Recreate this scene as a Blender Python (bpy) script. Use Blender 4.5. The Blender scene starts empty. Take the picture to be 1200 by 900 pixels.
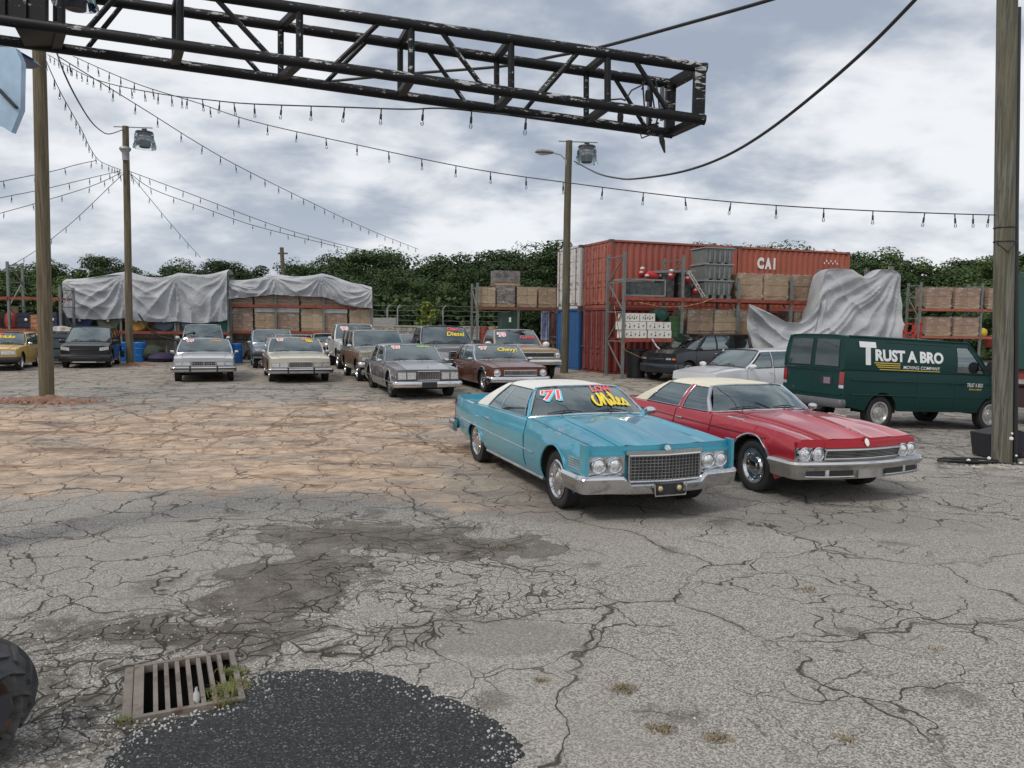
import bpy, bmesh, math, random
from mathutils import Vector, Matrix, noise
from mathutils.geometry import delaunay_2d_cdt
R = math.radians
random.seed(7)
scn = bpy.context.scene
COL = scn.collection

# ------------------------------------------------------------------ camera
CAMZ = 2.26
HZ, ROLL = 380.0, 0.012
_p = math.atan((450 - HZ) / 900.0)
_r = math.atan(ROLL)
FW = Vector((0, math.cos(_p), -math.sin(_p)))
_up = Vector((0, math.sin(_p), math.cos(_p)))
_ri = Vector((1, 0, 0))
RI = _ri * math.cos(_r) + _up * math.sin(_r)
UP = _up * math.cos(_r) - _ri * math.sin(_r)
cam = bpy.data.cameras.new('camera')
cam.sensor_width = 36.0
cam.lens = 27.0
cam.clip_start = 0.05
cam.clip_end = 3000
camo = bpy.data.objects.new('camera', cam)
COL.objects.link(camo)
camo.matrix_world = Matrix(((RI.x, UP.x, -FW.x, 0), (RI.y, UP.y, -FW.y, 0), (RI.z, UP.z, -FW.z, CAMZ), (0, 0, 0, 1)))
scn.camera = camo

# ------------------------------------------------------------------ world: overcast sky with broken cloud
SUN_EL, SUN_AZ = R(50), R(222)
w = bpy.data.worlds.new('World'); scn.world = w; w.use_nodes = True
nt = w.node_tree; nt.nodes.clear()
def nd(nt, typ, ins=None, **kw):
    n = nt.nodes.new(typ)
    for k, v in kw.items(): setattr(n, k, v)
    for k, v in (ins or {}).items():
        s = n.inputs[k]
        if isinstance(v, bpy.types.NodeSocket): nt.links.new(v, s)
        else: s.default_value = v
    return n
def mth(nt, op, a, b=0.0, c=0.0, clamp=False):
    n = nd(nt, 'ShaderNodeMath', {0: a, 1: b, 2: c}, operation=op, use_clamp=clamp); return n.outputs[0]
def vmth(nt, op, a, b=(0, 0, 0), out=0):
    n = nd(nt, 'ShaderNodeVectorMath', {0: a, 1: b}, operation=op); return n.outputs[out]
def noisef(nt, vec, scale, detail=4, rough=.55, dist=0.0, out='Fac'):
    return nd(nt, 'ShaderNodeTexNoise', {'Vector': vec, 'Scale': scale, 'Detail': detail, 'Roughness': rough, 'Distortion': dist}).outputs[out]
def sstep(nt, x, a, b, lo=0.0, hi=1.0):
    return nd(nt, 'ShaderNodeMapRange', {'Value': x, 'From Min': a, 'From Max': b, 'To Min': lo, 'To Max': hi}, interpolation_type='SMOOTHSTEP').outputs[0]
def mixc(nt, f, a, b, mode='MIX'):
    n = nt.nodes.new('ShaderNodeMix'); n.data_type = 'RGBA'; n.blend_type = mode
    for k, v in ((0, f), (6, a), (7, b)):
        if isinstance(v, bpy.types.NodeSocket): nt.links.new(v, n.inputs[k])
        elif k: n.inputs[k].default_value = tuple(v) + (1,) if len(v) == 3 else v
        else: n.inputs[k].default_value = v
    return n.outputs[2]
tc = nd(nt, 'ShaderNodeTexCoord').outputs['Generated']
sky = nd(nt, 'ShaderNodeTexSky', sky_type='NISHITA', sun_disc=False, sun_elevation=SUN_EL, sun_rotation=SUN_AZ, air_density=1.0, dust_density=2.0)
sep = nd(nt, 'ShaderNodeSeparateXYZ', {0: tc})
zc = mth(nt, 'ADD', mth(nt, 'MAXIMUM', sep.outputs[2], 0.0), .30)
pr = nd(nt, 'ShaderNodeCombineXYZ', {0: mth(nt, 'DIVIDE', sep.outputs[0], zc), 1: mth(nt, 'DIVIDE', sep.outputs[1], zc), 2: 0.3})
pv = vmth(nt, 'MULTIPLY', pr.outputs[0], (1.7, 2.0, 1))
n1 = noisef(nt, pv, 1.0, 7, .52, .15)
n2 = noisef(nt, vmth(nt, 'ADD', pv, (7.3, 2.2, 0)), .5, 3, .5, .2)
n3 = noisef(nt, vmth(nt, 'ADD', pv, (1.3, 9.2, 0)), 2.6, 6, .55, .2)
comb = mth(nt, 'ADD', mth(nt, 'ADD', mth(nt, 'MULTIPLY', n1, .62), mth(nt, 'MULTIPLY', n2, .46)), mth(nt, 'MULTIPLY', n3, .2))
bright = sstep(nt, mth(nt, 'ADD', comb, mth(nt, 'MULTIPLY', sstep(nt, n3, .3, .7), .03)), .53, .725)
cloud = mixc(nt, bright, (.355, .41, .50), (.88, .895, .92))
hor = sstep(nt, sep.outputs[2], .22, .0)
cloud = mixc(nt, mth(nt, 'MULTIPLY', hor, .35), cloud, (.78, .82, .87))
skyb = nd(nt, 'ShaderNodeVectorMath', {0: sky.outputs[0], 'Scale': .10}, operation='SCALE').outputs[0]
fin = mixc(nt, .93, skyb, cloud)
bg = nd(nt, 'ShaderNodeBackground', {'Color': fin, 'Strength': 1.0})
nt.links.new(bg.outputs[0], nd(nt, 'ShaderNodeOutputWorld').inputs[0])

# ------------------------------------------------------------------ sun behind thin cloud
sl = bpy.data.lights.new('sun', 'SUN'); sl.energy = 1.5; sl.angle = R(12); sl.color = (1, .94, .84)
so = bpy.data.objects.new('sun', sl); COL.objects.link(so)
so.rotation_euler = (R(90) - SUN_EL, 0, math.pi - SUN_AZ)
scn.view_settings.view_transform = 'Standard'; scn.view_settings.look = 'None'
scn.view_settings.exposure = 0.08; scn.view_settings.gamma = 1
try: scn.cycles.max_bounces = 7; scn.cycles.transparent_max_bounces = 12
except Exception: pass

# ------------------------------------------------------------------ terrain and pixel -> place
def S(a, b, x):
    t = min(1, max(0, (x - a) / (b - a))); return t * t * (3 - 2 * t)
def g(x, y):
    z = .28 * S(12, 22, y) * (1 - S(2, 7, x) * (1 - S(22, 31, y)))
    return z - .17 * S(8, 12, x) * S(12, 18, y) * (1 - S(24, 31, y))
def ray(u, v): return FW + RI * ((u - 600) / 900.0) + UP * ((450 - v) / 900.0)
def P(u, v, Y):
    d = ray(u, v); t = Y / d.y; return Vector((d.x * t, Y, CAMZ + d.z * t))
def G(u, v):
    d = ray(u, v); z = 0.0
    for _ in range(12):
        t = (z - CAMZ) / d.z; p = d * t; z = g(p.x, p.y)
    return Vector((p.x, p.y, z))

# ------------------------------------------------------------------ mesh helper
def frame(dirv):
    d = dirv.normalized(); a = Vector((0, 0, 1)) if abs(d.z) < .9 else Vector((1, 0, 0))
    x = d.cross(a).normalized(); y = x.cross(d).normalized(); return x, y
class MB:
    def __init__(s): s.v = []; s.f = []; s.mi = []; s.c = 0
    def vs(s, pts): n = len(s.v); s.v += [Vector(p) for p in pts]; return list(range(n, n + len(pts)))
    def face(s, idx): s.f.append(tuple(idx)); s.mi.append(s.c)
    def box(s, c, d, rot=None, mat=None):
        pts = [Vector((sx * d[0] / 2, sy * d[1] / 2, sz * d[2] / 2)) for sx in (-1, 1) for sy in (-1, 1) for sz in (-1, 1)]
        if rot is not None: pts = [rot @ p for p in pts]
        i = s.vs([p + Vector(c) for p in pts])
        for q in ((0, 1, 3, 2), (4, 6, 7, 5), (0, 4, 5, 1), (2, 3, 7, 6), (0, 2, 6, 4), (1, 5, 7, 3)): s.face([i[k] for k in q])
        return s
    def bar(s, a, b, wd, h=None, upv=None):
        a = Vector(a); b = Vector(b); h = h or wd; x, y = frame(b - a)
        if upv is not None:
            x = (b - a).normalized().cross(Vector(upv)).normalized(); y = x.cross((b - a).normalized())
        i = []
        for p in (a, b): i += s.vs([p + x * sx * wd / 2 + y * sy * h / 2 for sx, sy in ((-1, -1), (1, -1), (1, 1), (-1, 1))])
        for k in range(4): s.face((i[k], i[(k + 1) % 4], i[4 + (k + 1) % 4], i[4 + k]))
        s.face((i[3], i[2], i[1], i[0])); s.face(i[4:]); return s
    def grid(s, rows, closed=False, flip=False):
        ids = [s.vs(r) for r in rows]; m = len(rows[0])
        for a in range(len(rows) - 1):
            for b in range(m if closed else m - 1):
                q = (ids[a][b], ids[a][(b + 1) % m], ids[a + 1][(b + 1) % m], ids[a + 1][b]); s.face(q[::-1] if flip else q)
        return ids
    def tube(s, path, r, n=8, caps=True, sq=1.0):
        path = [Vector(p) for p in path]; rows = []; px = None
        for k, p in enumerate(path):
            d = path[min(k + 1, len(path) - 1)] - path[max(k - 1, 0)]
            if px is None: x, y = frame(d)
            else:
                dn = d.normalized(); x = (px - dn * px.dot(dn)); x = x.normalized() if x.length > 1e-6 else frame(d)[0]; y = x.cross(dn)
            px = x; rr = r[k] if isinstance(r, (list, tuple)) else r
            rows.append([p + (x * math.cos(2 * math.pi * j / n) + y * sq * math.sin(2 * math.pi * j / n)) * rr for j in range(n)])
        ids = s.grid(rows, closed=True)
        if caps: s.face(ids[0][::-1]); s.face(ids[-1])
        return s
    def lathe(s, prof, c=(0, 0, 0), ax=(0, 0, 1), n=16):
        ax = Vector(ax).normalized(); x, y = frame(ax); c = Vector(c)
        rows = [[c + ax * h + (x * math.cos(2 * math.pi * j / n) + y * math.sin(2 * math.pi * j / n)) * max(r, 1e-4) for j in range(n)] for r, h in prof]
        s.grid(rows, closed=True); return s
    def prism(s, poly, off):
        off = Vector(off); poly = [Vector(p) for p in poly]
        a = s.vs(poly); b = s.vs([p + off for p in poly]); n = len(poly)
        s.face(a[::-1]); s.face(b)
        for k in range(n): s.face((a[k], a[(k + 1) % n], b[(k + 1) % n], b[k]))
        return s
    def thick(s, rows, offs):
        """closed sheet: grid rows plus the same shifted by function/vec"""
        a = [[Vector(p) for p in r] for r in rows]
        b = [[p + (offs(p) if callable(offs) else Vector(offs)) for p in r] for r in a]
        ia = s.grid(a); ib = s.grid(b, flip=True); nr = len(a); m = len(a[0])
        for k in range(m - 1):
            s.face((ia[0][k + 1], ia[0][k], ib[0][k], ib[0][k + 1])); s.face((ia[-1][k], ia[-1][k + 1], ib[-1][k + 1], ib[-1][k]))
        for k in range(nr - 1):
            s.face((ia[k][0], ia[k + 1][0], ib[k + 1][0], ib[k][0])); s.face((ia[k + 1][-1], ia[k][-1], ib[k][-1], ib[k + 1][-1]))
        return s
    def mesh(s, name, mats, sm=35, fix=True):
        me = bpy.data.meshes.new(name); me.from_pydata([tuple(v) for v in s.v], [], s.f)
        for m in (mats if isinstance(mats, (list, tuple)) else [mats]): me.materials.append(m)
        me.polygons.foreach_set('material_index', s.mi)
        if fix:
            bm = bmesh.new(); bm.from_mesh(me); bmesh.ops.remove_doubles(bm, verts=bm.verts, dist=1e-5)
            bmesh.ops.recalc_face_normals(bm, faces=bm.faces); bm.to_mesh(me); bm.free()
        if sm:
            me.polygons.foreach_set('use_smooth', [True] * len(me.polygons)); me.set_sharp_from_angle(angle=R(sm))
        me.update(); return me
    def build(s, name, mats, parent=None, sm=35, fix=True, **kw):
        return link(s.mesh(name, mats, sm, fix), name, parent, **kw)
def link(me, name, parent=None, loc=None, rot=None, kind=None):
    o = bpy.data.objects.new(name, me); COL.objects.link(o)
    if parent is not None: o.parent = parent
    if loc is not None: o.location = loc
    if rot is not None: o.rotation_euler = rot
    if kind: o['kind'] = kind
    return o
def thing(name, label, cat, loc=(0, 0, 0), rz=0, group=None, rx=0, ry=0):
    o = bpy.data.objects.new(name, None); COL.objects.link(o); o.location = loc; o.rotation_euler = (rx, ry, rz)
    o['label'] = label; o['category'] = cat
    if group: o['group'] = group
    return o
def tag(o, label, cat, group=None):
    o['label'] = label; o['category'] = cat
    if group: o['group'] = group
    return o
def struct(o): o['kind'] = 'structure'; return o
def hermite(pts):
    xs = [p[0] for p in pts]; ys = [p[1] for p in pts]; n = len(xs)
    if xs[0] > xs[-1]: xs = xs[::-1]; ys = ys[::-1]
    dl = [(ys[i + 1] - ys[i]) / (xs[i + 1] - xs[i]) for i in range(n - 1)]
    m = [dl[0]] + [0 if dl[i - 1] * dl[i] <= 0 else 2 * dl[i - 1] * dl[i] / (dl[i - 1] + dl[i]) for i in range(1, n - 1)] + [dl[-1]]
    def f(x):
        if x <= xs[0]: return ys[0]
        if x >= xs[-1]: return ys[-1]
        i = 0
        while x > xs[i + 1]: i += 1
        h = xs[i + 1] - xs[i]; t = (x - xs[i]) / h
        return (2*t**3-3*t*t+1)*ys[i] + (t**3-2*t*t+t)*h*m[i] + (-2*t**3+3*t*t)*ys[i+1] + (t**3-t*t)*h*m[i+1]
    return f

# ------------------------------------------------------------------ materials
MATS = {}
def pm(name, col, rough=.6, metal=0.0, coat=0.0, var=.12, vs=4.0, bump=0.0, bs=40.0, spec=.5, dirt=None, dscale=1.5, damt=.5, stretch=None, emis=None):
    """painted or plain surface: base colour with real wear / grain variation"""
    if name in MATS: return MATS[name]
    m = bpy.data.materials.new(name); m.use_nodes = True; nt = m.node_tree; b = nt.nodes['Principled BSDF']
    co = nd(nt, 'ShaderNodeTexCoord').outputs['Object']
    if stretch: co = vmth(nt, 'MULTIPLY', co, stretch)
    n = noisef(nt, co, vs, 5, .6)
    f = sstep(nt, n, .3, .7, 1 - var, 1 + var)
    c = nd(nt, 'ShaderNodeVectorMath', {0: tuple(col[:3]), 'Scale': f}, operation='SCALE').outputs[0]
    if dirt:
        dn = sstep(nt, noisef(nt, co, dscale, 6, .65, .4), .5, .68, 0, damt)
        c = mixc(nt, dn, c, dirt)
    nt.links.new(c, b.inputs['Base Color'])
    nt.links.new(mth(nt, 'ADD', rough, mth(nt, 'MULTIPLY', mth(nt, 'SUBTRACT', n, .5), .2), clamp=True), b.inputs['Roughness'])
    b.inputs['Metallic'].default_value = metal; b.inputs['Coat Weight'].default_value = coat; b.inputs['Coat Roughness'].default_value = .04
    b.inputs['Specular IOR Level'].default_value = spec
    if bump:
        bn = nd(nt, 'ShaderNodeBump', {'Strength': bump, 'Distance': .01, 'Height': noisef(nt, co, bs, 4, .6)})
        nt.links.new(bn.outputs[0], b.inputs['Normal'])
    MATS[name] = m; return m
def paint(name, col, coat=.8, rough=.35, metal=.25, dirt=None, damt=.3): return pm(name, col, rough, metal, coat, .05, 1.2, dirt=dirt, damt=damt)
def glassm(name, tint, add, dmx=.12):
    m = bpy.data.materials.new(name); m.use_nodes = True; nt = m.node_tree; nt.nodes.clear()
    co = nd(nt, 'ShaderNodeTexCoord').outputs['Object']
    dust = sstep(nt, noisef(nt, co, 3, 5, .6), .35, .75, dmx * .15, dmx)
    tr = nd(nt, 'ShaderNodeBsdfTransparent', {'Color': tint}); gl = nd(nt, 'ShaderNodeBsdfGlossy', {'Color': (.82, .95, .97, 1), 'Roughness': .03})
    df = nd(nt, 'ShaderNodeBsdfDiffuse', {'Color': (.45, .5, .5, 1)})
    fr = nd(nt, 'ShaderNodeFresnel', {'IOR': 1.75}).outputs[0]
    a = nd(nt, 'ShaderNodeMixShader', {0: dust, 1: tr.outputs[0], 2: df.outputs[0]})
    b = nd(nt, 'ShaderNodeMixShader', {0: mth(nt, 'ADD', fr, add, clamp=True), 1: a.outputs[0], 2: gl.outputs[0]})
    nt.links.new(b.outputs[0], nd(nt, 'ShaderNodeOutputMaterial').inputs[0]); MATS[name] = m; return m
GLASS = glassm('car_glass', (.56, .64, .64, 1), .15, .055)
TINTED = glassm('tinted_glass', (.10, .12, .12, 1), .02, .04)
BULBGLASS = glassm('bulb_glass', (.90, .92, .94, 1), .0, .03)
CLEARPL = glassm('clear_plastic', (.82, .85, .88, 1), .0, .10)
CHROME = pm('chrome', (.62, .63, .65), .13, 1.0, var=.08, vs=2, dirt=(.22, .2, .18), dscale=4, damt=.35)
DULLCH = pm('worn_bumper_metal', (.5, .49, .47), .3, .9, var=.15, vs=3, dirt=(.2, .17, .14), dscale=5, damt=.5)
RUBBER = pm('tyre_rubber', (.022, .022, .023), .75, bump=.3, var=.25, vs=8)
BLACK = pm('black_trim', (.02, .02, .022), .5)
DARKIN = pm('dark_interior', (.035, .034, .034), .8)
UNDER = pm('underbody', (.012, .011, .01), .9)
LENS = pm('headlight_lens', (.72, .74, .76), .16, .75, 1.0, var=.35, vs=30, bump=.5, bs=60)
AMBER = pm('amber_lens', (.75, .22, .03), .2, coat=1)
REDL = pm('red_lens', (.27, .012, .015), .2, coat=1)
GREYPL = pm('grey_plastic', (.2, .2, .21), .6)
SEAT = pm('seat_vinyl', (.16, .17, .18), .6)
RUST = (.13, .05, .025)
STEELG = pm('rack_post_grey', (.17, .19, .18), .55, .2, dirt=RUST, damt=.6, dscale=4)
REDBEAM = pm('rack_beam_red', (.27, .06, .04), .6, dirt=(.08, .03, .02), damt=.7, dscale=3)
WHITEP = pm('white_print', (.8, .8, .78), .6, var=.04)
def flat(name, col): return pm('print_' + name, col, .6, var=.05)
# ------------------------------------------------------------------ lettering
def text_geo(txt, size=1.0, offset=0.0, shear=0.0, space=1.0):
    c = bpy.data.curves.new('lettering', 'FONT'); c.body = txt; c.size = size; c.offset = offset; c.shear = shear; c.space_character = space
    c.align_x = 'CENTER'; c.align_y = 'CENTER'; c.resolution_u = 3; c.fill_mode = 'FRONT'
    o = bpy.data.objects.new('lettering', c); COL.objects.link(o); bpy.context.view_layer.update()
    me = o.to_mesh(); vs = [tuple(v.co) for v in me.vertices]; fs = [tuple(p.vertices) for p in me.polygons]
    o.to_mesh_clear(); bpy.data.objects.remove(o); bpy.data.curves.remove(c); return vs, fs
def put_text(geo, fn, name, mat, parent, th=.004):
    """fn maps flat (x,y,h) to the surface; thin solid letters"""
    vs, fs = geo; b = MB(); i0 = b.vs([fn(x, y, th) for x, y, _ in vs])
    for f in fs: b.face([i0[k] for k in f])
    return b.build(name, mat, parent, sm=0, fix=False)
def stroke_geo(strokes, wd):
    vs = []; fs = []
    for st in strokes:
        pts = []
        for k in range(len(st) - 1):
            p0 = st[max(k - 1, 0)]; p1 = st[k]; p2 = st[k + 1]; p3 = st[min(k + 2, len(st) - 1)]
            for q in range(5):
                t = q / 5; pts.append(tuple(.5 * (2*p1[a] + (p2[a]-p0[a])*t + (2*p0[a]-5*p1[a]+4*p2[a]-p3[a])*t*t + (3*p1[a]-p0[a]-3*p2[a]+p3[a])*t**3) for a in (0, 1)))
        pts.append(st[-1]); n0 = len(vs)
        for k, p in enumerate(pts):
            a = pts[max(k - 1, 0)]; b = pts[min(k + 1, len(pts) - 1)]; dx, dy = b[0] - a[0], b[1] - a[1]; L = math.hypot(dx, dy) or 1
            w2 = wd * (.75 + .35 * abs(dy / L)); vs += [(p[0] - dy / L * w2, p[1] + dx / L * w2, 0), (p[0] + dy / L * w2, p[1] - dx / L * w2, 0)]
        for k in range(len(pts) - 1): a = n0 + 2 * k; fs.append((a, a + 1, a + 3, a + 2))
    return vs, fs

# ------------------------------------------------------------------ cars
def tyre_mesh(r, tw, key):
    k = ('tyre', key)
    if k in MATS: return MATS[k]
    b = MB(); h = tw / 2; rr = r * .66
    b.lathe([(rr, -h * .7), (rr + .02, -h * .86), (r * .85, -h), (r * .955, -h * .9), (r * .99, -h * .72), (r, -h * .5), (r, h * .5), (r * .99, h * .72), (r * .955, h * .9), (r * .85, h), (rr + .02, h * .86), (rr, h * .7), (rr - .03, h * .3), (rr - .03, -h * .3), (rr, -h * .7)], ax=(0, 1, 0), n=36)
    for gx in (-.35, -.12, .12, .35):
        b.lathe([(r - .002, tw * gx - .006), (r + .004, tw * gx - .005), (r + .004, tw * gx + .03), (r - .002, tw * gx + .03)], ax=(0, 1, 0), n=36)
    MATS[k] = b.mesh('tyre', RUBBER); return MATS[k]
def rim_mesh(r, tw, style, mats):
    k = ('rim', r, tw, style)
    if k in MATS: return MATS[k]
    b = MB(); q = r * .67; h = tw / 2
    if style == 'hubcap':      # chrome dish cap with turbine ring
        b.lathe([(q, h * .62), (q + .008, h * .95), (q * .93, h * 1.02), (q * .84, h * .78), (q * .62, h * .72), (q * .55, h * .92), (q * .34, h * 1.0), (q * .2, h * 1.12), (0, h * 1.15)], ax=(0, 1, 0), n=32)
        for j in range(24):
            a = j * math.pi / 12; x, z = math.cos(a), math.sin(a); b.bar((x * q * .6, h * .76, z * q * .6), (x * q * .82, h * .84, z * q * .82), .012, .02)
    elif style == 'plain':
        b.lathe([(q, h * .6), (q + .006, h * .93), (q * .9, h * .96), (q * .82, h * .6), (q * .6, h * .45), (q * .5, h * .7), (q * .3, h * .75), (q * .27, h * .9), (0, h * .92)], ax=(0, 1, 0), n=28)
        for j in range(8):
            a = j * math.pi / 4; b.lathe([(.02, 0), (.02, .012), (0, .014)], c=(math.cos(a) * q * .7, h * .52, math.sin(a) * q * .7), ax=(0, 1, 0), n=8)
    else:                      # spoked alloy
        b.lathe([(q, h * .6), (q + .006, h * .93), (q * .9, h * .9), (q * .86, h * .2), (0, h * .2)], ax=(0, 1, 0), n=28)
        for j in range(5 if style == 'alloy' else 10):
            a = j * 2 * math.pi / (5 if style == 'alloy' else 10); x, z = math.cos(a), math.sin(a)
            b.bar((x * q * .12, h * .78, z * q * .12), (x * q * .88, h * .8, z * q * .88), .075 if style == 'alloy' else .03, .03)
        b.lathe([(q * .25, h * .6), (q * .24, h * .9), (0, h * .92)], ax=(0, 1, 0), n=16)
    MATS[k] = b.mesh('hubcap', mats); return MATS[k]

def build_car(root, sp):
    D = dict(wb=2.8, fo=.85, ro=1.1, W=1.85, zl=.22, wr=.34, tw=.21, track=None, ar=.41, arr=None, sweep=.08, pw=2, rsweep=.06, tuck=.05, lean=.035, inset=.03,
             bulge=.12, hoodfy=.72, prof=[(1, 0), (.93, .35), (.8, .62), (.5, .9), (0, 1)], rim='plain', rimm=CHROME, roofm=None, gtrim=None, near=False, seats=True, archtrim=None,
             rearpanel=False, bed=None, nside=8, doors=None, seatm=SEAT, rpw=2, backwin=None)
    D.update(sp); q = type('Q', (), D)
    pn = q.paint; rfm = q.roofm or pn; xf = q.wb / 2 + q.fo; xr = -q.wb / 2 - q.ro; hw = q.W / 2
    zsh = hermite(q.sh); ztp = hermite(q.top); pl = hermite(q.plan)
    arr = q.arr or q.ar; xfa = q.wb / 2; xra = -q.wb / 2
    rdrop = getattr(q, 'rdrop', 0)
    def zlow(x):
        for xc_, a, dr in ((xfa, q.ar, 0), (xra, arr, rdrop)):
            d = abs(x - xc_)
            if d < a: return q.wr + math.sqrt(a * a - d * d) * (1 - dr) if dr else q.wr + math.sqrt(a * a - d * d)
        z = q.zl
        if x > xfa + q.ar: z += (x - xfa - q.ar) * .36
        if x < xra - arr: z += (xra - arr - x) * .16
        return z
    def warp(p):
        x, y, z = p; k = min(1.15, abs(y) / hw)
        if x > xfa: x -= q.sweep * ((x - xfa) / (xf - xfa)) ** 1.5 * k ** q.pw
        if x < xra: x += q.rsweep * ((xra - x) / (xra - xr)) ** 1.5 * k ** q.rpw
        return Vector((x, y, z))
    crz = getattr(q, 'crease', None)
    def sy(x, z):
        zt = zsh(x); t = (z - q.zl) / max(.1, zt - q.zl); t = min(1.0, max(0, t))
        y = hw * pl(x)
        if t < .45: y -= q.tuck * (1 - t / .45) ** 2
        if t > .6: y -= q.lean * ((t - .6) / .4) ** 1.7
        if crz: y += crz[1] * math.exp(-((z - crz[0]) / .035) ** 2)
        return y
    def ysh(x): return sy(x, zsh(x))
    pf = hermite([(a, b_) for a, b_ in q.prof][::-1]) if not getattr(q, 'hardprof', False) else None
    hadd = getattr(q, 'hadd', None)
    def prk(fy):
        if pf: return pf(fy)
        pr_ = q.prof
        for i in range(len(pr_) - 1):
            if pr_[i][0] >= fy >= pr_[i + 1][0]:
                t = (pr_[i][0] - fy) / (pr_[i][0] - pr_[i + 1][0]); return pr_[i][1] + t * (pr_[i + 1][1] - pr_[i][1])
        return pr_[-1][1]
    def tz(x, fy):
        if q.bed and q.bed[0] < x < q.bed[1] and fy < .86: return .62
        if hadd and x > q.xa:
            dz = 0
            for i in range(len(hadd) - 1):
                if hadd[i][0] >= fy >= hadd[i + 1][0]:
                    t = (hadd[i][0] - fy) / (hadd[i][0] - hadd[i + 1][0]); dz = hadd[i][1] + t * (hadd[i + 1][1] - hadd[i][1]); break
            return zsh(x) + (ztp(x) - zsh(x)) * (1 - fy * fy) + dz * S(q.xa + .1, q.xa + .7, x)
        k = prk(fy)
        if x < q.xa: # rear deck: plain crown
            k = 1 - fy ** 4
        return zsh(x) + (ztp(x) - zsh(x)) * k
    # stations
    xs = set()
    n = int((xf - xr) / .1)
    for i in range(n + 1): xs.add(round(xr + (xf - xr) * i / n, 4))
    for xc_, a in ((xfa, q.ar), (xra, arr)):
        for k in range(13): xs.add(round(xc_ - a * .9985 * math.cos(math.pi * k / 12), 4))
        xs.add(round(xc_ + a * 1.002, 4)); xs.add(round(xc_ - a * 1.002, 4))
    for v in (q.xa, q.xd) + ((q.bed[0], q.bed[0] + .01, q.bed[1], q.bed[1] - .01) if q.bed else ()): xs.add(round(v, 4))
    xs = sorted(x for x in xs if xr <= x <= xf)
    fys = [p[0] for p in q.prof] if getattr(q, 'hardprof', False) else [1, .96, .9, .8, .72, .6, .45, .25, 0]
    if hadd: fys = sorted(set([p[0] for p in hadd] + [.96, .8, .45, .25]), reverse=True)
    if q.bed: fys = [1, .96, .87, .855, .72, .6, .45, .25, 0]
    body = MB(); hood = MB(); lid = MB()
    for sd in (1, -1):
        side = []
        for x in xs:
            zb = zlow(x); zt = zsh(x); side.append([warp((x, sd * sy(x, zb + (zt - zb) * k / q.nside), zb + (zt - zb) * k / q.nside)) for k in range(q.nside + 1)])
        body.grid(side, flip=sd < 0)
        for i in range(len(xs) - 1):
            xm = (xs[i] + xs[i + 1]) / 2
            for j in range(len(fys) - 1):
                fa, fb = fys[j], fys[j + 1]; fm = (fa + fb) / 2
                if q.xd < xm < q.xa and fm < .93: continue
                tgt, up = body, 0
                if xm > q.xa and fm < q.hoodfy and xm < xf - .03: tgt, up = hood, .004
                elif xm < q.xd and fm < q.hoodfy and not q.bed and not q.rearpanel and xm > xr + .02: tgt, up = lid, .004
                pts = [warp((x, sd * ysh(x) * f_, tz(x, f_) + up)) for x, f_ in ((xs[i], fa), (xs[i + 1], fa), (xs[i + 1], fb), (xs[i], fb))]
                tgt.face(tgt.vs(pts))
    # end caps
    for x in (xs[0], xs[-1]):
        zb = zlow(x); zt = zsh(x); rows = []
        zz = [zb + (zt - zb) * k / q.nside for k in range(q.nside + 1)]
        for z in zz: rows.append([warp((x, sy(x, z) * a, z)) for a in [i / 8 - 1 for i in range(17)]])
        rows.append([warp((x, ysh(x) * a, tz(x, abs(a)))) for a in [i / 8 - 1 for i in range(17)]])
        body.grid(rows)
    body.build('body', pn, root, sm=28)
    if hood.f: hood.build('hood', getattr(q, 'hoodm', pn), root, sm=28)
    if lid.f: lid.build('trunk_lid' if q.xd - xr > .35 else 'tailgate', pn, root, sm=28)
    hs = getattr(q, 'seamfy', q.hoodfy)
    for sd in (1, -1):
        n_ = 16; xx = [q.xa + .02 + (xf - .06 - q.xa - .02) * k / n_ for k in range(n_ + 1)]
        MB().tube([warp((x, sd * ysh(x) * hs, tz(x, hs) + .003)) for x in xx], .0045, 4).build('hood_seam', BLACK, root)
    # underbody, wells
    u = MB()
    u.box(((q.fo - q.ro) / 2, 0, q.zl + .14), (q.wb + q.fo + q.ro - .7, q.W * .58, .26))
    u.box((0, 0, q.zl + .1), (q.wb - 2 * q.ar - .05, q.W - .2, .16))
    for sd in (1, -1):
        for xc_, a in ((xfa, q.ar), (xra, arr)):
            rows = []
            for k in range(13):
                an = math.pi * k / 12; x = xc_ - a * .995 * math.cos(an); z = q.wr + a * .995 * math.sin(an)
                rows.append([(x, sd * (sy(x, max(z, q.zl)) - .012), z), (x, sd * (hw * .55), z)])
            u.grid(rows)
            rows = [[(p[1][0], p[1][1], p[1][2]), (p[1][0], p[1][1], q.zl)] for p in rows]; u.grid(rows)
    u.build('underbody', UNDER, root, fix=False, sm=0)
    # wheels
    trk = q.track or (hw - q.tw / 2 - .05)
    tm = tyre_mesh(q.wr, q.tw, (q.wr, q.tw)); rm = rim_mesh(q.wr, q.tw, q.rim, q.rimm)
    for xw in (xfa, xra):
        for sd in (1, -1):
            wo = link(tm, 'wheel', root, loc=(xw, sd * trk, q.wr), rot=(0, random.random() * 6, 0 if sd > 0 else math.pi))
            link(rm, 'hubcap', wo)
    if q.archtrim:
        for sd in (1, -1):
            for xc_, a in ((xfa, q.ar), (xra, arr)):
                pts = []
                for k in range(15):
                    an = math.pi * (k - .0) / 14; x = xc_ - a * math.cos(an); z = zlow(max(min(x, xc_ + a * .997), xc_ - a * .997))
                    pts.append(warp((x, sd * (sy(x, z) + .004), z + .006)))
                MB().tube(pts, .014, 6).build('arch_trim', q.archtrim, root)
    # cabin ------------------------------------------------------
    zr = q.zr; wrf = q.wroof; lift = .012
    def zb0(x): return zsh(x) + lift
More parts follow.
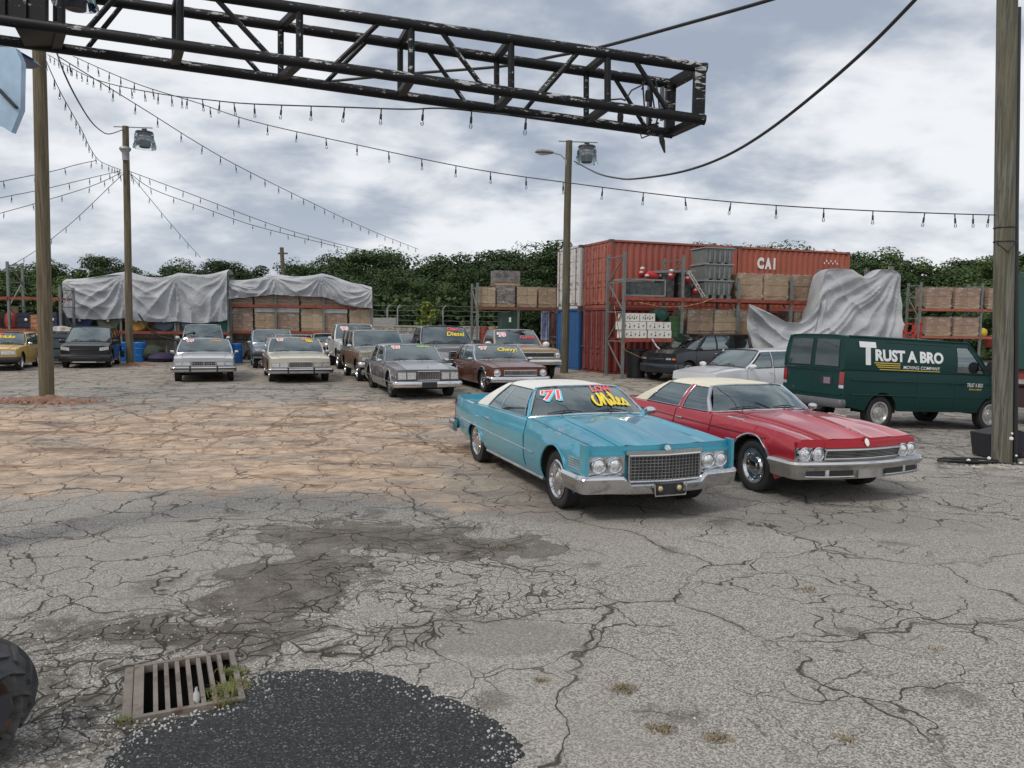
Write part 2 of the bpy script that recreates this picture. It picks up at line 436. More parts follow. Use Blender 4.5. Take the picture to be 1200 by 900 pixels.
    def SP(x, s, sd, off=0.0):
        y0 = ysh(x) - q.inset; y = y0 + (wrf - y0) * s + .03 * math.sin(math.pi * s) * getattr(q, 'sbulge', 1.0) + off
        return Vector((x, sd * y, zb0(x) + (zr - .055 - zb0(x)) * s))
    def WS(a, b, off=0.0):
        x0 = q.xa + q.bulge * (1 - a * a); x1 = q.xb + q.bulge * .45 * (1 - a * a); ab = abs(a)
        z0 = tz(q.xa + .001, ab * .98) + .006; y0 = ysh(q.xa) - q.inset
        p = Vector((x0 + (x1 - x0) * b, a * (y0 + (wrf - y0) * b), z0 + (zr - .05 + .035 * (1 - a ** 4) - z0) * b))
        nrm = Vector((zr - z0, 0, x0 - x1)).normalized(); return p + nrm * (off + .03 * math.sin(math.pi * b))
    def RS(a, b, off=0.0):
        bl = q.bulge * .8 if not q.rearpanel else .0
        x0 = q.xd - bl * (1 - a * a) + .0; x1 = q.xc - bl * .5 * (1 - a * a); y0 = ysh(max(q.xd, xr)) - q.inset
        z0 = zsh(q.xd) + (ztp(q.xd) - zsh(q.xd)) * (1 - abs(a) ** 4) + .006
        p = Vector((x0 + (x1 - x0) * b, a * (y0 + (wrf - y0) * b), z0 + (zr - .05 + .035 * (1 - a ** 4) - z0) * b))
        nrm = Vector((-(zr - z0), 0, x1 - x0)).normalized(); return p + nrm * (off + .015 * math.sin(math.pi * b))
    L7 = [i / 7 * 2 - 1 for i in range(8)]; L4 = [i / 4 for i in range(5)]
    b = MB(); b.thick([[WS(a * .965, .03 + bb * .93) for a in L7] for bb in L4], (0, 0, -.005)); b.build('windshield', GLASS, root)
    if not q.rearpanel:
        b = MB(); b.thick([[RS(a * .95, .05 + bb * .9) for a in L7] for bb in L4], (0, 0, -.005)); b.build('rear_window', GLASS, root)
    else:
        b = MB(); b.thick([[RS(a, bb) for a in L7] for bb in L4], (.03, 0, 0)); b.build('rear_door_panel', pn, root)
        for (a0, a1, b0, b1) in q.rearpanel:
            b = MB(); b.thick([[RS(a0 + (a1 - a0) * i / 3, b0 + (b1 - b0) * bb, .006) for i in range(4)] for bb in L4], (-.012, 0, 0)); b.build('rear_window', TINTED, root)
            if q.near:
                ln = [RS(a0, b0, .008), RS(a1, b0, .008), RS(a1, b1, .008), RS(a0, b1, .008), RS(a0, b0, .008)]
                MB().tube(ln, .012, 6).build('window_seal', BLACK, root)
    # roof
    NX, NA = 10, 16; bt = q.bulge * .45; btr = q.bulge * .4 if not q.rearpanel else 0
    def rf(t, a, dz=0.0):
        x0 = q.xb + bt * (1 - a * a) + .02; x1 = q.xc - btr * (1 - a * a) - .02
        return Vector((x0 + (x1 - x0) * t, a * (wrf + .012), zr - .055 * abs(a) ** 6 - .012 * abs(a) ** 2 - .02 * (2 * t - 1) ** 4 + dz))
    rows = [[rf(i / NX, -1, -.035)] + [rf(i / NX, j / NA * 2 - 1) for j in range(NA + 1)] + [rf(i / NX, 1, -.035)] for i in range(NX + 1)]
    b = MB(); b.thick(rows, (0, 0, -.022)); b.build('roof', rfm, root, sm=50)
    # pillars (opaque side pieces) and side windows
    def panel(poly, mat, name, off, th, sub=6):
        for sd in (1, -1):
            # subdivide along s between bottom and top edges: poly given as bottom pair, top pair
            (xb0, s0), (xb1, _), (xt1, s1), (xt0, _) = poly; rows = []
            for k in range(sub + 1):
                t = k / sub; s_ = s0 + (s1 - s0) * t; xa_ = xb0 + (xt0 - xb0) * t; xb_ = xb1 + (xt1 - xb1) * t
                rows.append([SP(xa_ + (xb_ - xa_) * j / 4, s_, sd, off) for j in range(5)])
            b = MB(); b.thick(rows, (0, -sd * th, 0)); b.build(name, mat, root)
    for pg, mt in q.pillars: panel(pg, {'p': pn, 'r': rfm, 'c': CHROME, 'k': BLACK}[mt], 'pillar', 0, .045)
    for pg in q.windows:
        panel(pg, GLASS, 'side_window', -.008, .005)
        if q.gtrim:
            for sd in (1, -1):
                (x0, s0), (x1, _), (x2, s1), (x3, _) = pg
                ln = [SP(x0 + (x1 - x0) * k / 6, s0, sd, .004) for k in range(7)] + [SP(x1 + (x2 - x1) * k / 4, s0 + (s1 - s0) * k / 4, sd, .004) for k in range(1, 5)] + [SP(x2 + (x3 - x2) * k / 4, s1, sd, .004) for k in range(1, 5)] + [SP(x3 + (x0 - x3) * k / 4, s1 + (s0 - s1) * k / 4, sd, .004) for k in range(1, 5)]
                MB().tube(ln, .0065, 6, caps=False).build('window_trim', q.gtrim, root)
    wtr = q.gtrim or BLACK
    ln = [WS(-.99 + 1.98 * k / 10, .01, .006) for k in range(11)] + [WS(.99, .01 + .97 * k / 4, .006) for k in range(1, 5)] + [WS(.99 - 1.98 * k / 10, .98, .006) for k in range(1, 11)] + [WS(-.99, .98 - .97 * k / 4, .006) for k in range(1, 5)]
    if getattr(q, 'notrimside', False):
        MB().tube(ln[:11], .014, 6).build('windshield_trim', wtr, root); MB().tube(ln[14:25], .014, 6).build('windshield_trim', wtr, root)
    else: MB().tube(ln, .016, 6, caps=False).build('windshield_trim', getattr(q, 'wtrim', wtr), root)
    for sd in (1, -1):   # A pillars
        MB().tube([SP(q.xa + .01, 0, sd, -.01), SP((q.xa + q.xb) / 2, .5, sd, -.01), SP(q.xb + .01, 1, sd, -.005)], [.034, .028, .028], 8).build('pillar', getattr(q, 'apm', None) or pn, root)
    # interior
    bz = min(zsh(q.xa), zsh(q.xd)) - .12
    i_ = MB(); i_.box(((q.xa + q.xd) / 2, 0, bz - .32), (q.xa - q.xd - .06, q.W - .2, .04)); i_.box((q.xa - .18, 0, bz + .02), (.38, q.W - .28, .16))
    if not q.rearpanel and not q.bed: i_.box((q.xd + .2, 0, bz + .05), (.5, q.W - .3, .08))
    i_.build('interior', DARKIN, root, sm=0)
    rowsx = getattr(q, 'seatx', [q.xa - 1.15, q.xa - 2.0]); hr = getattr(q, 'headrest', True)
    if q.seats:
        for xx in rowsx:
            for yy in (-.4, .4):
                s_ = MB(); s_.grid([[Vector((xx - .1 + .05 * abs(a), yy + a * .27, bz - .3 + (.46 + .02 * (1 - a * a)) * k / 4 + 0)) for a in (-1, -.7, 0, .7, 1)] for k in range(5)])
                s_.v = s_.v; rows = [[Vector((xx - .16 * (k / 5) + dx, yy + a * .26 * (1 - .12 * (k / 5) ** 3), bz - .3 + .5 * k / 5 - .03 * abs(a) * (k / 5) ** 3)) for a in (-1, -.6, 0, .6, 1)] for k in range(6) for dx in (0,)]
                s_ = MB(); s_.thick(rows, (-.12, 0, 0))
                if hr: s_.box((xx - .23, yy, bz + .28), (.09, .26, .16))
                s_.build('seat', q.seatm, root, sm=50)
        sw = MB(); c = Vector((q.xa - .5, .4, bz + .1)); ax = Vector((-.8, 0, .6)); fx, fy_ = frame(ax)
        sw.tube([c + (fx * math.cos(a * math.pi / 9) + fy_ * math.sin(a * math.pi / 9)) * .19 for a in range(19)], .013, 6, caps=False); sw.bar(c, c - ax * .25, .04); sw.bar(c - fx * .18, c + fx * .18, .03)
        sw.build('steering_wheel', BLACK, root)
    # doors: skins 6 mm proud with handles
    for (x0, x1, hx) in (q.doors or []):
        for sd in (1, -1):
            zlo = lambda x: max(zlow(x) + .07, q.zl + .1)
            rows = [[warp((x0 + (x1 - x0) * i / 8, sd * (sy(x0 + (x1 - x0) * i / 8, zlo(x0 + (x1 - x0) * i / 8) + (zsh(x0 + (x1 - x0) * i / 8) - .004 - zlo(x0 + (x1 - x0) * i / 8)) * k / 10) + .008), zlo(x0 + (x1 - x0) * i / 8) + (zsh(x0 + (x1 - x0) * i / 8) - .004 - zlo(x0 + (x1 - x0) * i / 8)) * k / 10)) for i in range(9)] for k in range(11)]
            b = MB(); b.thick(rows, (0, -sd * .014, 0)); d = b.build('door', getattr(q, 'doorm', None) or pn, root, sm=28)
            for xx in (x0 - .004, x1 + .004): MB().tube([warp((xx, sd * (sy(xx, zlo(xx) + (zsh(xx) - zlo(xx)) * k / 8) + .002), zlo(xx) + (zsh(xx) - zlo(xx)) * k / 8)) for k in range(9)], .004, 4).build('door_seam', BLACK, root)
            zh = zsh(hx) - getattr(q, 'hdrop', .12); h = MB(); yy = sy(hx, zh) + .02
            h.tube([(hx - .1, sd * yy, zh), (hx - .08, sd * (yy + .018), zh + .004), (hx + .05, sd * (yy + .018), zh + .004), (hx + .08, sd * yy, zh)], .012, 6, sq=1.0)
            h.build('handle', getattr(q, 'handlem', CHROME), d)
    # helpers for the dressing of front and rear ----------------------------
    K = type('K', (), {})()
    K.q = q; K.root = root; K.xf = xf; K.xr = xr; K.hw = hw; K.sy = sy; K.zsh = zsh; K.ztp = ztp; K.warp = warp; K.SP = SP; K.WS = WS; K.RS = RS; K.tz = tz; K.ysh = ysh; K.xfa = xfa; K.xra = xra; K.zlow = zlow
    def FX(y, e=1):
        return warp((xf if e > 0 else xr, y, 0)).x
    K.FX = FX
    def plate(name, mat, y0, y1, z0, z1, off=0.0, th=.03, e=1, n=8, parent=None, zfun=None, dx=0.0):
        """panel lying on the front (e=1) or rear (e=-1) face"""
        rows = [[Vector((FX(y0 + (y1 - y0) * i / n, e) + e * (off + dx * k), y0 + (y1 - y0) * i / n, (z0 + (z1 - z0) * k) + (zfun(y0 + (y1 - y0) * i / n) if zfun else 0))) for i in range(n + 1)] for k in (0, .5, 1)]
        b = MB(); b.thick(rows, (-e * th, 0, 0)); return b.build(name, mat, parent or root)
    K.plate = plate
    def lamp(y, z, r=.07, off=.02, mat=LENS, bez=CHROME, e=1, name='headlight'):
        x = FX(y, e) + e * off
        b = MB(); b.lathe([(r, -.02), (r, .0), (r * .8, .015), (r * .4, .024), (0, .027)], c=(x, y, z), ax=(e, 0, 0), n=20); o = b.build(name, mat, root)
        b = MB(); b.lathe([(r + .022, -.03), (r + .022, .006), (r + .012, .014), (r, .008), (r - .004, -.01)], c=(x, y, z), ax=(e, 0, 0), n=20); b.build('bezel', bez, o)
        return o
    K.lamp = lamp
    def bumper(name, mat, z0, z1, off=.06, wrap=.45, e=1, parent=None, th=.05, wd=1.0, lowc=0.0, prof=None, rnd=.12, dip=0.0):
        pts = []; W_ = hw * wd
        X = lambda y: FX(y, e) + e * off
        for k in range(4): pts.append((X(W_) - e * (wrap - wrap * k / 4) - e * rnd * 0, W_ + .01, 0))
        for k in range(5):
            a = k / 4 * math.pi / 2; pts.append((X(W_ - rnd) - e * rnd * .0 - e * rnd * (1 - math.sin(a)) * .9, W_ - rnd + rnd * math.cos(a) + .01, 0))
        m = [pts[-1]]
        NB = 40 if dip else 16
        for k in range(1, NB): yy = (W_ - rnd) * (1 - 2 * k / NB); m.append((X(yy), yy, 0))
        right = [(x, -y, 0) for x, y, _ in pts[::-1]]
        path = pts[:-1] + m + right
        sec = prof or [(0, 0), (.022, .12), (.03, .5), (.022, .85), (0, 1), (-.05, 1), (-.05, 0)]
        rows = []
        for k, (x, y, _) in enumerate(path):
            a_ = Vector(path[max(k - 1, 0)]); b_ = Vector(path[min(k + 1, len(path) - 1)]); t = (b_ - a_).normalized(); nn = Vector((t.y, -t.x, 0)) * (-e)
            if nn.dot(Vector((e, y * .4, 0))) < 0: nn = -nn
            lc = lowc * (1 - S(.35, .75, abs(y) / hw))
            dp = dip * (1 - S(.46, .54, abs(y)))
            rows.append([Vector((x, y, 0)) + nn * a + Vector((0, 0, (z0 - lc) + (z1 - dp - z0 + lc) * b)) for a, b in sec])
        b = MB(); ids = b.grid(rows, closed=True); b.face(ids[0]); b.face(ids[-1]); return b.build(name, mat, parent or root, sm=40)
    K.bumper = bumper
    def strip(name, mat, x0, x1, zf, r=.012, sq=1.0, n=16, sides=(1, -1), off=.006):
        for sd in sides:
            MB().tube([warp((x0 + (x1 - x0) * k / n, sd * (sy(x0 + (x1 - x0) * k / n, zf(x0 + (x1 - x0) * k / n)) + off), zf(x0 + (x1 - x0) * k / n))) for k in range(n + 1)], r, 6).build(name, mat, root)
    K.strip = strip
    def mirror(x, z, mat=CHROME, size=(.09, .17, .11), sides=(1, -1), out=.12, base=None):
        for sd in sides:
            y = sy(x, zsh(x)) ; b = MB(); c = Vector((x, sd * (y + out), z))
            b.bar((x + .02, sd * (y - .03), z - .08), c - Vector((0, 0, .03)), .035)
            b.lathe([(.03, -size[0] / 2), (.95, -size[0] / 2 + .01), (1, 0), (.9, size[0] * .3), (.5, size[0] * .5), (.01, size[0] * .55)], ax=(1, 0, 0), n=14)
            for v in b.v[8:]: v.y = v.y * size[1] / 2 + c.y; v.z = v.z * size[2] / 2 + c.z; v.x += c.x
            o = b.build('mirror', mat, root)
    K.mirror = mirror
    def wiper():
        b = MB()
        for a0, a1 in ((-.75, -.25), (.0, .55)):
            b.tube([WS(a0 + (a1 - a0) * k / 5, .05 + .06 * math.sin(math.pi * k / 5), .02) for k in range(6)], .008, 5); b.tube([WS((a0 + a1) / 2 - .05, .0, .02), WS((a0 + a1) / 2, .1, .03)], .009, 5)
        b.build('wiper', BLACK, root)
    wiper()
    def write(txt, a, bb, size, mat, off=.008, name='windshield_lettering', bold=.01, shear=0.0, rot=0.0, geo=None, sx=1.0):
        ge = geo or text_geo(txt, 1.0, bold, shear); yh_ = ysh(q.xa); hh = (WS(0, 1) - WS(0, 0)).length
        ca, sa = math.cos(rot), math.sin(rot)
        def fn(x, y, h):
            x *= size * sx; y *= size; X_ = x * ca - y * sa; Y_ = x * sa + y * ca
            return WS(a + X_ / yh_, bb + Y_ / hh, off)
        return put_text(ge, fn, name, mat, root)
    K.write = write
    return K
# ------------------------------------------------------------------ placing and dressing each car
HEAD = -69.5
def place(name, label, u, v, spec, head=HEAD, group=None, tilt=True):
    """u, v: where the middle of the front axle stands; head: compass of the nose in degrees"""
    p = G(u, v); a = R(head); fx, fy = math.cos(a), math.sin(a); wb = spec['wb']
    if tilt == 'mid': mx, my = u, v
    else: mx, my = p.x - fx * wb / 2, p.y - fy * wb / 2
    zf = g(mx + fx * wb / 2, my + fy * wb / 2); zr_ = g(mx - fx * wb / 2, my - fy * wb / 2)
    root = thing(name, label, spec.get('cat', 'car'), (mx, my, (zf + zr_) / 2), 0, group)
    root.rotation_euler = (0, -math.atan2(zf - zr_, wb), a)
    return root, build_car(root, spec)
def grille(K, y, z0, z1, off=.015, nv=0, nh=0, frame=CHROME, back=BLACK, bars=None, fw=.02, mid=False, bw=.006, dx=0.0):
    K.plate('grille', back, -y, y, z0, z1, off, .04, dx=dx); gr = K.root
    b = MB(); bars = bars or frame
    X = lambda yy, zz: K.FX(yy) + off + .006 + dx * 2 * (zz - z0) / max(1e-3, z1 - z0)
    for i in range(nv):
        yy = -y + 2 * y * (i + .5) / nv; b.bar((X(yy, z0), yy, z0), (X(yy, z1), yy, z1), bw, .02)
    for j in range(nh):
        zz = z0 + (z1 - z0) * (j + .5) / nh; b.tube([(X(-y + 2 * y * k / 8, zz), -y + 2 * y * k / 8, zz) for k in range(9)], bw * .6, 4)
    if b.f: b.build('grille_bars', bars, gr)
    f = MB()
    for zz in (z0, z1): f.tube([(X(-y + 2 * y * k / 8, zz), -y + 2 * y * k / 8, zz) for k in range(9)], fw, 6)
    for yy in (-y, y) + ((0,) if mid else ()): f.bar((X(yy, z0), yy, z0), (X(yy, z1), yy, z1), fw * 1.4)
    f.build('grille_frame', frame, gr)
def rectlamp(K, y0, y1, z0, z1, off=.02, mat=LENS, name='headlight', e=1, fr=CHROME):
    for sd in (1, -1):
        a, b_ = sorted((sd * y0, sd * y1)); o = K.plate(name, mat, a, b_, z0, z1, off, .03, e, n=3)
        if fr:
            m = MB(); X = lambda yy: K.FX(yy, e) + e * (off + .003)
            for p, q_ in (((a, z0), (b_, z0)), ((b_, z0), (b_, z1)), ((b_, z1), (a, z1)), ((a, z1), (a, z0))): m.bar((X(p[0]), p[0], p[1]), (X(q_[0]), q_[0], q_[1]), .014)
            m.build('bezel', fr, o)
def tails(K, y0, y1, z0, z1): rectlamp(K, y0, y1, z0, z1, .01, REDL, 'tail_lamp', -1)
def plateholder(K, z, e=1, mat=None, off=.12):
    K.plate('licence_plate', mat or BLACK, -.16, .16, z - .08, z + .08, off, .015, e, n=2)

P_BLUE = paint('turquoise_paint', (.075, .40, .54), metal=.45, dirt=(.055, .27, .37), damt=.25)
P_RED = paint('faded_red_paint', (.48, .018, .036), metal=.35, dirt=(.42, .06, .08), damt=.35)
P_VAN = paint('dark_green_paint', (.002, .036, .033), metal=.0, coat=.08, rough=.4); P_VAN.node_tree.nodes['Principled BSDF'].inputs['Specular IOR Level'].default_value = .25
VINYLW = pm('white_vinyl', (.74, .73, .69), .6, bump=.15, bs=120, var=.05)
VINYLC = pm('cream_vinyl', (.72, .67, .53), .6, bump=.15, bs=120, var=.06)
PINK = flat('red', (.85, .10, .13)); CYAN = flat('cyan', (.12, .6, .8)); YEL = flat('yellow', (.9, .68, .06)); ORG = flat('orange', (.9, .35, .05)); CREAMW = flat('white', (.85, .85, .82)); LIME = flat('lime', (.62, .85, .2))
def sticker(K, a, b, txt, size=.2, blob=True):
    """year in red on a white backing, as stuck on the dealer's windshields"""
    K.write(txt, a, b, size * 1.06, CREAMW, .008, 'year_backing', .11, sx=1.1)
    K.write(txt, a, b, size, PINK, .014, 'year_number', .012, sx=1.1)

COUPE = lambda **k: dict(k)
# ---- turquoise two-door with white vinyl roof
bl = dict(wb=3.29, fo=.93, ro=1.5, W=2.03, zl=.25, wr=.355, tw=.22, ar=.43, arr=.40, rdrop=.3, sweep=.13, pw=1.2, rsweep=.1, tuck=.09, lean=.05, inset=.05, bulge=.30,
    sh=[(-3.15, .97), (-2.7, .955), (-2.0, .93), (-1.5, .945), (-.9, .955), (0, .96), (.6, .965), (1.5, .93), (2.2, .90), (2.57, .885)],
    top=[(-3.15, .84), (-2.4, .93), (-1.7, .97), (.6, 1.035), (1.4, .995), (2.2, .905), (2.57, .85)],
    plan=[(-3.15, .9), (-2.6, .955), (-1.6, .99), (-.2, 1), (1.3, 1), (2.2, .985), (2.57, .965)],
    hadd=[(1, 0), (.93, -.005), (.86, -.045), (.60, -.035), (.535, .03), (.30, .022), (.10, .030), (0, .045)],
    xa=.52, xb=.12, xc=-.95, xd=-1.75, zr=1.40, wroof=.64, roofm=VINYLW, crease=(.76, .012), hoodfy=.93, headrest=False,
    windows=[[(-1.22, .03), (.40, .03), (.06, .96), (-.86, .96)]],
    pillars=[([(-1.8, 0), (-1.22, 0), (-.86, 1), (-1.0, 1)], 'r'), ([(-1.3, 0), (.5, 0), (.48, .035), (-1.28, .035)], 'p'), ([(-.66, .03), (-.64, .03), (-.60, .96), (-.62, .96)], 'c')],
    gtrim=CHROME, near=True, doors=[(-1.05, .62, -.9)], hdrop=.14, seamfy=.575, rim='hubcap', archtrim=P_BLUE, paint=P_BLUE, seatm=pm('blue_seat', (.04, .13, .17), .6), apm=P_BLUE)
r_, K = place('vintage_coupe', "turquoise two-door coupe with white vinyl roof and '71 painted on its windshield", .9, 11.28, bl, -69.8, tilt='mid')
# front
grille(K, .475, .475, .775, .06, nv=20, nh=8, bars=pm('grille_steel', (.33, .33, .34), .3, .9), fw=.012, bw=.006)
K.plate('grille_header', CHROME, -.5, .5, .785, .83, .065, .05, n=12)
for sd in (1, -1):
    a, b_ = sorted((sd * .50, sd * .955)); K.plate('headlight_panel', CHROME, a, b_, .565, .765, .012, .03)
    a, b_ = sorted((sd * .955, sd * 1.0)); K.plate('fender_cap', P_BLUE, a, b_, .56, .905, .075, .14, n=2)
    a, b_ = sorted((sd * .505, sd * .955)); K.plate('hood_lip', P_BLUE, a, b_, .768, .80, .03, .06)
    K.lamp(sd * .625, .665, .072, .035); K.lamp(sd * .82, .665, .072, .035)
    b = MB()
    for j in range(5): b.tube([K.warp((2.15 + .36 * k / 5, sd * (K.sy(2.15 + .36 * k / 5, .68) + .006), .60 + j * .028 + .012 * (5 - k) / 5)) for k in range(6)], .008, 4)
    b.build('cornering_lamp', DULLCH, r_)
    x0 = 2.15
K.bumper('bumper', CHROME, .345, .565, .075, .5, prof=[(0, 0), (.015, .1), (.045, .55), (.055, .78), (.035, .93), (0, 1), (-.06, 1), (-.06, 0)], rnd=.09, dip=.095, lowc=.015)
K.plate('plate_recess', BLACK, -.19, .19, .33, .455, .135, .03, n=2)
for sd in (1, -1): K.lamp(sd * .125, .40, .036, .14, pm('fog_amber', (.5, .4, .2), .2, coat=1), BLACK, name='fog_lamp')
MB().tube([(K.FX(.0) + .15, y, z) for y, z in ((-.21, .455), (-.2, .322), (.2, .322), (.21, .455))], .012, 6).build('plate_frame', CHROME, r_)
b = MB(); c = Vector((K.FX(0) + .06, 0, .852)); b.lathe([(.045, 0), (.04, .01), (.02, .016), (0, .018)], c=c, ax=(1, 0, .3), n=6); b.build('crest_emblem', CHROME, r_)
K.bumper('rear_bumper', CHROME, .36, .55, .05, .35, e=-1)
for sd in (1, -1):
    a, b_ = sorted((sd * .86, sd * .92)); K.plate('tail_lamp', REDL, a, b_, .5, .9, .02, .03, -1, n=2)
K.plate('rear_trim', CHROME, -.8, .8, .66, .76, .01, .03, -1)
K.strip('side_trim', CHROME, -3.08, .98, lambda x: .63 - .012 * (x + 3) , .011)
K.strip('rocker_trim', DULLCH, -1.15, 1.2, lambda x: .27, .022)
K.mirror(.42, 1.02, CHROME, (.1, .17, .12), (1,), .1)
K.write("'71", -.66, .60, .29, CYAN, .006, 'year_shadow', .08, sx=1.15)
K.write("'71", -.69, .64, .29, CREAMW, .010, 'year_backing', .08, sx=1.15)
K.write("'71", -.69, .64, .29, PINK, .014, 'year_number', .025, sx=1.15)
K.write("LOW", .40, .83, .21, CREAMW, .008, 'slogan_backing', .05, .25, .0)
K.write("LOW", .40, .83, .21, PINK, .012, 'slogan_word', .03, .25, .0)
ml = stroke_geo([[(-.52, .12), (-.58, .0), (-.54, -.16), (-.44, -.18), (-.38, .0), (-.36, .2), (-.33, .0), (-.32, -.18)], [(-.32, -.1), (-.22, .2), (-.2, .0), (-.19, -.18), (-.14, -.16), (-.1, -.02), (-.09, -.15), (-.04, -.16)], [(-.08, .1), (-.07, .12)],
    [(-.04, -.16), (.04, .05), (.05, .2), (.01, .2), (.01, -.05), (.05, -.17), (.12, -.1)], [(.12, -.1), (.2, -.02), (.17, .05), (.12, -.03), (.14, -.15), (.22, -.16), (.28, -.08)], [(.28, -.08), (.35, .03), (.4, -.08), (.35, -.18), (.28, -.15)], [(.42, -.18), (.44, -.17)]], .03)
K.write('', .46, .44, .70, YEL, .016, 'slogan_word', geo=ml)

# ---- faded red four-door with cream vinyl roof
rd = dict(wb=3.2, fo=1.0, ro=1.45, W=2.03, zl=.24, wr=.355, tw=.21, ar=.44, arr=.42, sweep=.16, pw=1.6, rsweep=.1, tuck=.08, lean=.06, inset=.05, bulge=.32,
    sh=[(-3.05, .86), (-2.4, .90), (-1.6, .935), (0, .94), (.6, .945), (1.5, .93), (2.2, .89), (2.6, .845)],
    top=[(-3.05, .84), (-2.4, .93), (-1.7, .97), (.6, 1.0), (1.4, .98), (2.2, .895), (2.6, .825)],
    plan=[(-3.05, .9), (-2.5, .96), (-1.6, .99), (-.2, 1), (1.5, .995), (2.3, .96), (2.6, .94)],
    hadd=[(1, 0), (.9, .008), (.64, -.02), (.60, .012), (.5, .02), (.22, .02), (.04, .028), (0, .045)],
    xa=.46, xb=.10, xc=-1.05, xd=-1.85, zr=1.37, wroof=.66, roofm=VINYLC, hoodfy=.62, crease=(.70, .012), headrest=False,
    windows=[[(-.32, .03), (.41, .03), (.09, .96), (-.30, .96)], [(-1.45, .03), (-.42, .03), (-.40, .96), (-1.06, .96)]],
    pillars=[([(-1.9, 0), (-1.45, 0), (-1.06, 1), (-1.1, 1)], 'r'), ([(-.42, 0), (-.32, 0), (-.30, 1), (-.40, 1)], 'p'), ([(-1.5, 0), (.45, 0), (.43, .035), (-1.48, .035)], 'p')],
    gtrim=CHROME, near=True, doors=[(-.36, .6, -.22), (-1.35, -.40, -1.22)], hdrop=.13, rim='plain', archtrim=CHROME, paint=P_RED, seatm=pm('red_seat', (.10, .02, .025), .6), apm=CHROME, wtrim=CHROME, notrimside=True)
r_, K = place('vintage_sedan', 'faded red four-door sedan with cream vinyl roof beside the turquoise coupe', 3.70, 12.32, rd, -70.3, tilt='mid')
grille(K, .60, .595, .715, .02, nv=0, nh=6, bars=DULLCH, fw=.010, bw=.007, dx=.02)
K.plate('grille_header', CHROME, -.61, .61, .715, .735, .07, .05, n=12); K.plate('hood_lip', P_RED, -.61, .61, .738, .815, .035, .06, n=12)
for sd in (1, -1):
    a, b_ = sorted((sd * .605, sd * .965)); K.plate('headlight_panel', DULLCH, a, b_, .575, .745, .015, .03)
    K.lamp(sd * .695, .66, .072, .04); K.lamp(sd * .875, .66, .072, .04)
    K.plate('headlight_brow', P_RED, a, b_, .745, .815, .03, .06)
    b = MB()
    for j in range(3): b.box((.98 + j * .13, sd * (.985 * K.ysh(1.0) - .03), K.tz(1.0 + j * .13, .96) + .008), (.085, .035, .012))
    b.build('fender_port', pm('bright_trim', (.7, .7, .7), .3, .3), r_)
K.bumper('bumper', DULLCH, .345, .585, .085, .45, prof=[(0, 0), (.02, .08), (.03, .45), (.07, .72), (.085, .84), (.06, .96), (0, 1), (-.06, 1), (-.06, 0)], rnd=.12, lowc=.0)
K.bumper('bumper_rail', CHROME, .515, .575, .155, .45, prof=[(0, 0), (.015, .2), (.02, .6), (0, 1), (-.04, 1), (-.04, 0)], rnd=.12)
for sd in (1, -1):
    for y0, y1, mt, nm in ((.26, .60, BLACK, 'air_slot'), (.66, .90, DARKIN, 'parking_lamp')):
        a, b_ = sorted((sd * y0, sd * y1)); K.plate(nm, mt, a, b_, .395, .475, .122, .03, n=4)
    a, b_ = sorted((sd * .605, sd * .655)); K.plate('bumper_lamp', LENS, a, b_, .39, .48, .13, .03, n=2)
    MB().tube([(K.FX(y) + .125, sd * y, z) for y, z in ((.25, .385), (.45, .383), (.68, .383), (.92, .39), (.95, .48))], .010, 6).build('slot_trim', CHROME, r_)
K.plate('licence_plate', DULLCH, -.19, .19, .36, .49, .13, .02, n=2)
b = MB(); b.lathe([(.04, 0), (.035, .01), (0, .014)], c=(K.FX(0) + .04, 0, .80), ax=(.8, 0, .5), n=12)
for v in b.v: v.z = .80 + (v.z - .80) * 1.5; v.y *= .8
b.build('hood_emblem', WHITEP, r_)
K.bumper('rear_bumper', CHROME, .36, .56, .05, .4, e=-1); tails(K, .5, .85, .6, .74)
K.strip('side_trim', pm('dark_red_trim', (.12, .008, .012), .5), -2.95, 1.9, lambda x: .80 - .012 * x, .010)
K.strip('rocker_trim', CHROME, -1.15, 1.15, lambda x: .26, .02)
K.mirror(.40, 1.0, CHROME, (.09, .15, .1), (1,), .12)
b = MB()
for a0, x1 in ((-.5, -.2), (.25, .5)): b.tube([K.WS(a0 + (x1 - a0) * k / 4, .1 + .8 * (1 - k / 4), .012) for k in range(5)], .004, 4)
b.build('cable_reflection', BLACK, r_) if False else None

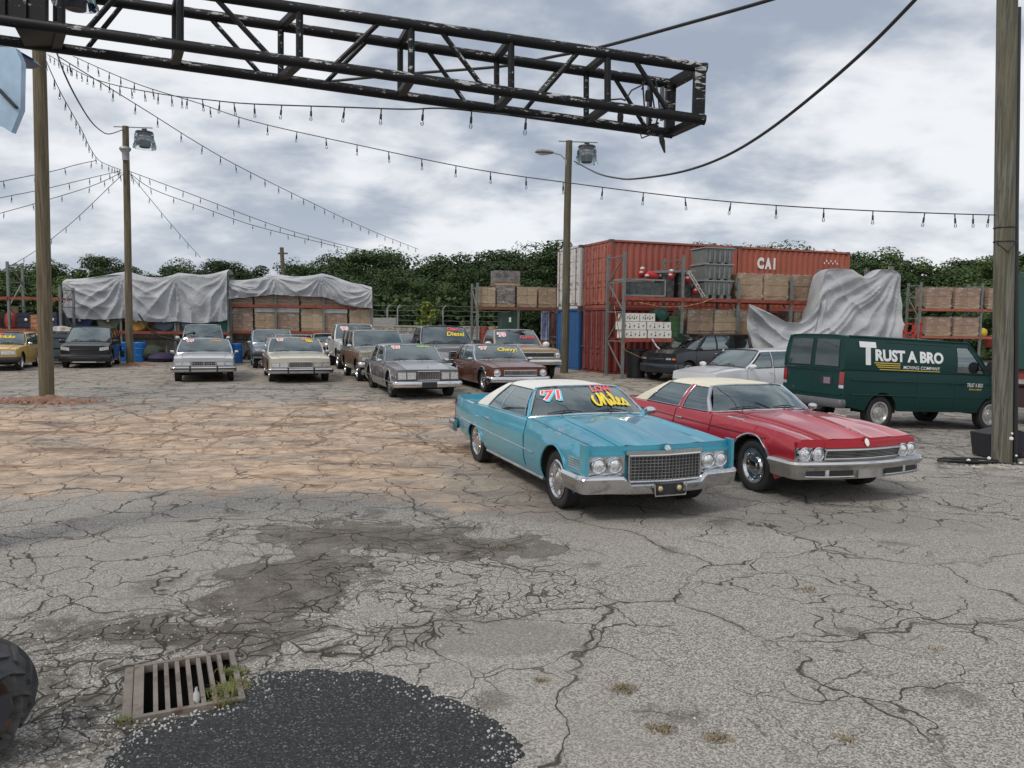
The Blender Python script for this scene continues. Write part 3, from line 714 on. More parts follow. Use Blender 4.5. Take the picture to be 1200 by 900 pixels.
# ---- generic dressing for the far cars
def far(name, label, u, v, kind, L, W, H, pnt, grl=None, lamps='rect', bump='chrome', years=None, head=HEAD, group='used cars parked across the back of the yard', **kw):
    wb = L * .575; fo = L * .17; ro = L * .255; h = H
    zsh_ = kw.pop('belt', .62 * H); hz_ = kw.pop('hoodz', zsh_ - .06); xf = wb / 2 + fo; xr = -wb / 2 - ro
    xa = kw.pop('xa', wb * .22); raked = kw.pop('rake', .55); xb = xa - raked
    tail = {'sedan': (xr + .95, .5), 'coupe': (xr + .9, .6), 'wagon': (xr + .06, .22), 'suv': (xr + .05, .18), 'pickup': (xa - 1.45, .12)}[kind]
    xd = tail[0]; xc = xd + tail[1]
    sh = [(xr, zsh_ - (.06 if kind in ('sedan', 'coupe') else 0)), (xd, zsh_), (xa, zsh_), (xa + .6, zsh_ - .02), (xf - .3, hz_), (xf, hz_ - .04)]
    if kind == 'pickup': sh[0] = (xr, zsh_ - .01)
    top = [(xr, sh[0][1] + .01), (xd, zsh_ + .03), (xa, zsh_ + .06), (xa + .6, zsh_ + .045), (xf - .3, hz_ + .025), (xf, hz_ - .02)]
    mid = (xa - .25 + xd) / 2 if kind not in ('coupe', 'pickup') else None
    if kind == 'coupe': win = [[(xd + .45, .04), (xa - .12, .04), (xb - .05, .95), (xc + .3, .95)]]; pil = [([(xd, 0), (xd + .45, 0), (xc + .3, 1), (xc, 1)], 'r')]
    elif kind == 'pickup': win = [[(xd + .12, .04), (xa - .12, .04), (xb - .05, .95), (xd + .16, .95)]]; pil = [([(xd, 0), (xd + .12, 0), (xd + .16, 1), (xc, 1)], 'p')]
    elif kind == 'sedan':
        m = xa - 1.25; win = [[(m + .03, .04), (xa - .12, .04), (xb - .05, .95), (m + .03, .95)], [(xd + .35, .04), (m - .03, .04), (m - .03, .95), (xc + .2, .95)]]
        pil = [([(xd, 0), (xd + .35, 0), (xc + .2, 1), (xc, 1)], 'r'), ([(m - .03, 0), (m + .03, 0), (m + .03, 1), (m - .03, 1)], 'p')]
    else:
        m = xa - 1.2; m2 = m - .95; win = [[(m + .03, .04), (xa - .12, .04), (xb - .05, .95), (m + .03, .95)], [(m2 + .03, .04), (m - .03, .04), (m - .03, .95), (m2 + .03, .95)], [(xd + .16, .04), (m2 - .05, .04), (m2 - .05, .95), (xc + .14, .95)]]
        pil = [([(xd, 0), (xd + .16, 0), (xc + .14, 1), (xc, 1)], 'p'), ([(m - .03, 0), (m + .03, 0), (m + .03, 1), (m - .03, 1)], 'p'), ([(m2 - .05, 0), (m2 + .03, 0), (m2 + .03, 1), (m2 - .05, 1)], 'p')]
    drs = [(xa - 1.2, xa + .02, xa - 1.05)] if kind in ('coupe', 'pickup') else [(xa - 1.2, xa + .02, xa - 1.05), (xa - 2.05, xa - 1.22, xa - 1.9)]
    wr = kw.pop('wr', .33)
    sp = dict(wb=wb, fo=fo, ro=ro, W=W, zl=kw.pop('zl', .22), wr=wr, tw=kw.pop('tw', .2), ar=wr + .075, sweep=kw.pop('sweep', .08), pw=2, sh=sh, top=top, plan=[(xr, .92), (xr + .5, .98), (0, 1), (xf - .6, .99), (xf, kw.pop('nose', .94))],
        xa=xa, xb=xb, xc=xc, xd=xd, zr=H, wroof=W / 2 - kw.pop('tumble', .2), paint=pnt, bulge=.14, windows=win, pillars=pil, doors=drs, gtrim=kw.pop('gtrim', CHROME), wb_=0, near=False,
        bed=(xr + .06, xd - .04) if kind == 'pickup' else None, seatx=[xa - 1.1] if kind in ('pickup', 'coupe') else [xa - 1.05, xa - 1.95], cat='pickup' if kind == 'pickup' else 'car')
    extra = {k: kw.pop(k) for k in list(kw) if k in ('roofm', 'rim', 'rimm', 'archtrim', 'seatm', 'cat', 'apm', 'wtrim', 'hoodfy', 'crease', 'hoodm')}; sp.update(extra)
    root, K = place(name, label, u, v, sp, head, group)
    gy, gz0, gz1, nv, nh = grl or (.35, .5, .66, 12, 3)
    grille(K, gy, gz0, gz1, .012, nv, nh, frame=kw.get('gframe', CHROME), bars=kw.get('gbars', DULLCH), fw=.012, bw=kw.get('gbw', .01), mid=kw.get('gmid', False))
    zc = (gz0 + gz1) / 2; y1 = W / 2 - .09
    if lamps == 'rect': rectlamp(K, gy + .05, y1, gz0 + .01, gz1 - .01)
    elif lamps == 'quad': rectlamp(K, gy + .04, gy + .04 + (y1 - gy) * .45, gz0 + .02, gz1 - .02); rectlamp(K, gy + .06 + (y1 - gy) * .45, y1, gz0 + .02, gz1 - .02)
    elif lamps == 'round':
        for sd in (1, -1): K.lamp(sd * (gy + kw.get('lampy', .13)), zc, .085, .02)
    elif lamps == 'sqamber': rectlamp(K, gy + .05, y1 - .14, gz0 + .01, gz1 - .01); rectlamp(K, y1 - .12, y1, gz0 + .01, gz1 - .01, mat=AMBER, name='turn_signal')
    bz = kw.get('bz', (gz0 - .19, gz0 - .03))
    if bump == 'chrome': K.bumper('bumper', CHROME, bz[0], bz[1], .09, .3)
    elif bump == 'rub': K.bumper('bumper', CHROME, bz[0], bz[1], .09, .3); K.bumper('bumper_rub_strip', BLACK, (bz[0] + bz[1]) / 2, (bz[0] + bz[1]) / 2 + .05, .118, .3)
    elif bump == 'body': K.bumper('bumper', pnt, bz[0], bz[1], .05, .3)
    elif bump == 'black': K.bumper('bumper', BLACK, bz[0], bz[1], .09, .3)
    if kw.get('guards'):
        for sd in (1, -1): a, b_ = sorted((sd * .38, sd * .43)); K.plate('bumper_guard', BLACK, a, b_, bz[0] - .02, bz[1] + .03, .135, .06, n=1)
    K.bumper('rear_bumper', CHROME if bump in ('chrome', 'rub') else BLACK, bz[0], bz[1], .06, .25, e=-1)
    tails(K, W / 2 - .3, W / 2 - .1, gz0 + .02, gz1)
    if kw.get('mir', True): K.mirror(xa - .1, zsh_ + .08, kw.get('mirm', CHROME), kw.get('mirs', (.09, .16, .11)), out=kw.get('mirout', .1))
    for f in (years or []): f(K)
    K.xa = xa
    return root, K
def strp(K, col, z, r=.02): K.strip('side_moulding', col, K.xr + .15, K.xf - .25, lambda x: z, r)
def rack_roof(K, H, x0, x1, w, m=CHROME):
    b = MB()
    for sd in (1, -1): b.tube([(x0, sd * w, H + .02), (x0 + .08, sd * w, H + .09), (x1 - .08, sd * w, H + .09), (x1, sd * w, H + .02)], .016, 6)
    for k in range(4): xx = x0 + .1 + (x1 - x0 - .2) * k / 3; b.bar((xx, -w, H + .08), (xx, w, H + .08), .03, .015)
    b.build('roof_rack', m, K.root)
PALE = paint('pale_silver_paint', (.68, .69, .72), metal=.1); SILV = paint('silver_paint', (.46, .47, .49)); TAN = paint('cream_paint', (.60, .54, .43)); WHT = paint('white_paint', (.74, .75, .75)); GRY = paint('grey_paint', (.23, .245, .265)); GRYS = paint('silver_grey_paint', (.13, .12, .115)); GRYL = paint('light_grey_paint', (.36, .36, .36))
BRN = paint('brown_paint', (.145, .042, .022)); TAUPE = paint('taupe_paint', (.30, .265, .21)); BLK = paint('black_paint', (.012, .013, .017), coat=.5); YLW = paint('mustard_paint', (.62, .39, .09), metal=.05); LBLU = paint('pale_blue_paint', (.30, .38, .47)); NAVY = paint('charcoal_blue_paint', (.016, .02, .028), coat=.5)
DGRY = paint('dark_grey_paint', (.12, .13, .14)); LTAN = paint('tan_paint', (.46, .33, .20)); SEVD = paint('dark_silver_paint', (.17, .16, .155))
WOOD = pm('wood_grain_vinyl', (.14, .07, .035), .45, coat=.3, var=.35, vs=3, stretch=(1, 6, 14))
def wood_side(K, z0, z1, x0=None, x1=None):
    x0 = x0 or K.xr + .12; x1 = x1 or K.xfa + .5
    for sd in (1, -1):
        rows = [[Vector(K.warp((x0 + (x1 - x0) * i / 40, 0, 0))) for i in range(41)] for _ in (0, 1)]
        rows = []
        for k in range(5):
            rw = []
            for i in range(41):
                x = x0 + (x1 - x0) * i / 40; zb = max(z0, K.zlow(x) + .05); z = zb + (max(z1, zb + .01) - zb) * k / 4; rw.append(K.warp((x, sd * (K.sy(x, z) + .012), z)))
            rows.append(rw)
        b = MB(); b.thick(rows, (0, -sd * .004, 0)); b.build('wood_panel', WOOD, K.root)
        K.strip('wood_moulding', CHROME, x0, x1, lambda x: z1, .012, sides=(sd,), off=.014)

far('silver_coupe', "silver two-door coupe with '79 on its windshield and black bumper guards", 240, 446, 'coupe', 4.9, 1.9, 1.36, SILV, (.36, .53, .68, 14, 1), 'quad', 'rub', [lambda K: (sticker(K, -.62, .84, "'79", .2), K.write('Classic', .45, .84, .15, ORG, .01, 'slogan_word', .02, .2))], guards=True, gmid=True, mirs=(.08, .14, .1), roofm=SILV)
r_, K = far('wood_sided_wagon', "cream station wagon with wood grain sides and a roof rack, '85 on its glass", 350, 446.5, 'wagon', 5.35, 2.0, 1.42, TAN, (.37, .50, .68, 13, 6), 'quad', 'rub', [lambda K: (sticker(K, -.62, .84, "'85", .18), K.plate)], gbw=.008, guards=True, mirs=(.08, .14, .1))
wood_side(K, .34, .76); rack_roof(K, 1.42, -2.3, -.3, .62)
K.write('Clean', .50, .88, .17, ORG, .012, 'slogan_word', .05); K.write('Title', .56, .74, .15, YEL, .012, 'slogan_word', .05)
far('pickup_truck', 'dark grey pickup parked behind the silver coupe', 238, 428, 'pickup', 5.0, 1.85, 1.82, DGRY, (.4, .68, .84, 0, 5), 'rect', 'chrome', belt=1.12, wr=.36, zl=.38, mirs=(.1, .2, .18), mirout=.18)
far('small_suv', 'pale blue boxy suv half hidden behind the wood-sided wagon', 321, 431, 'suv', 4.2, 1.8, 1.62, LBLU, (.38, .72, .88, 8, 0), 'rect', 'black', belt=1.0, hoodz=.98, wr=.35, zl=.34, tumble=.14)
far('beige_sedan', 'beige sedan just showing between the wood-sided wagon and the white pickup', 389, 425, 'sedan', 4.7, 1.78, 1.42, TAN, (.3, .5, .64, 10, 0), 'rect', 'chrome')
r_, K = far('white_pickup', 'tall white pickup with a red year sticker behind the wood-panelled suv', 421, 432, 'pickup', 5.1, 1.98, 1.92, WHT, (.48, .86, 1.04, 0, 4), 'rect', 'black', [lambda K: sticker(K, -.58, .66, "'90", .26)], belt=1.2, hoodz=1.14, wr=.42, zl=.5, tw=.28, mirs=(.12, .2, .2), mirout=.16, tumble=.24)
r_, K = far('wood_panel_suv', 'taupe boxy suv with wood side panels and roof luggage behind the grey sedan', 449, 446, 'suv', 4.75, 1.9, 1.72, TAUPE, (.42, .70, .86, 22, 0), 'rect', 'chrome', belt=1.08, hoodz=1.03, wr=.36, zl=.36, tumble=.16, mirs=(.1, .18, .14))
wood_side(K, .52, .98); rack_roof(K, 1.72, -1.9, -.1, .66, TAUPE)
r_, K = far('grey_luxury_sedan', 'grey square-nosed sedan with lime lettering on its windshield', 493, 464, 'sedan', 5.1, 1.82, 1.38, GRYS, (.30, .50, .73, 13, 9), 'quad', 'chrome', [lambda K: (sticker(K, -.6, .8, "'85", .19), K.write('LUXURY', .5, .86, .12, LIME, .01, 'slogan_word', .02))], gbw=.006, archtrim=CHROME, rim='wire', xa=.7, rake=.6, doors=None) if False else far('grey_luxury_sedan', "grey square-nosed sedan with lime lettering and '85 on its windshield", 493, 464, 'sedan', 5.1, 1.82, 1.38, GRYS, (.30, .50, .73, 13, 9), 'quad', 'chrome', [lambda K: (sticker(K, -.6, .8, "'85", .19), K.write('LUXURY', .5, .86, .12, LIME, .01, 'slogan_word', .02))], gbw=.006, archtrim=CHROME, rim='wire', xa=.7, rake=.6, hoodm=GRYL, roofm=GRYL)
K.plate('licence_plate', BLACK, -.2, .2, .31, .46, .14, .02, n=2); strp(K, CHROME, .42, .012)
b = MB(); b.bar((K.xf - .12, 0, K.tz(K.xf - .12, 0)), (K.xf - .12, 0, K.tz(K.xf - .12, 0) + .07), .012); b.build('hood_ornament', CHROME, K.root)
r_, K = far('grey_pickup', 'grey full-size pickup with pink and yellow lettering and a tall hood', 532, 447, 'pickup', 5.7, 2.02, 1.90, GRY, (.42, .80, 1.06, 0, 2), 'rect', 'chrome', belt=1.22, hoodz=1.17, wr=.38, zl=.42, tumble=.24, gframe=CHROME, mirs=(.12, .2, .24), mirm=BLACK, mirout=.2, bz=(.5, .68), gtrim=BLACK)
K.write('Clean', .38, .80, .22, PINK, .01, 'slogan_word', .03); K.write('Diesel', .40, .50, .30, YEL, .012, 'slogan_word', .015, .3)
r_, K = far('brown_sedan', "brown four-door sedan with '77 and yellow cursive on its windshield", 598, 458.5, 'sedan', 4.95, 1.82, 1.36, BRN, (.5, .52, .67, 26, 2), 'round', 'chrome', [lambda K: (sticker(K, -.66, .74, "'77", .2), K.write('Chevy!', .32, .60, .27, YEL, .012, 'slogan_word', .02, .3))], archtrim=CHROME, lampy=.2, apm=CHROME)
strp(K, BLACK, .66, .014)
r_, K = far('tan_pickup', "tan pickup with black grille and '73 on its windshield, next to the blue container", 617, 444, 'pickup', 5.3, 2.0, 1.80, LTAN, (.70, .82, .99, 0, 2), 'round', 'chrome', [lambda K: (sticker(K, -.7, .62, "'73", .26), K.write('CLASSIC', .5, .45, .2, PINK, .01, 'slogan_word', .03, .2))], belt=1.16, hoodz=1.12, wr=.38, zl=.42, tumble=.22, gmid=True, lampy=.14, bz=(.56, .74), mirm=WHITEP, mirs=(.12, .26, .2), mirout=.2, roofm=DGRY)
far('white_hatchback', 'pale sedan roof showing between the wood-panelled suv and the grey pickup', 480, 429, 'sedan', 4.6, 1.78, 1.45, WHT, None, 'rect', 'body')
far('pale_sedan', 'pale grey car roof showing between the grey and the tan pickup', 566, 429, 'sedan', 4.6, 1.76, 1.42, LBLU, None, 'rect', 'body')
r_, K = far('black_suv', 'black compact suv parked left of the second wooden pole', 103, 430.5, 'suv', 4.5, 1.86, 1.68, BLK, (.5, .60, .76, 0, 4), 'none', 'body', belt=.99, hoodz=.93, wr=.36, zl=.24, tumble=.22, gtrim=BLACK, rake=.85, xa=.95, sweep=.25, bz=(.26, .55), gframe=BLACK, gbars=BLACK, mirm=BLK, mirs=(.12, .24, .16), rim='alloy', rimm=SILV)
for sd in (1, -1):
    a, b_ = sorted((sd * .54, sd * .86)); K.plate('headlight', LENS, a, b_, .70, .83, .03, .04, zfun=lambda y: .16 * (abs(y) - .54), n=4)
    a, b_ = sorted((sd * .5, sd * .8)); K.plate('fog_lamp', SILV, a, b_, .42, .48, .07, .04, n=3)
K.plate('air_intake', BLACK, -.5, .5, .36, .52, .075, .03); K.plate('skid_plate', SILV, -.42, .42, .24, .28, .08, .03)
r_, K = far('mustard_wagon', 'mustard yellow station wagon parked at the far left edge', -3, 434, 'wagon', 4.75, 1.74, 1.45, YLW, (.27, .62, .78, 14, 0), 'rect', 'black', [lambda K: (K.write('Bricks', .1, .55, .3, YEL, .012, 'slogan_word', .02, .3), K.write("'85", -.1, .82, .16, PINK, .012, 'year_number', .03))], belt=.92, bz=(.34, .54), gtrim=BLACK)
rack_roof(K, 1.45, -2.1, -.2, .6, pm('rust_rack', (.3, .1, .06), .6))
# cars parked side-on in front of the racks
r_, K = far('dark_suv', 'charcoal blue suv with amber lamps in front of the rack of white boxes', 785, 446, 'suv', 4.6, 1.84, 1.74, NAVY, (.42, .80, .90, 0, 1), 'sqamber', 'body', head=-144, belt=1.12, hoodz=1.07, wr=.37, zl=.28, tumble=.2, gtrim=BLACK, rake=.68, xa=.9, sweep=.2, rim='alloy', rimm=SILV, mirm=NAVY, bz=(.34, .66), gframe=BLACK, group='cars parked in front of the pallet racks')
rack_roof(K, 1.74, -1.7, -.1, .62, BLACK)
r_, K = far('silver_wagon', 'silver station wagon with clear windshield between the red sedan and the green van', 832, 470, 'wagon', 4.7, 1.80, 1.55, PALE, None, 'rect', 'body', head=-146, belt=.98, hoodz=.92, wr=.33, tumble=.22, gtrim=BLACK, rake=.75, xa=.75, mirm=PALE, mirs=(.12, .22, .15), group='cars parked in front of the pallet racks')

# ---- green moving van
vn = dict(wb=3.5, fo=.78, ro=1.12, W=2.0, zl=.42, wr=.375, tw=.22, ar=.46, sweep=.1, pw=2, rsweep=.03, rpw=4, tuck=.05, lean=.015, inset=.02, bulge=.2, nside=10,
    sh=[(-2.87, 1.3), (1.5, 1.3), (2.1, 1.22), (2.53, 1.08)], top=[(-2.87, 1.31), (1.6, 1.36), (2.2, 1.26), (2.53, 1.1)], plan=[(-2.87, .975), (-2.5, 1), (1.5, 1), (2.2, .96), (2.53, .92)],
    xa=1.62, xb=.92, xc=-2.80, xd=-2.86, zr=2.1, wroof=.86, crease=(1.12, .008), sbulge=1.3, gtrim=BLACK, near=True, rearpanel=[(-.84, -.08, .08, .86), (.08, .84, .08, .86)], cat='van',
    windows=[[(.50, .05), (1.42, .05), (.88, .86), (.50, .86)]],
    pillars=[([(-2.88, 0), (.42, 0), (.42, 1), (-2.82, 1)], 'p'), ([(.42, 0), (.50, 0), (.50, 1), (.42, 1)], 'p'), ([(1.42, 0), (1.62, 0), (.98, 1), (.84, 1)], 'p'), ([(.50, .86), (.88, .86), (.9, 1), (.5, 1)], 'p'), ([(.5, 0), (1.5, 0), (1.45, .06), (.5, .06)], 'p')],
    doors=[(.46, 1.5, .62), (-.75, .40, .25)], rim='plain', rimm=pm('steel_wheel', (.45, .45, .44), .4, .7, dirt=(.1, .06, .04)), paint=P_VAN, roofm=P_VAN, handlem=P_VAN, seatx=[.55], hdrop=.2)
r_, K = place('moving_van', 'dark green moving company van with white lettering on its side', 9.52, 18.62, vn, 21, tilt='mid')
K.bumper('rear_bumper', pm('van_bumper_grey', (.12, .12, .125), .5, .3), .47, .66, .12, .12, e=-1, rnd=.06)
K.bumper('front_bumper', CHROME, .42, .62, .08, .2); grille(K, .5, .72, .98, .01, 0, 5, frame=BLACK); rectlamp(K, .55, .85, .75, .92)
for sd in (1, -1):
    a, b_ = sorted((sd * .83, sd * .955)); o = K.plate('tail_lamp', REDL, a, b_, .98, 1.26, .015, .05, -1, n=2)
    K.plate('reverse_lamp', LENS, a, b_, .90, .97, .015, .05, -1, n=2)
K.plate('rear_door_seam', BLACK, -.008, .008, .68, 1.32, .006, .02, -1, n=1)
b = MB(); b.tube([K.RS(0, k / 4, .004) for k in range(5)], .006, 4); b.build('rear_door_seam', BLACK, r_)
K.plate('licence_plate', BLACK, -.62, -.26, .96, 1.16, .008, .02, -1, n=2); K.plate('licence_plate', pm('old_plate', (.22, .18, .22), .5), -.57, -.38, .98, 1.12, .014, .02, -1, n=2)
K.plate('rear_moulding', P_VAN, -.9, .9, .74, .79, .02, .03, -1); K.plate('rear_moulding', P_VAN, -.9, .9, 1.27, 1.30, .02, .03, -1)
K.mirror(1.35, 1.5, BLACK, (.12, .24, .34), (-1, 1), .2)
K.strip('side_crease', P_VAN, -2.7, 2.2, lambda x: .78, .014); K.strip('side_crease', P_VAN, -2.7, 2.2, lambda x: 1.10, .012)
b = MB(); b.tube([(-2.7, y, 2.13 - .0) for y in (-.7, 0, .7)], .0001, 3)
for sd in (1, -1): MB().tube([(-2.7 + 3.6 * k / 10, sd * .86, 2.055) for k in range(11)], .022, 6).build('roof_gutter', P_VAN, r_)
# blank window outlines pressed in the side
for x0, x1 in ((-.62, .3), (-.66 - 1.0, -.72)):
    for sd in (1, -1):
        MB().tube([K.SP(x, s, sd, .0) for x, s in ((x0, .1), (x1, .1), (x1, .88), (x0, .88), (x0, .1))], .010, 5, caps=False).build('pressed_outline', P_VAN, r_)
LETW = flat('van_white', (.78, .80, .80)); LETY = flat('van_gold', (.62, .46, .08))
def fit_geo(txt, bold, x0, x1, z0, z1):
    vs, fs = text_geo(txt, 1.0, bold); xs = [v[0] for v in vs]; ys = [v[1] for v in vs]; a, b_, c, d = min(xs), max(xs), min(ys), max(ys)
    return [(x0 + (v[0] - a) / (b_ - a) * (x1 - x0), z0 + (v[1] - c) / (d - c) * (z1 - z0), 0) for v in vs], fs
def van_write(txt, x0, x1, z0, z1, mat, bold=.02, name='side_lettering'):
    """the side is read from outside: on the right-hand side of the van the letters run from the tail to the nose"""
    for sd in (-1, 1):
        def fn(x, y, h, sd=sd):
            X_ = x if sd < 0 else x0 + x1 - x
            if y > 1.312: return K.SP(X_, (y - 1.312) / (2.1 - .055 - 1.312), sd, .012)
            return Vector((X_, sd * (K.sy(X_, y) + .020), y))
        put_text(fit_geo(txt, bold, x0, x1, z0, z1), fn, name, mat, r_)
van_write('T', -2.46, -1.98, 1.44, 1.95, LETW, .055)
van_write('RUST A BRO', -2.02, .04, 1.535, 1.80, LETW, .045)
van_write('MOVING COMPANY', -1.18, -.06, 1.385, 1.46, LETW, .012)
def van_bar(x0, x1, z, h):
    for sd in (-1, 1):
        rows = []
        for k in (0, 1):
            Z = z + h * k; rows.append([K.SP(x0 + (x1 - x0) * i / 8, (Z - 1.312) / (.733), sd, .012) if Z > 1.312 else Vector((x0 + (x1 - x0) * i / 8, sd * (K.sy(0, Z) + .020), Z)) for i in range(9)])
        b = MB(); b.thick(rows, (0, -sd * .003, 0)); b.build('gold_stripe', LETY, r_)
van_bar(-2.05, -1.28, 1.485, .022); van_bar(-2.0, -1.28, 1.44, .022); van_bar(-1.95, -1.28, 1.395, .022); van_bar(-1.88, -.05, 1.345, .018)
van_write('TRUST A BRO', .80, 1.32, 1.03, 1.12, LETW, .012, 'door_lettering'); van_write('MOVING COMPANY', .88, 1.30, .955, .995, LETY, .01, 'door_lettering')
# ------------------------------------------------------------------ ground
def ground_material():
    m = bpy.data.materials.new('cracked_asphalt'); m.use_nodes = True; nt = m.node_tree; b = nt.nodes['Principled BSDF']
    pos = nd(nt, 'ShaderNodeNewGeometry').outputs['Position']
    sp = nd(nt, 'ShaderNodeSeparateXYZ', {0: pos}); X, Y = sp.outputs[0], sp.outputs[1]
    p2 = nd(nt, 'ShaderNodeCombineXYZ', {0: X, 1: Y, 2: 0.0}).outputs[0]
    wn = nd(nt, 'ShaderNodeTexNoise', {'Vector': p2, 'Scale': 1.3, 'Detail': 3.5, 'Roughness': .55}).outputs['Color']
    wv = vmth(nt, 'MULTIPLY', vmth(nt, 'SUBTRACT', wn, (.5, .5, .5)), (.95, .95, 0))
    pw = vmth(nt, 'ADD', p2, wv)
    def crack(scale, wd, rnd=1.0):
        v = nd(nt, 'ShaderNodeTexVoronoi', {'Vector': pw, 'Scale': scale, 'Randomness': rnd}, feature='DISTANCE_TO_EDGE', voronoi_dimensions='2D').outputs['Distance']
        return v, wd * scale
    wnz = sstep(nt, noisef(nt, p2, 2.2, 3), .3, .7, .25, 1.9)
    def cmask(scale, wd, m=None):
        v, w_ = crack(scale, wd); ww = mth(nt, 'MULTIPLY', wnz, w_)
        r = mth(nt, 'SUBTRACT', 1.0, mth(nt, 'DIVIDE', v, ww), clamp=True)
        r = mth(nt, 'POWER', r, .6)
        return mth(nt, 'MULTIPLY', r, m) if m is not None else r
    vor = nd(nt, 'ShaderNodeTexVoronoi', {'Vector': pw, 'Scale': 3.4}, voronoi_dimensions='2D').outputs['Position']
    def blob(cx, cy, rx, ry, soft=.35, wob=.8, sc=1.4, inv=False, at=None):
        d = vmth(nt, 'MULTIPLY', vmth(nt, 'SUBTRACT', at or p2, (cx, cy, 0)), (1 / rx, 1 / ry, 0))
        l = vmth(nt, 'LENGTH', d, out=1); l = mth(nt, 'ADD', l, mth(nt, 'ADD', mth(nt, 'MULTIPLY', mth(nt, 'SUBTRACT', nbl[sc], .5), wob * 2.6), mth(nt, 'MULTIPLY', mth(nt, 'SUBTRACT', nbl[4], .5), wob * 1.2)))
        return sstep(nt, l, 1 + soft / 2, 1 - soft / 2)
    nbl = {1.4: noisef(nt, p2, 1.4, 6, .62), .5: noisef(nt, p2, .5, 6, .6), 4: noisef(nt, p2, 4, 5, .65)}
    def mx(*a):
        r = a[0]
        for k in a[1:]: r = mth(nt, 'MAXIMUM', r, k)
        return r
    def pxb(u, v, rx, ry, **k): c = G(u, v); return blob(c.x, c.y, rx, ry, **k)
    # regions
    allig = mx(pxb(110, 800, 1.3, .9), pxb(470, 670, .9, .9), pxb(330, 740, 1.2, .45), pxb(620, 690, .7, .7))
    medium = mx(sstep(nt, nbl[.5], .44, .56), sstep(nt, Y, 8.0, 9.5), sstep(nt, X, 0.8, -.6))
    c1 = cmask(.50, .011, sstep(nt, noisef(nt, p2, .9, 3), .36, .50, .25, 1)); c2 = cmask(1.25, .008, medium); c3 = cmask(6.5, .006, allig); c4 = cmask(2.4, .007, mth(nt, 'MULTIPLY', medium, sstep(nt, noisef(nt, p2, .8, 4), .48, .6)))
    cr = mx(c1, c2, c3, c4)
    # wider cracks holding dirt in the distance
    far = sstep(nt, Y, 9.0, 16.0); cf = cmask(.75, .05, far); cf2 = cmask(1.7, .022, mth(nt, 'MULTIPLY', far, sstep(nt, nbl[.5], .4, .6)))
    # aggregate
    f1 = noisef(nt, p2, 140, 2, .7); f2 = nd(nt, 'ShaderNodeTexVoronoi', {'Vector': p2, 'Scale': 105.0}, voronoi_dimensions='2D').outputs['Color']
    f2 = nd(nt, 'ShaderNodeSeparateColor', {0: f2}).outputs[0]; f3 = noisef(nt, p2, 48, 6, .8)
    sp_ = mth(nt, 'ADD', mth(nt, 'ADD', mth(nt, 'MULTIPLY', f2, .5), mth(nt, 'MULTIPLY', f1, .6)), mth(nt, 'MULTIPLY', f3, .9))
    base = mixc(nt, sstep(nt, sp_, .74, 1.30), (.08, .077, .072), (.51, .492, .462))
    big = noisef(nt, p2, .35, 5, .6)
    base = mixc(nt, sstep(nt, big, .35, .68, 0, .42), base, (.31, .29, .265))
    base = mixc(nt, sstep(nt, nbl[1.4], .54, .68, 0, .3), base, (.17, .16, .15))
    # lighter worn slabs: one tone per slab
    vc = nd(nt, 'ShaderNodeTexVoronoi', {'Vector': pw, 'Scale': .5}, voronoi_dimensions='2D').outputs['Color']; vc = nd(nt, 'ShaderNodeSeparateColor', {0: vc}).outputs[0]
    base = mixc(nt, .18, base, nd(nt, 'ShaderNodeCombineColor', {0: mth(nt, 'ADD', .2, mth(nt, 'MULTIPLY', vc, .22)), 1: mth(nt, 'ADD', .195, mth(nt, 'MULTIPLY', vc, .21)), 2: mth(nt, 'ADD', .19, mth(nt, 'MULTIPLY', vc, .2))}).outputs[0])
    # ragged small grey-white patches of spall
    # clay wash
    yw = mth(nt, 'ADD', Y, mth(nt, 'MULTIPLY', mth(nt, 'ADD', mth(nt, 'SUBTRACT', nbl[.5], .5), mth(nt, 'MULTIPLY', mth(nt, 'SUBTRACT', noisef(nt, p2, .17, 3), .5), .8)), 7.0))
    xw = mth(nt, 'ADD', X, mth(nt, 'MULTIPLY', mth(nt, 'SUBTRACT', nbl[.5], .5), -6.0))
    clay = mth(nt, 'MULTIPLY', mth(nt, 'MULTIPLY', sstep(nt, yw, 8.9, 10.2), sstep(nt, mth(nt, 'ADD', yw, mth(nt, 'MULTIPLY', X, -.25)), 22.5, 18.5)), sstep(nt, xw, 1.8, -2.2))
    clay = mth(nt, 'MULTIPLY', clay, sstep(nt, noisef(nt, vmth(nt, 'MULTIPLY', p2, (.5, 1.3, 1)), .9, 5, .6), .30, .62, .35, 1))
    clayc = mixc(nt, sstep(nt, noisef(nt, p2, 2.2, 7, .72), .36, .62), (.34, .235, .16), (.63, .475, .35))
    base = mixc(nt, mth(nt, 'MULTIPLY', clay, .88), base, clayc)
    far2 = mth(nt, 'MULTIPLY', sstep(nt, Y, 20, 26), .6)
    base = mixc(nt, far2, base, mixc(nt, noisef(nt, vmth(nt, 'MULTIPLY', p2, (.5, 1.6, 1)), 1.1, 6, .65), (.16, .145, .125), (.50, .44, .37)))
    streak = noisef(nt, vmth(nt, 'MULTIPLY', p2, (.55, 1.7, 1)), .9, 7, .68, .6)
    dk = mth(nt, 'MULTIPLY', sstep(nt, streak, .52, .64), sstep(nt, Y, 8.8, 11.5))
    base = mixc(nt, mth(nt, 'MULTIPLY', dk, .66), base, mixc(nt, clay, (.12, .11, .10), (.13, .085, .065)))
    # mud and worn-through patches
    MB_ = ((430, 628, 1.20, .55), (540, 640, 1.0, .42), (345, 680, .62, .85), (250, 745, .85, .30), (300, 705, .6, .4))
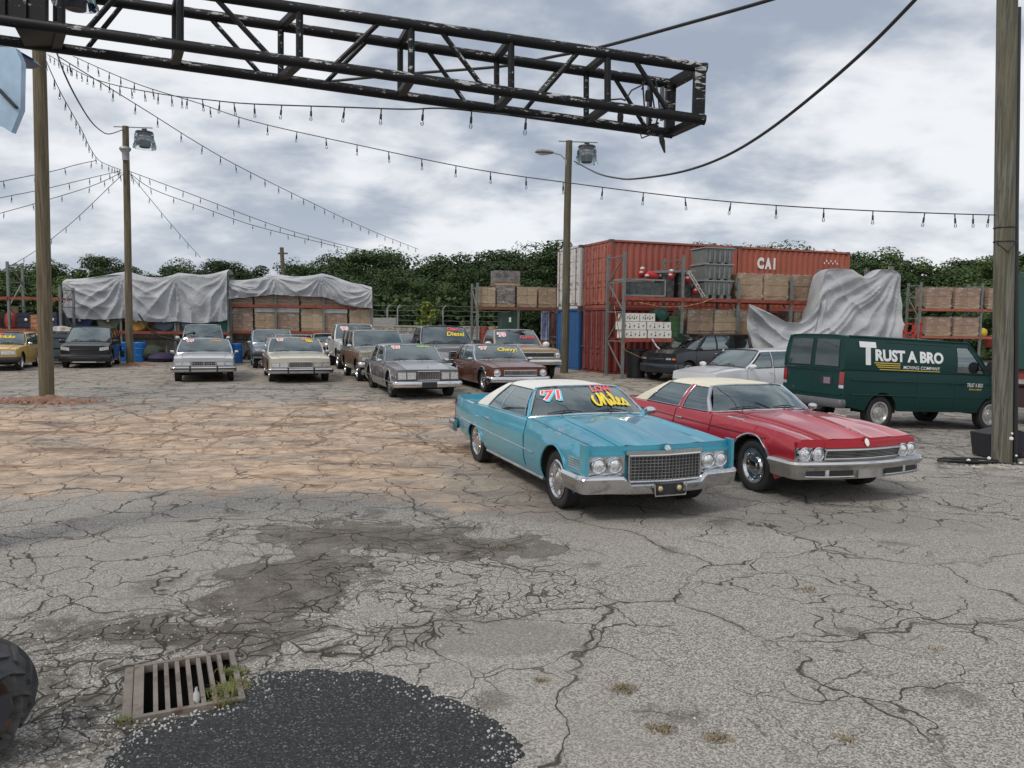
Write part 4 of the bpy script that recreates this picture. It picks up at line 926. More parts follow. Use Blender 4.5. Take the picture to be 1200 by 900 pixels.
    mudc_ = mx(*[pxb(u, v, a, b_, wob=.35, soft=.02, at=vor) for u, v, a, b_ in MB_]); mudi = mx(*[pxb(u, v, a * .78, b_ * .72, wob=.5, soft=.5) for u, v, a, b_ in MB_])
    mudo = mx(*[pxb(u, v, a * 1.45, b_ * 1.55, wob=.4, soft=.5) for u, v, a, b_ in MB_])
    mud = mx(mth(nt, 'MULTIPLY', mudc_, .80), mudi)
    gap = mx(cmask(3.4, .026, mth(nt, 'MULTIPLY', mudo, .8)), cmask(3.4, .030, mx(pxb(90, 830, 1.1, .7), pxb(330, 745, 1.0, .35), pxb(200, 735, .7, .35))))
    mudc = mixc(nt, sstep(nt, mth(nt, 'ADD', mth(nt, 'MULTIPLY', f3, .6), mth(nt, 'ADD', mth(nt, 'MULTIPLY', f1, .35), mth(nt, 'MULTIPLY', nbl[4], .5))), .52, .95), (.030, .027, .024), (.20, .18, .158))
    base = mixc(nt, mth(nt, 'MULTIPLY', gap, .85), base, mixc(nt, f3, (.035, .03, .026), (.12, .105, .09))); base = mixc(nt, mth(nt, 'MULTIPLY', mud, .86), base, mudc)
    mud2 = mx(pxb(560, 745, .8, .36, wob=.35, soft=.3), pxb(690, 600, 1.6, .5, wob=.4, soft=.6), pxb(940, 610, 2.0, .5, soft=.8))
    base = mixc(nt, mth(nt, 'MULTIPLY', mud2, .42), base, mixc(nt, f3, (.09, .085, .08), (.22, .21, .2)))
    rub = mx(pxb(80, 830, 1.0, .6, wob=.6), pxb(60, 740, .7, .35, wob=.6)); base = mixc(nt, mth(nt, 'MULTIPLY', mth(nt, 'MULTIPLY', rub, sstep(nt, nbl[4], .42, .58)), .7), base, (.08, .075, .065))
    # oil spots
    ov = nd(nt, 'ShaderNodeTexVoronoi', {'Vector': pw, 'Scale': .55}, voronoi_dimensions='2D').outputs['Distance']
    base = mixc(nt, mth(nt, 'MULTIPLY', sstep(nt, mth(nt, 'ADD', ov, mth(nt, 'MULTIPLY', nbl[4], .3)), .27, .16), .5), base, (.07, .065, .06))
    crk = mx(cr, mth(nt, 'MULTIPLY', cf, .75), mth(nt, 'MULTIPLY', cf2, .7))
    halo = mth(nt, 'MULTIPLY', cmask(.50, .05), .22)
    base = mixc(nt, halo, base, (.10, .095, .085))
    ccol = mixc(nt, clay, (.035, .033, .028), (.11, .055, .035))
    base = mixc(nt, mth(nt, 'MULTIPLY', crk, .92), base, ccol)
    base = vmth(nt, 'MULTIPLY', base, (1.06, 1.03, .99))
    nt.links.new(base, b.inputs['Base Color'])
    b.inputs['Roughness'].default_value = .88; b.inputs['Specular IOR Level'].default_value = .25
    h = mth(nt, 'ADD', mth(nt, 'MULTIPLY', sp_, .22), mth(nt, 'ADD', mth(nt, 'MULTIPLY', nbl[1.4], 1.2), mth(nt, 'MULTIPLY', crk, -1.6)))
    h = mth(nt, 'ADD', h, mth(nt, 'MULTIPLY', mud, -.6))
    nt.links.new(nd(nt, 'ShaderNodeBump', {'Strength': .8, 'Distance': .02, 'Height': h}).outputs[0], b.inputs['Normal'])
    return m
GMAT = ground_material()
# drain corners on the ground
DA, DB, DC = G(155, 848), G(288, 823), G(166, 783)
d1 = Vector((DB.x - DA.x, DB.y - DA.y, 0)); dl = d1.length; d1.normalize(); d2 = Vector((-d1.y, d1.x, 0)); DW, DL = dl, (DC - DA).dot(d2)
def DP(a, b_, z=0.0): p = DA + d1 * a + d2 * b_; return Vector((p.x, p.y, z))
pts = []; 
xs_ = [i * 1.5 for i in range(-30, 31)]; ys_ = [i * 1.5 for i in range(-8, 36)]
for x in xs_:
    for y in ys_:
        a = (Vector((x, y, 0)) - DA).dot(d1); b_ = (Vector((x, y, 0)) - DA).dot(d2)
        if -.25 < a < DW + .25 and -.25 < b_ < DL + .25: continue
        pts.append((x, y))
for x in [-1500, -600, -250, -120, -80, -60] + [k * 10 for k in range(-5, 6)] + [60, 80, 120, 250, 600, 1500]:
    for y in (-400, -150, -60, -25, 60, 70, 85, 110, 160, 300, 700, 1800): pts.append((x, y))
for y in (-12, 0, 15, 30, 45):
    for x in (-1500, -600, -250, -120, -80, -60, 60, 80, 120, 250, 600, 1500): pts.append((x, y))
n0 = len(pts); hole = [DP(0, 0), DP(DW, 0), DP(DW, DL), DP(0, DL)]; pts += [(p.x, p.y) for p in hole]
vo, _, fo_, *_r = delaunay_2d_cdt([Vector(p) for p in pts], [(n0, n0 + 1), (n0 + 1, n0 + 2), (n0 + 2, n0 + 3), (n0 + 3, n0)], [], 0, 1e-6)
b = MB(); idx = b.vs([Vector((v.x, v.y, g(v.x, v.y))) for v in vo])
for f in fo_:
    c = sum((b.v[i] for i in f), Vector()) / len(f); a = (c - DA).dot(d1); b_ = (c - DA).dot(d2)
    if 0 < a < DW and 0 < b_ < DL: continue
    b.face(f)
gro = b.build('ground', GMAT, None, kind='structure', fix=False, sm=60)
if gro.data.polygons[0].normal.z < 0: gro.data.flip_normals()

# drain: pit, cast frame and bars
CAST = pm('cast_iron', (.21, .18, .155), .7, .15, bump=.4, bs=60, var=.2, dirt=(.10, .055, .035), damt=.75, dscale=7)
dr = thing('storm_drain', 'rusty cast iron storm drain grate set in the asphalt at lower left', 'drain', DP(0, 0), math.atan2(d1.y, d1.x))
b = MB(); 
for (x0, y0), (x1, y1) in (((0, 0), (DW, 0)), ((DW, 0), (DW, DL)), ((DW, DL), (0, DL)), ((0, DL), (0, 0))): b.face(b.vs([(x0, y0, 0), (x1, y1, 0), (x1, y1, -.6), (x0, y0, -.6)]))
b.face(b.vs([(0, 0, -.6), (DW, 0, -.6), (DW, DL, -.6), (0, DL, -.6)])); b.build('pit', pm('pit_wall', (.05, .045, .04), .9), dr, fix=False)
fw = .035
for (x0, y0, x1, y1) in ((0, 0, DW, fw), (0, DL - fw, DW, DL), (0, fw, fw * 1.6, DL - fw), (DW - fw, fw, DW, DL - fw)):
    b = MB(); b.box(((x0 + x1) / 2, (y0 + y1) / 2, .004), (x1 - x0 - .001, y1 - y0 - .001, .05)); b.build('frame', CAST, dr)
b = MB(); b.box((-.03, DL / 2, .001), (.05, DL, .03)); b.build('outer_frame', CAST, dr)
nb = 8; wslot = (DW - fw * 2.6) / nb
for k in range(1, nb):
    b = MB(); x = fw * 1.6 + wslot * k; b.box((x, DL / 2, .0), (.026, DL - 2 * fw - .001, .052)); b.build('bar', CAST, dr)
# debris in the pit
b = MB(); b.box((DW * .5, .12, -.06), (.05, .03, .03)); b.lathe([(.018, 0), (.018, .11), (.008, .13), (.008, .15)], c=(DW * .56, .1, -.05), n=10); b.build('litter', pm('litter', (.5, .5, .5), .5), dr)

# fresh asphalt patch
PATCH = bpy.data.materials.new('fresh_asphalt'); PATCH.use_nodes = True; nt = PATCH.node_tree; bb = nt.nodes['Principled BSDF']
pos = nd(nt, 'ShaderNodeNewGeometry').outputs['Position']
f1 = noisef(nt, pos, 90, 3, .7); f2 = nd(nt, 'ShaderNodeSeparateColor', {0: nd(nt, 'ShaderNodeTexVoronoi', {'Vector': pos, 'Scale': 115.0}).outputs['Color']}).outputs[0]
sp_ = mth(nt, 'ADD', mth(nt, 'MULTIPLY', f1, .7), mth(nt, 'MULTIPLY', f2, .5)); nz = noisef(nt, pos, 2.5, 4, .6)
c = mixc(nt, sstep(nt, sp_, .45, .9), (.010, .0105, .011), (.06, .063, .064))
chip = mth(nt, 'MULTIPLY', sstep(nt, f2, .90, .95), sstep(nt, nz, .35, .65, .25, 1)); c = mixc(nt, chip, c, (.24, .245, .24))
nt.links.new(c, bb.inputs['Base Color']); bb.inputs['Roughness'].default_value = .7
nt.links.new(nd(nt, 'ShaderNodeBump', {'Strength': 1.0, 'Distance': .02, 'Height': sp_}).outputs[0], bb.inputs['Normal'])
outl = [(122, 905), (130, 878), (150, 858), (200, 846), (250, 832), (283, 815), (300, 795), (330, 787), (380, 785), (440, 789), (490, 803), (540, 825), (580, 845), (603, 865), (607, 885), (598, 915), (570, 990), (300, 1060), (100, 1000)]
dense = []
for k in range(len(outl)):
    a, c_ = outl[k], outl[(k + 1) % len(outl)]
    for t in range(8):
        q_ = (a[0] + (c_[0] - a[0]) * t / 8, a[1] + (c_[1] - a[1]) * t / 8); p = G(*q_); nn = noise.noise(Vector((p.x * 6, p.y * 6, 3))) * .06 + noise.noise(Vector((p.x * 22, p.y * 22, 9))) * .035 + noise.noise(Vector((p.x * 60, p.y * 60, 2))) * .015
        dense.append((p, nn))
cen = sum((p for p, _ in dense), Vector()) / len(dense)
b = MB(); ring0 = [p + (p - cen).normalized() * (n_ + .012) + Vector((0, 0, .001)) for p, n_ in dense]; ring1 = [p + (p - cen).normalized() * (n_ - .03) + Vector((0, 0, .014)) for p, n_ in dense]
i0 = b.vs(ring0); i1 = b.vs(ring1); n_ = len(i0)
for k in range(n_): b.face((i0[k], i0[(k + 1) % n_], i1[(k + 1) % n_], i1[k]))
b.face(i1); o = b.build('asphalt_patch', PATCH, None, sm=0, kind='structure')

# loose stones, twigs and grass
def scatter_stones(name, label, cat, pts, mat, rmin, rmax):
    b = MB()
    for p in pts:
        q0 = Vector((p.x, p.y, 0)) - Vector((DA.x, DA.y, 0))
        if -.01 < q0.dot(d1) < DW + .01 and -.01 < q0.dot(d2) < DL + .01: continue
        r = random.uniform(rmin, rmax); n = 5; a0 = random.random() * 6; t = b.vs([p + Vector((math.cos(a0 + k * 1.256) * r * random.uniform(.7, 1.2), math.sin(a0 + k * 1.256) * r * random.uniform(.6, 1.1), 0)) for k in range(n)])
        u_ = b.vs([p + Vector((math.cos(a0 + k * 1.256) * r * .55, math.sin(a0 + k * 1.256) * r * .55, r * random.uniform(.5, .9))) for k in range(n)])
        for k in range(n): b.face((t[k], t[(k + 1) % n], u_[(k + 1) % n], u_[k]))
        b.face(u_)
    o = b.build(name, mat, None, sm=0, fix=False, kind='stuff'); tag(o, label, cat); return o
def gp(x, y): return Vector((x, y, g(x, y)))
stone = pm('stone_chip', (.42, .41, .39), .85, var=.4, vs=3)
pts = []
for _ in range(900):
    p, n_ = random.choice(dense); q_ = p + Vector((random.gauss(0, .07), random.gauss(0, .07), .002)); pts.append(q_ + (p - cen).normalized() * random.uniform(-.1, .06) + Vector((0, 0, .012)))
for _ in range(700): u, v = random.uniform(20, 320), random.uniform(700, 900); pts.append(G(u, v))
for _ in range(900): u, v = random.uniform(0, 1200), random.uniform(600, 900); pts.append(G(u, v))
scatter_stones('loose_gravel', 'loose pale stone chips scattered over the foreground asphalt', 'gravel', pts, stone, .003, .010)
pr_ = G(1175, 545)
pts = [gp(pr_.x + random.gauss(0, .34) + .15, pr_.y - .12 + random.gauss(0, .16)) for _ in range(600)]
scatter_stones('gravel_pile', 'pale gravel lying round the foot of the right wooden pole', 'gravel', pts, pm('pale_gravel', (.40, .38, .34), .9, var=.4), .012, .035)
GRASS = pm('dry_grass', (.12, .135, .04), .8, var=.5, vs=9, dirt=(.26, .19, .09), dscale=8, damt=.8)
def grass_at(bld, c, n, rad, h):
    for _ in range(n):
        x, y = random.gauss(0, rad), random.gauss(0, rad * .7); p = gp(c.x + x, c.y + y); a = random.random() * 6.28; l = h * random.uniform(.4, 1.1); dx, dy = math.cos(a), math.sin(a); w_ = .003
        q1 = p + Vector((dx * l * .3, dy * l * .3, l * .6)); q2 = p + Vector((dx * l * .9, dy * l * .9, l * .75)); s_ = Vector((-dy * w_, dx * w_, 0))
        i = bld.vs([p - s_, p + s_, q1 - s_ * .8, q1 + s_ * .8, q2]); bld.face((i[0], i[1], i[3], i[2])); bld.face((i[2], i[3], i[4]))
b = MB(); 
for u, v, n, r_2 in ((266, 812, 700, .05), (274, 790, 420, .035), (262, 826, 380, .035), (278, 805, 300, .03), (146, 848, 90, .03)): grass_at(b, G(u, v), n, r_2, .05)
o = b.build('grass', GRASS, None, sm=0, fix=False, kind='stuff'); tag(o, 'dry green tuft of grass growing over the right side of the drain', 'grass')
b = MB()
for u, v, n, r_2 in ((730, 808, 170, .05), (840, 866, 120, .04), (775, 855, 110, .045), (585, 642, 60, .05), (990, 867, 40, .03), (1095, 762, 30, .03), (635, 798, 40, .03), (946, 692, 60, .05)): grass_at(b, G(u, v), n, r_2, .035)
o = b.build('grass', pm('straw_grass', (.25, .195, .12), .85, var=.4, vs=9), None, sm=0, fix=False, kind='stuff'); tag(o, 'small dry straw tufts in the cracks of the foreground asphalt', 'grass')
CLAYM = pm('red_clay', (.21, .115, .075), .95, bump=1.0, bs=14, var=.35, vs=3, dirt=(.17, .15, .13), dscale=2, damt=.8)
def mound(name, label, c, rx, ry, h, kind=None, mat=None):
    rows = []
    for i in range(12):
        r = i / 11
        rows.append([Vector((c.x + math.cos(a * math.pi / 12) * rx * r * (1 + .25 * noise.noise(Vector((a * .7, 1, 5)))), c.y + math.sin(a * math.pi / 12) * ry * r, 0)) for a in range(24)])
    for rw in rows:
        for p in rw:
            d = math.hypot((p.x - c.x) / rx, (p.y - c.y) / ry); p.z = g(p.x, p.y) - .02 + h * max(0, 1 - d) ** 1.3 + .07 * max(0, noise.noise(p * 3.1)) * (1 - min(1, d)) + .035 * noise.noise(p * 9) * (1 - min(1, d)) + .03 * (1 - min(1, d))
    b = MB(); b.grid(rows, closed=True); o = b.build(name, mat or CLAYM, None, sm=60); tag(o, label, 'dirt mound'); return o
# ------------------------------------------------------------------ poles
def wood_pole_mat(name, c1, c2):
    m = bpy.data.materials.new(name); m.use_nodes = True; nt = m.node_tree; b = nt.nodes['Principled BSDF']
    co = nd(nt, 'ShaderNodeTexCoord').outputs['Object']
    n = noisef(nt, vmth(nt, 'MULTIPLY', co, (26, 26, .9)), 1.0, 6, .7); n2 = noisef(nt, vmth(nt, 'MULTIPLY', co, (3, 3, .5)), 1.0, 4, .6)
    c = mixc(nt, sstep(nt, n, .36, .66), c1, c2); c = mixc(nt, sstep(nt, n2, .45, .7, 0, .6), c, (.11, .10, .05)); 
    ck = sstep(nt, noisef(nt, vmth(nt, 'MULTIPLY', co, (60, 60, .7)), 1.0, 3, .6), .64, .70); c = mixc(nt, mth(nt, 'MULTIPLY', ck, .8), c, (.02, .017, .012))
    nt.links.new(c, b.inputs['Base Color']); b.inputs['Roughness'].default_value = .85
    nt.links.new(nd(nt, 'ShaderNodeBump', {'Strength': .8, 'Distance': .012, 'Height': mth(nt, 'SUBTRACT', n, ck)}).outputs[0], b.inputs['Normal']); return m
PW1 = wood_pole_mat('pole_wood_brown', (.08, .062, .038), (.19, .158, .105)); PW2 = wood_pole_mat('pole_wood_grey', (.072, .070, .055), (.20, .195, .155)); PW3 = wood_pole_mat('pole_wood_dark', (.06, .052, .035), (.15, .13, .09))
def pole(name, label, ub, vb, ut, vt, dpx_b, dpx_t, mat, extra=0.0):
    """straight pole: foot pixel, top pixel, width in pixels at both"""
    base = G(ub, vb); Yb = base.y; t = P(ut, vt, Yb); rb = dpx_b / 900 * Yb / 2; rt = dpx_t / 900 * Yb / 2
    if extra: t = t + (t - base) * extra; rt = rt - (rb - rt) * extra
    o = thing(name, label, 'pole', base); b = MB(); ln = t - base; rows = []
    N = 14
    for k in range(N + 1):
        s = k / N; c = ln * s; r = rb + (rt - rb) * s; c = c + Vector((noise.noise(Vector((s * 2, ub, 0))) * .02, 0, 0)); rows.append([c + Vector((math.cos(a * math.pi / 10) * r, math.sin(a * math.pi / 10) * r, -.1 if k == 0 else 0)) for a in range(20)])
    ids = b.grid(rows, closed=True); b.face(ids[-1]); b.build('shaft', mat, o, sm=60); return o, base, t
po1, b1, t1 = pole('utility_pole', 'brown wooden utility pole at left standing in a clay mound', 55, 470, 46, 66, 16, 14, PW1, .25)
po2, b2, t2 = pole('utility_pole', 'slim wooden pole with spotlight, second pole from the left', 152.5, 428, 147, 148, 8.5, 7, PW1)
po3, b3, t3 = pole('utility_pole', 'dark wooden lamp pole with street light in front of the white container', 661, 437, 667, 165, 9.5, 7.5, PW3)
po4, b4, t4 = pole('utility_pole', 'thick weathered wooden pole at right beside the green van', 1174, 543, 1180, 0, 21.5, 21, PW2, .3)
mound('clay_mound', 'reddish clay mound with rubble round the foot of the left pole', gp(b1.x + .0, b1.y - .1), 1.5, .6, .16)
mound('clay_mound', 'small clay heap round the foot of the second pole from the left', gp(b2.x + .3, b2.y - .2), 1.2, .5, .14)
pts = [gp(b1.x + random.gauss(0, .7), b1.y - .25 + random.gauss(0, .25)) + Vector((0, 0, .04)) for _ in range(260)]
scatter_stones('rubble', 'broken bricks and grey rubble on the clay mound at the left pole', 'rubble', pts, pm('rubble_red', (.26, .14, .10), .9, var=.6, vs=2), .02, .06)
# wrapped cable, box and speaker at the right pole
CABLE = pm('cable_black', (.015, .015, .016), .5)
b = MB(); up4 = (t4 - b4).normalized(); off = Vector((.29, -.05, 0)); r4 = 21.5 / 900 * b4.y / 2
b.tube([b4 - b4 + Vector((r4 + .05, -.02, 0)), up4 * 2.0 + Vector((r4 + .045, -.02, 0)), up4 * 4.2 + Vector((r4 + .03, 0, 0)), up4 * 7.5 + Vector((r4 + .03, 0, 0))], .045, 8); b.build('cable_duct', CABLE, po4)
for hh in (3.72, 3.95): MB().lathe([(r4 + .008, 0), (r4 + .012, .01), (r4 + .008, .02)], c=up4 * hh, n=20).build('strap', CABLE, po4)
pts = [up4 * 3.7 + Vector((-r4, -.05, .0)), up4 * 3.55 + Vector((-.05, -r4 - .02, 0)), up4 * 3.75 + Vector((r4, -.1, 0))]; MB().tube(pts, .01, 5).build('strap', CABLE, po4)
bx = thing('speaker_box', 'black slanted speaker box on the ground behind the right pole', 'speaker', gp(b4.x + .42, b4.y + .5), R(12))
b = MB(); b.prism([(-.34, 0, .02), (-.30, 0, .02), (.62, 0, .02), (.75, 0, .38), (.1, 0, .52), (-.42, 0, .44)], (0, .42, 0)); b.build('cabinet', pm('speaker_black', (.02, .02, .025), .7), bx)
b = MB(); b.prism([(-.36, -.01, .08), (.60, -.01, .08), (.70, -.01, .36), (.1, -.01, .48), (-.38, -.01, .41)], (0, .012, 0)); b.build('grille_cloth', pm('speaker_cloth', (.035, .03, .045), .9, bump=.4, bs=200), bx)
b = MB(); base = gp(b4.x - .55, b4.y - .1)
for k in range(5):
    rr = .18 + .04 * k; cx = base.x - .12 * (k % 3); b.tube([gp(cx + math.cos(a * .45) * rr * 1.4 + .05 * noise.noise(Vector((a, k, 0))), base.y + math.sin(a * .45) * rr * .5) + Vector((0, 0, .025 + .012 * k)) for a in range(15)], .014, 5)
b.tube([gp(base.x + .2 + .15 * k, base.y - .1 + .08 * math.sin(k * 1.3)) + Vector((0, 0, .03)) for k in range(12)], .016, 5)
o = b.build('cable_coil', CABLE, None); tag(o, 'loose coils of black cable at the foot of the right pole', 'cable')
b = MB(); c = gp(b4.x + .65, b4.y - .05)
for k in range(14): b.tube([c + Vector((random.uniform(-.35, .35), random.uniform(-.2, .2), random.uniform(.02, .2))) for _ in range(4)], .014, 5)
o = b.build('cable_tangle', pm('cable_red_black', (.05, .018, .018), .5, var=.8, vs=3), None); tag(o, 'tangle of dark cables right of the thick pole', 'cable')
b = MB()
for u, v, r_2 in ((1135, 540, .035), (1159, 537, .03), (1185, 514, .035), (1186, 508, .02), (1191, 534, .02), (1196, 543, .025)):
    p = P(u, v, b4.y - .15); b.lathe([(.001, -r_2), (r_2 * .8, -r_2 * .6), (r_2, 0), (r_2 * .8, r_2 * .6), (.001, r_2)], c=p, n=8)
o = b.build('plug', WHITEP, None); tag(o, 'white plugs and taped joints on the cables round the right pole', 'plug')

# spot lamp hanging from a crossbar, wrapped in plastic
def spot(po, top, w0, w1, wx, base):
    o = thing('spotlight', 'spotlight in clear plastic bag hung beside the ' + ('second pole from the left' if w0 else 'lamp pole at centre'), 'spotlight', top + wx, group='bagged spotlights on the poles')
    cb = MB(); r = top - base; cb.bar(r + Vector((-.42 if not w0 else -.5, 0, -.02)), r + Vector((1.15, .0, -.06)), .035); cb.build('crossbar', STEELG, po)
    b = MB(); b.lathe([(.34, .06), (.36, .03), (.36, .0), (.3, -.02), (.26, -.08), (.25, -.5), (.2, -.6), (.0, -.62)], n=18); b.build('housing', pm('lamp_body', (.05, .05, .06), .4, .5), o)
    b = MB(); b.lathe([(.27, -.22), (.29, -.25), (.29, -.32), (.27, -.34)], n=18); b.lathe([(.262, -.12), (.262, -.2)], n=18); b.build('label_band', pm('lamp_band', (.55, .55, .55), .5, var=.6, vs=6), o)
    b = MB(); rows = []
    for k in range(8): rows.append([Vector((math.cos(a * math.pi / 12) * (.36 + .09 * k / 7 + .03 * math.sin(a * 1.9 + k)), math.sin(a * math.pi / 12) * (.36 + .09 * k / 7 + .03 * math.cos(a * 2.3)), -.02 - .62 * k / 7)) for a in range(24)])
    b.grid(rows, closed=True); b.build('plastic_bag', CLEARPL, o)
    b = MB(); b.bar((0, 0, .05), (0, 0, .16), .05); b.bar((-.1, 0, .16), (.1, 0, .16), .06); b.build('hanger', BLACK, o); return o
spot(po2, t2, 1, 0, Vector((.80, 0, -.28)), b2); s3 = spot(po3, t3, 0, 0, Vector((.72, 0, -.26)), b3)
r = t2 - b2
MB().lathe([(.05, .1), (.22, .03), (.24, -.04), (.2, -.1), (.13, -.2), (.12, -.5), (.0, -.52)], c=r + Vector((.03, -.14, -.95)), n=16).build('junction_box', pm('lamp_grey', (.35, .36, .38), .4, .3), po2)
# cobra head street light
r = t3 - b3; sl_ = thing('street_light', 'grey cobra-head street light on a curved arm at the centre pole', 'street light', t3 + Vector((-.08, -.05, -1.0)))
MB().tube([(0, 0, -.25), (-.03, -.03, .2), (-.25, -.05, .42), (-.6, -.08, .5)], .03, 8).build('arm', pm('galv', (.4, .4, .4), .5, .6), sl_)
b = MB(); b.tube([(-.55, -.08, .5), (-.7, -.08, .51), (-1.0, -.08, .53), (-1.2, -.08, .53), (-1.3, -.08, .51)], [.07, .13, .16, .13, .04], 12, sq=.6); b.build('lamp_head', pm('lamp_head_grey', (.2, .2, .19), .6, .2), sl_)
b = MB(); b.tube([(-.75, -.08, .44), (-1.0, -.08, .43), (-1.2, -.08, .45)], [.06, .1, .05], 10, sq=.5); b.build('lens', LENS, sl_)
# ------------------------------------------------------------------ strings of bulbs and cables
def bulb_mesh():
    b = MB(); b.lathe([(.0, .12), (.012, .12), (.012, .04), (.02, .03), (.022, -.05), (.018, -.07), (.0, -.07)], n=8); b.c = 1
    b.lathe([(.014, -.06), (.024, -.09), (.030, -.12), (.022, -.15), (.0, -.16)], n=10); return b.mesh('bulb', [BLACK, BULBGLASS])
BULB = bulb_mesh()
def sag_px(pts, n):
    """smooth run through (u, v, distance) points"""
    out = []
    for k in range(len(pts) - 1):
        p0 = pts[max(k - 1, 0)]; p1 = pts[k]; p2 = pts[k + 1]; p3 = pts[min(k + 2, len(pts) - 1)]
        for q_ in range(n):
            t = q_ / n; out.append(tuple(.5 * (2*p1[a] + (p2[a]-p0[a])*t + (2*p0[a]-5*p1[a]+4*p2[a]-p3[a])*t*t + (3*p1[a]-p0[a]-3*p2[a]+p3[a])*t**3) for a in range(3)))
    out.append(pts[-1]); return [P(*p) for p in out]
def string(label, pts, spacing, r=.011, bs=1.0, n=8, first=.3):
    path = sag_px(pts, n); o = thing('string_light', label, 'string lights', path[0], group='strings of bare bulbs over the yard')
    MB().tube([p - path[0] for p in path], r, 5).build('cable', CABLE, o)
    d = first; acc = 0
    for k in range(len(path) - 1):
        L = (path[k + 1] - path[k]).length
        while acc + L > d:
            p = path[k].lerp(path[k + 1], (d - acc) / L); bo = link(BULB, 'bulb', o, loc=p - path[0] - Vector((0, 0, .085 * bs))); bo.scale = (bs * .66,) * 3; bo.rotation_euler = (random.uniform(-.12, .12), random.uniform(-.12, .12), 0); d += spacing
        acc += L
D1, D2, D3, D4 = b1.y, b2.y, b3.y, b4.y
string('bulb string with large bulbs sagging just under the black truss', [(56, 64, D1), (112, 93, 14.6), (182, 109, 12.3), (253, 118, 10.6), (300, 122, 9.6), (400, 125.5, 8.5), (475, 128, 7.9), (520, 127, 7.6), (580, 133, 7.3), (650, 140, 7.0)], .60, .008, .88)
string('long bulb string from the left pole to the thick right pole', [(86, 66, D1), (160, 98, 16.5), (230, 120, 16), (300, 143, 15.6), (420, 170, 14.8), (555, 198, 14), (680, 216, 13.2), (800, 231, 12.6), (900, 240, 12.2), (1000, 246, 11.9), (1100, 250, 11.6), (1166, 252, D4)], .70, .009, 1.1)
string('bulb string running from the left pole down towards the far trees', [(68, 66, D1), (120, 98, 19.5), (175, 132, 22), (229, 166, 24.5), (278, 194, 27.5), (360, 235, 34), (430, 268, 42), (490, 292, 50)], 1.25, .013, 1.5)
string('bulb string curving between the two left poles', [(52, 66, D1), (60, 85, 18.5), (72, 110, 20), (87, 137, 22), (97, 155, 24), (105, 172, 26), (115, 187, 28), (128, 194, 29.5), (142, 199, D2)], .95, .011, 1.3)
string('upper bulb string going right from the second pole', [(150, 200, D2), (185, 213, 32), (220, 226, 33), (330, 267, 37), (420, 292, 41)], .85, .014, 1.4)
string('lower bulb string going right from the second pole', [(152, 203, D2), (180, 222, 32), (240, 244, 34), (300, 265, 36), (400, 290, 40)], 1.0, .014, 1.4)
string('short steep bulb string falling right behind the second pole', [(153, 205, D2), (175, 232, 33), (205, 268, 36), (235, 302, 40)], 1.3, .012, 1.3)
string('topmost bulb string going left from the second pole', [(113, 188, 28), (90, 193, 27), (60, 201, 26), (0, 213, 24), (-60, 226, 22)], 1.3, .012, 1.3)
string('second bulb string going left from the second pole', [(142, 200, D2), (100, 210, 30), (50, 222, 29), (0, 232, 28), (-60, 246, 27)], 1.0, .013, 1.4)
string('third bulb string going left from the second pole', [(143, 202, D2), (110, 217, 30), (60, 233, 30), (0, 250, 30), (-60, 266, 30)], 1.2, .013, 1.3)
string('lowest bulb string falling left from the second pole', [(144, 204, D2), (125, 222, 32), (85, 260, 34), (40, 295, 36), (0, 318, 38), (-30, 335, 39)], 1.4, .013, 1.3)
def cable(label, pts, r, n=8):
    path = sag_px(pts, n); b = MB(); b.tube(path, r, 6); tag(b.build('overhead_cable', CABLE, None), label, 'cable')
cable('plain black cable drooping between the two left poles', [(66, 60, D1), (75, 85, 18.5), (88, 112, 20), (105, 140, 24), (118, 153, 27), (128, 157, 29), (144, 152, D2)], .02)
cable('thick black cable passing behind the truss to the upper right', [(380, 96, 13), (485, 86, 12.5), (590, 77.5, 12), (650, 66, 11.5), (707, 54.5, 11), (800, 29, 10.2), (905, -1, 9.4), (980, -26, 9)], .022)
cable('heavy black cable sagging from the centre pole to the upper right', [(673, 189, D3), (700, 203, 24), (722, 208.5, 21.5), (745, 209.5, 19), (800, 201, 16), (850, 183, 14), (900, 153, 12.4), (960, 106, 11), (1020, 53, 10), (1072, 0, 9.2), (1110, -42, 8.6)], .024)
b = MB(); pth = sag_px([(330, 290, 50), (335, 378, 50)], 2); b.tube(pth, .13, 8); b.bar(P(326, 297, 50), P(337, 297, 50), .1); tag(b.build('utility_pole', PW3, None), 'distant thin pole standing between the trees behind the tarps', 'pole')

# ------------------------------------------------------------------ black steel truss boom
TR = bpy.data.materials.new('chipped_black_paint'); TR.use_nodes = True; nt = TR.node_tree; bb = nt.nodes['Principled BSDF']
co = nd(nt, 'ShaderNodeTexCoord').outputs['Object']; n_ = noisef(nt, vmth(nt, 'MULTIPLY', co, (9, 34, 34)), 1.0, 8, .72, .2); msk = noisef(nt, co, 1.7, 3, .6)
nz = nd(nt, 'ShaderNodeSeparateXYZ', {0: nd(nt, 'ShaderNodeNewGeometry').outputs['Normal']})
upf = sstep(nt, mth(nt, 'SUBTRACT', nz.outputs[2], mth(nt, 'MULTIPLY', nz.outputs[1], .7)), .1, .9, -.06, .10)
chipm = sstep(nt, mth(nt, 'ADD', n_, mth(nt, 'ADD', upf, mth(nt, 'MULTIPLY', mth(nt, 'SUBTRACT', msk, .5), .55))), .675, .69)
c = mixc(nt, chipm, (.009, .0095, .011), (.42, .42, .43)); nt.links.new(c, bb.inputs['Base Color'])
nt.links.new(mth(nt, 'ADD', .48, mth(nt, 'MULTIPLY', chipm, .3)), bb.inputs['Roughness']); bb.inputs['Specular IOR Level'].default_value = .25
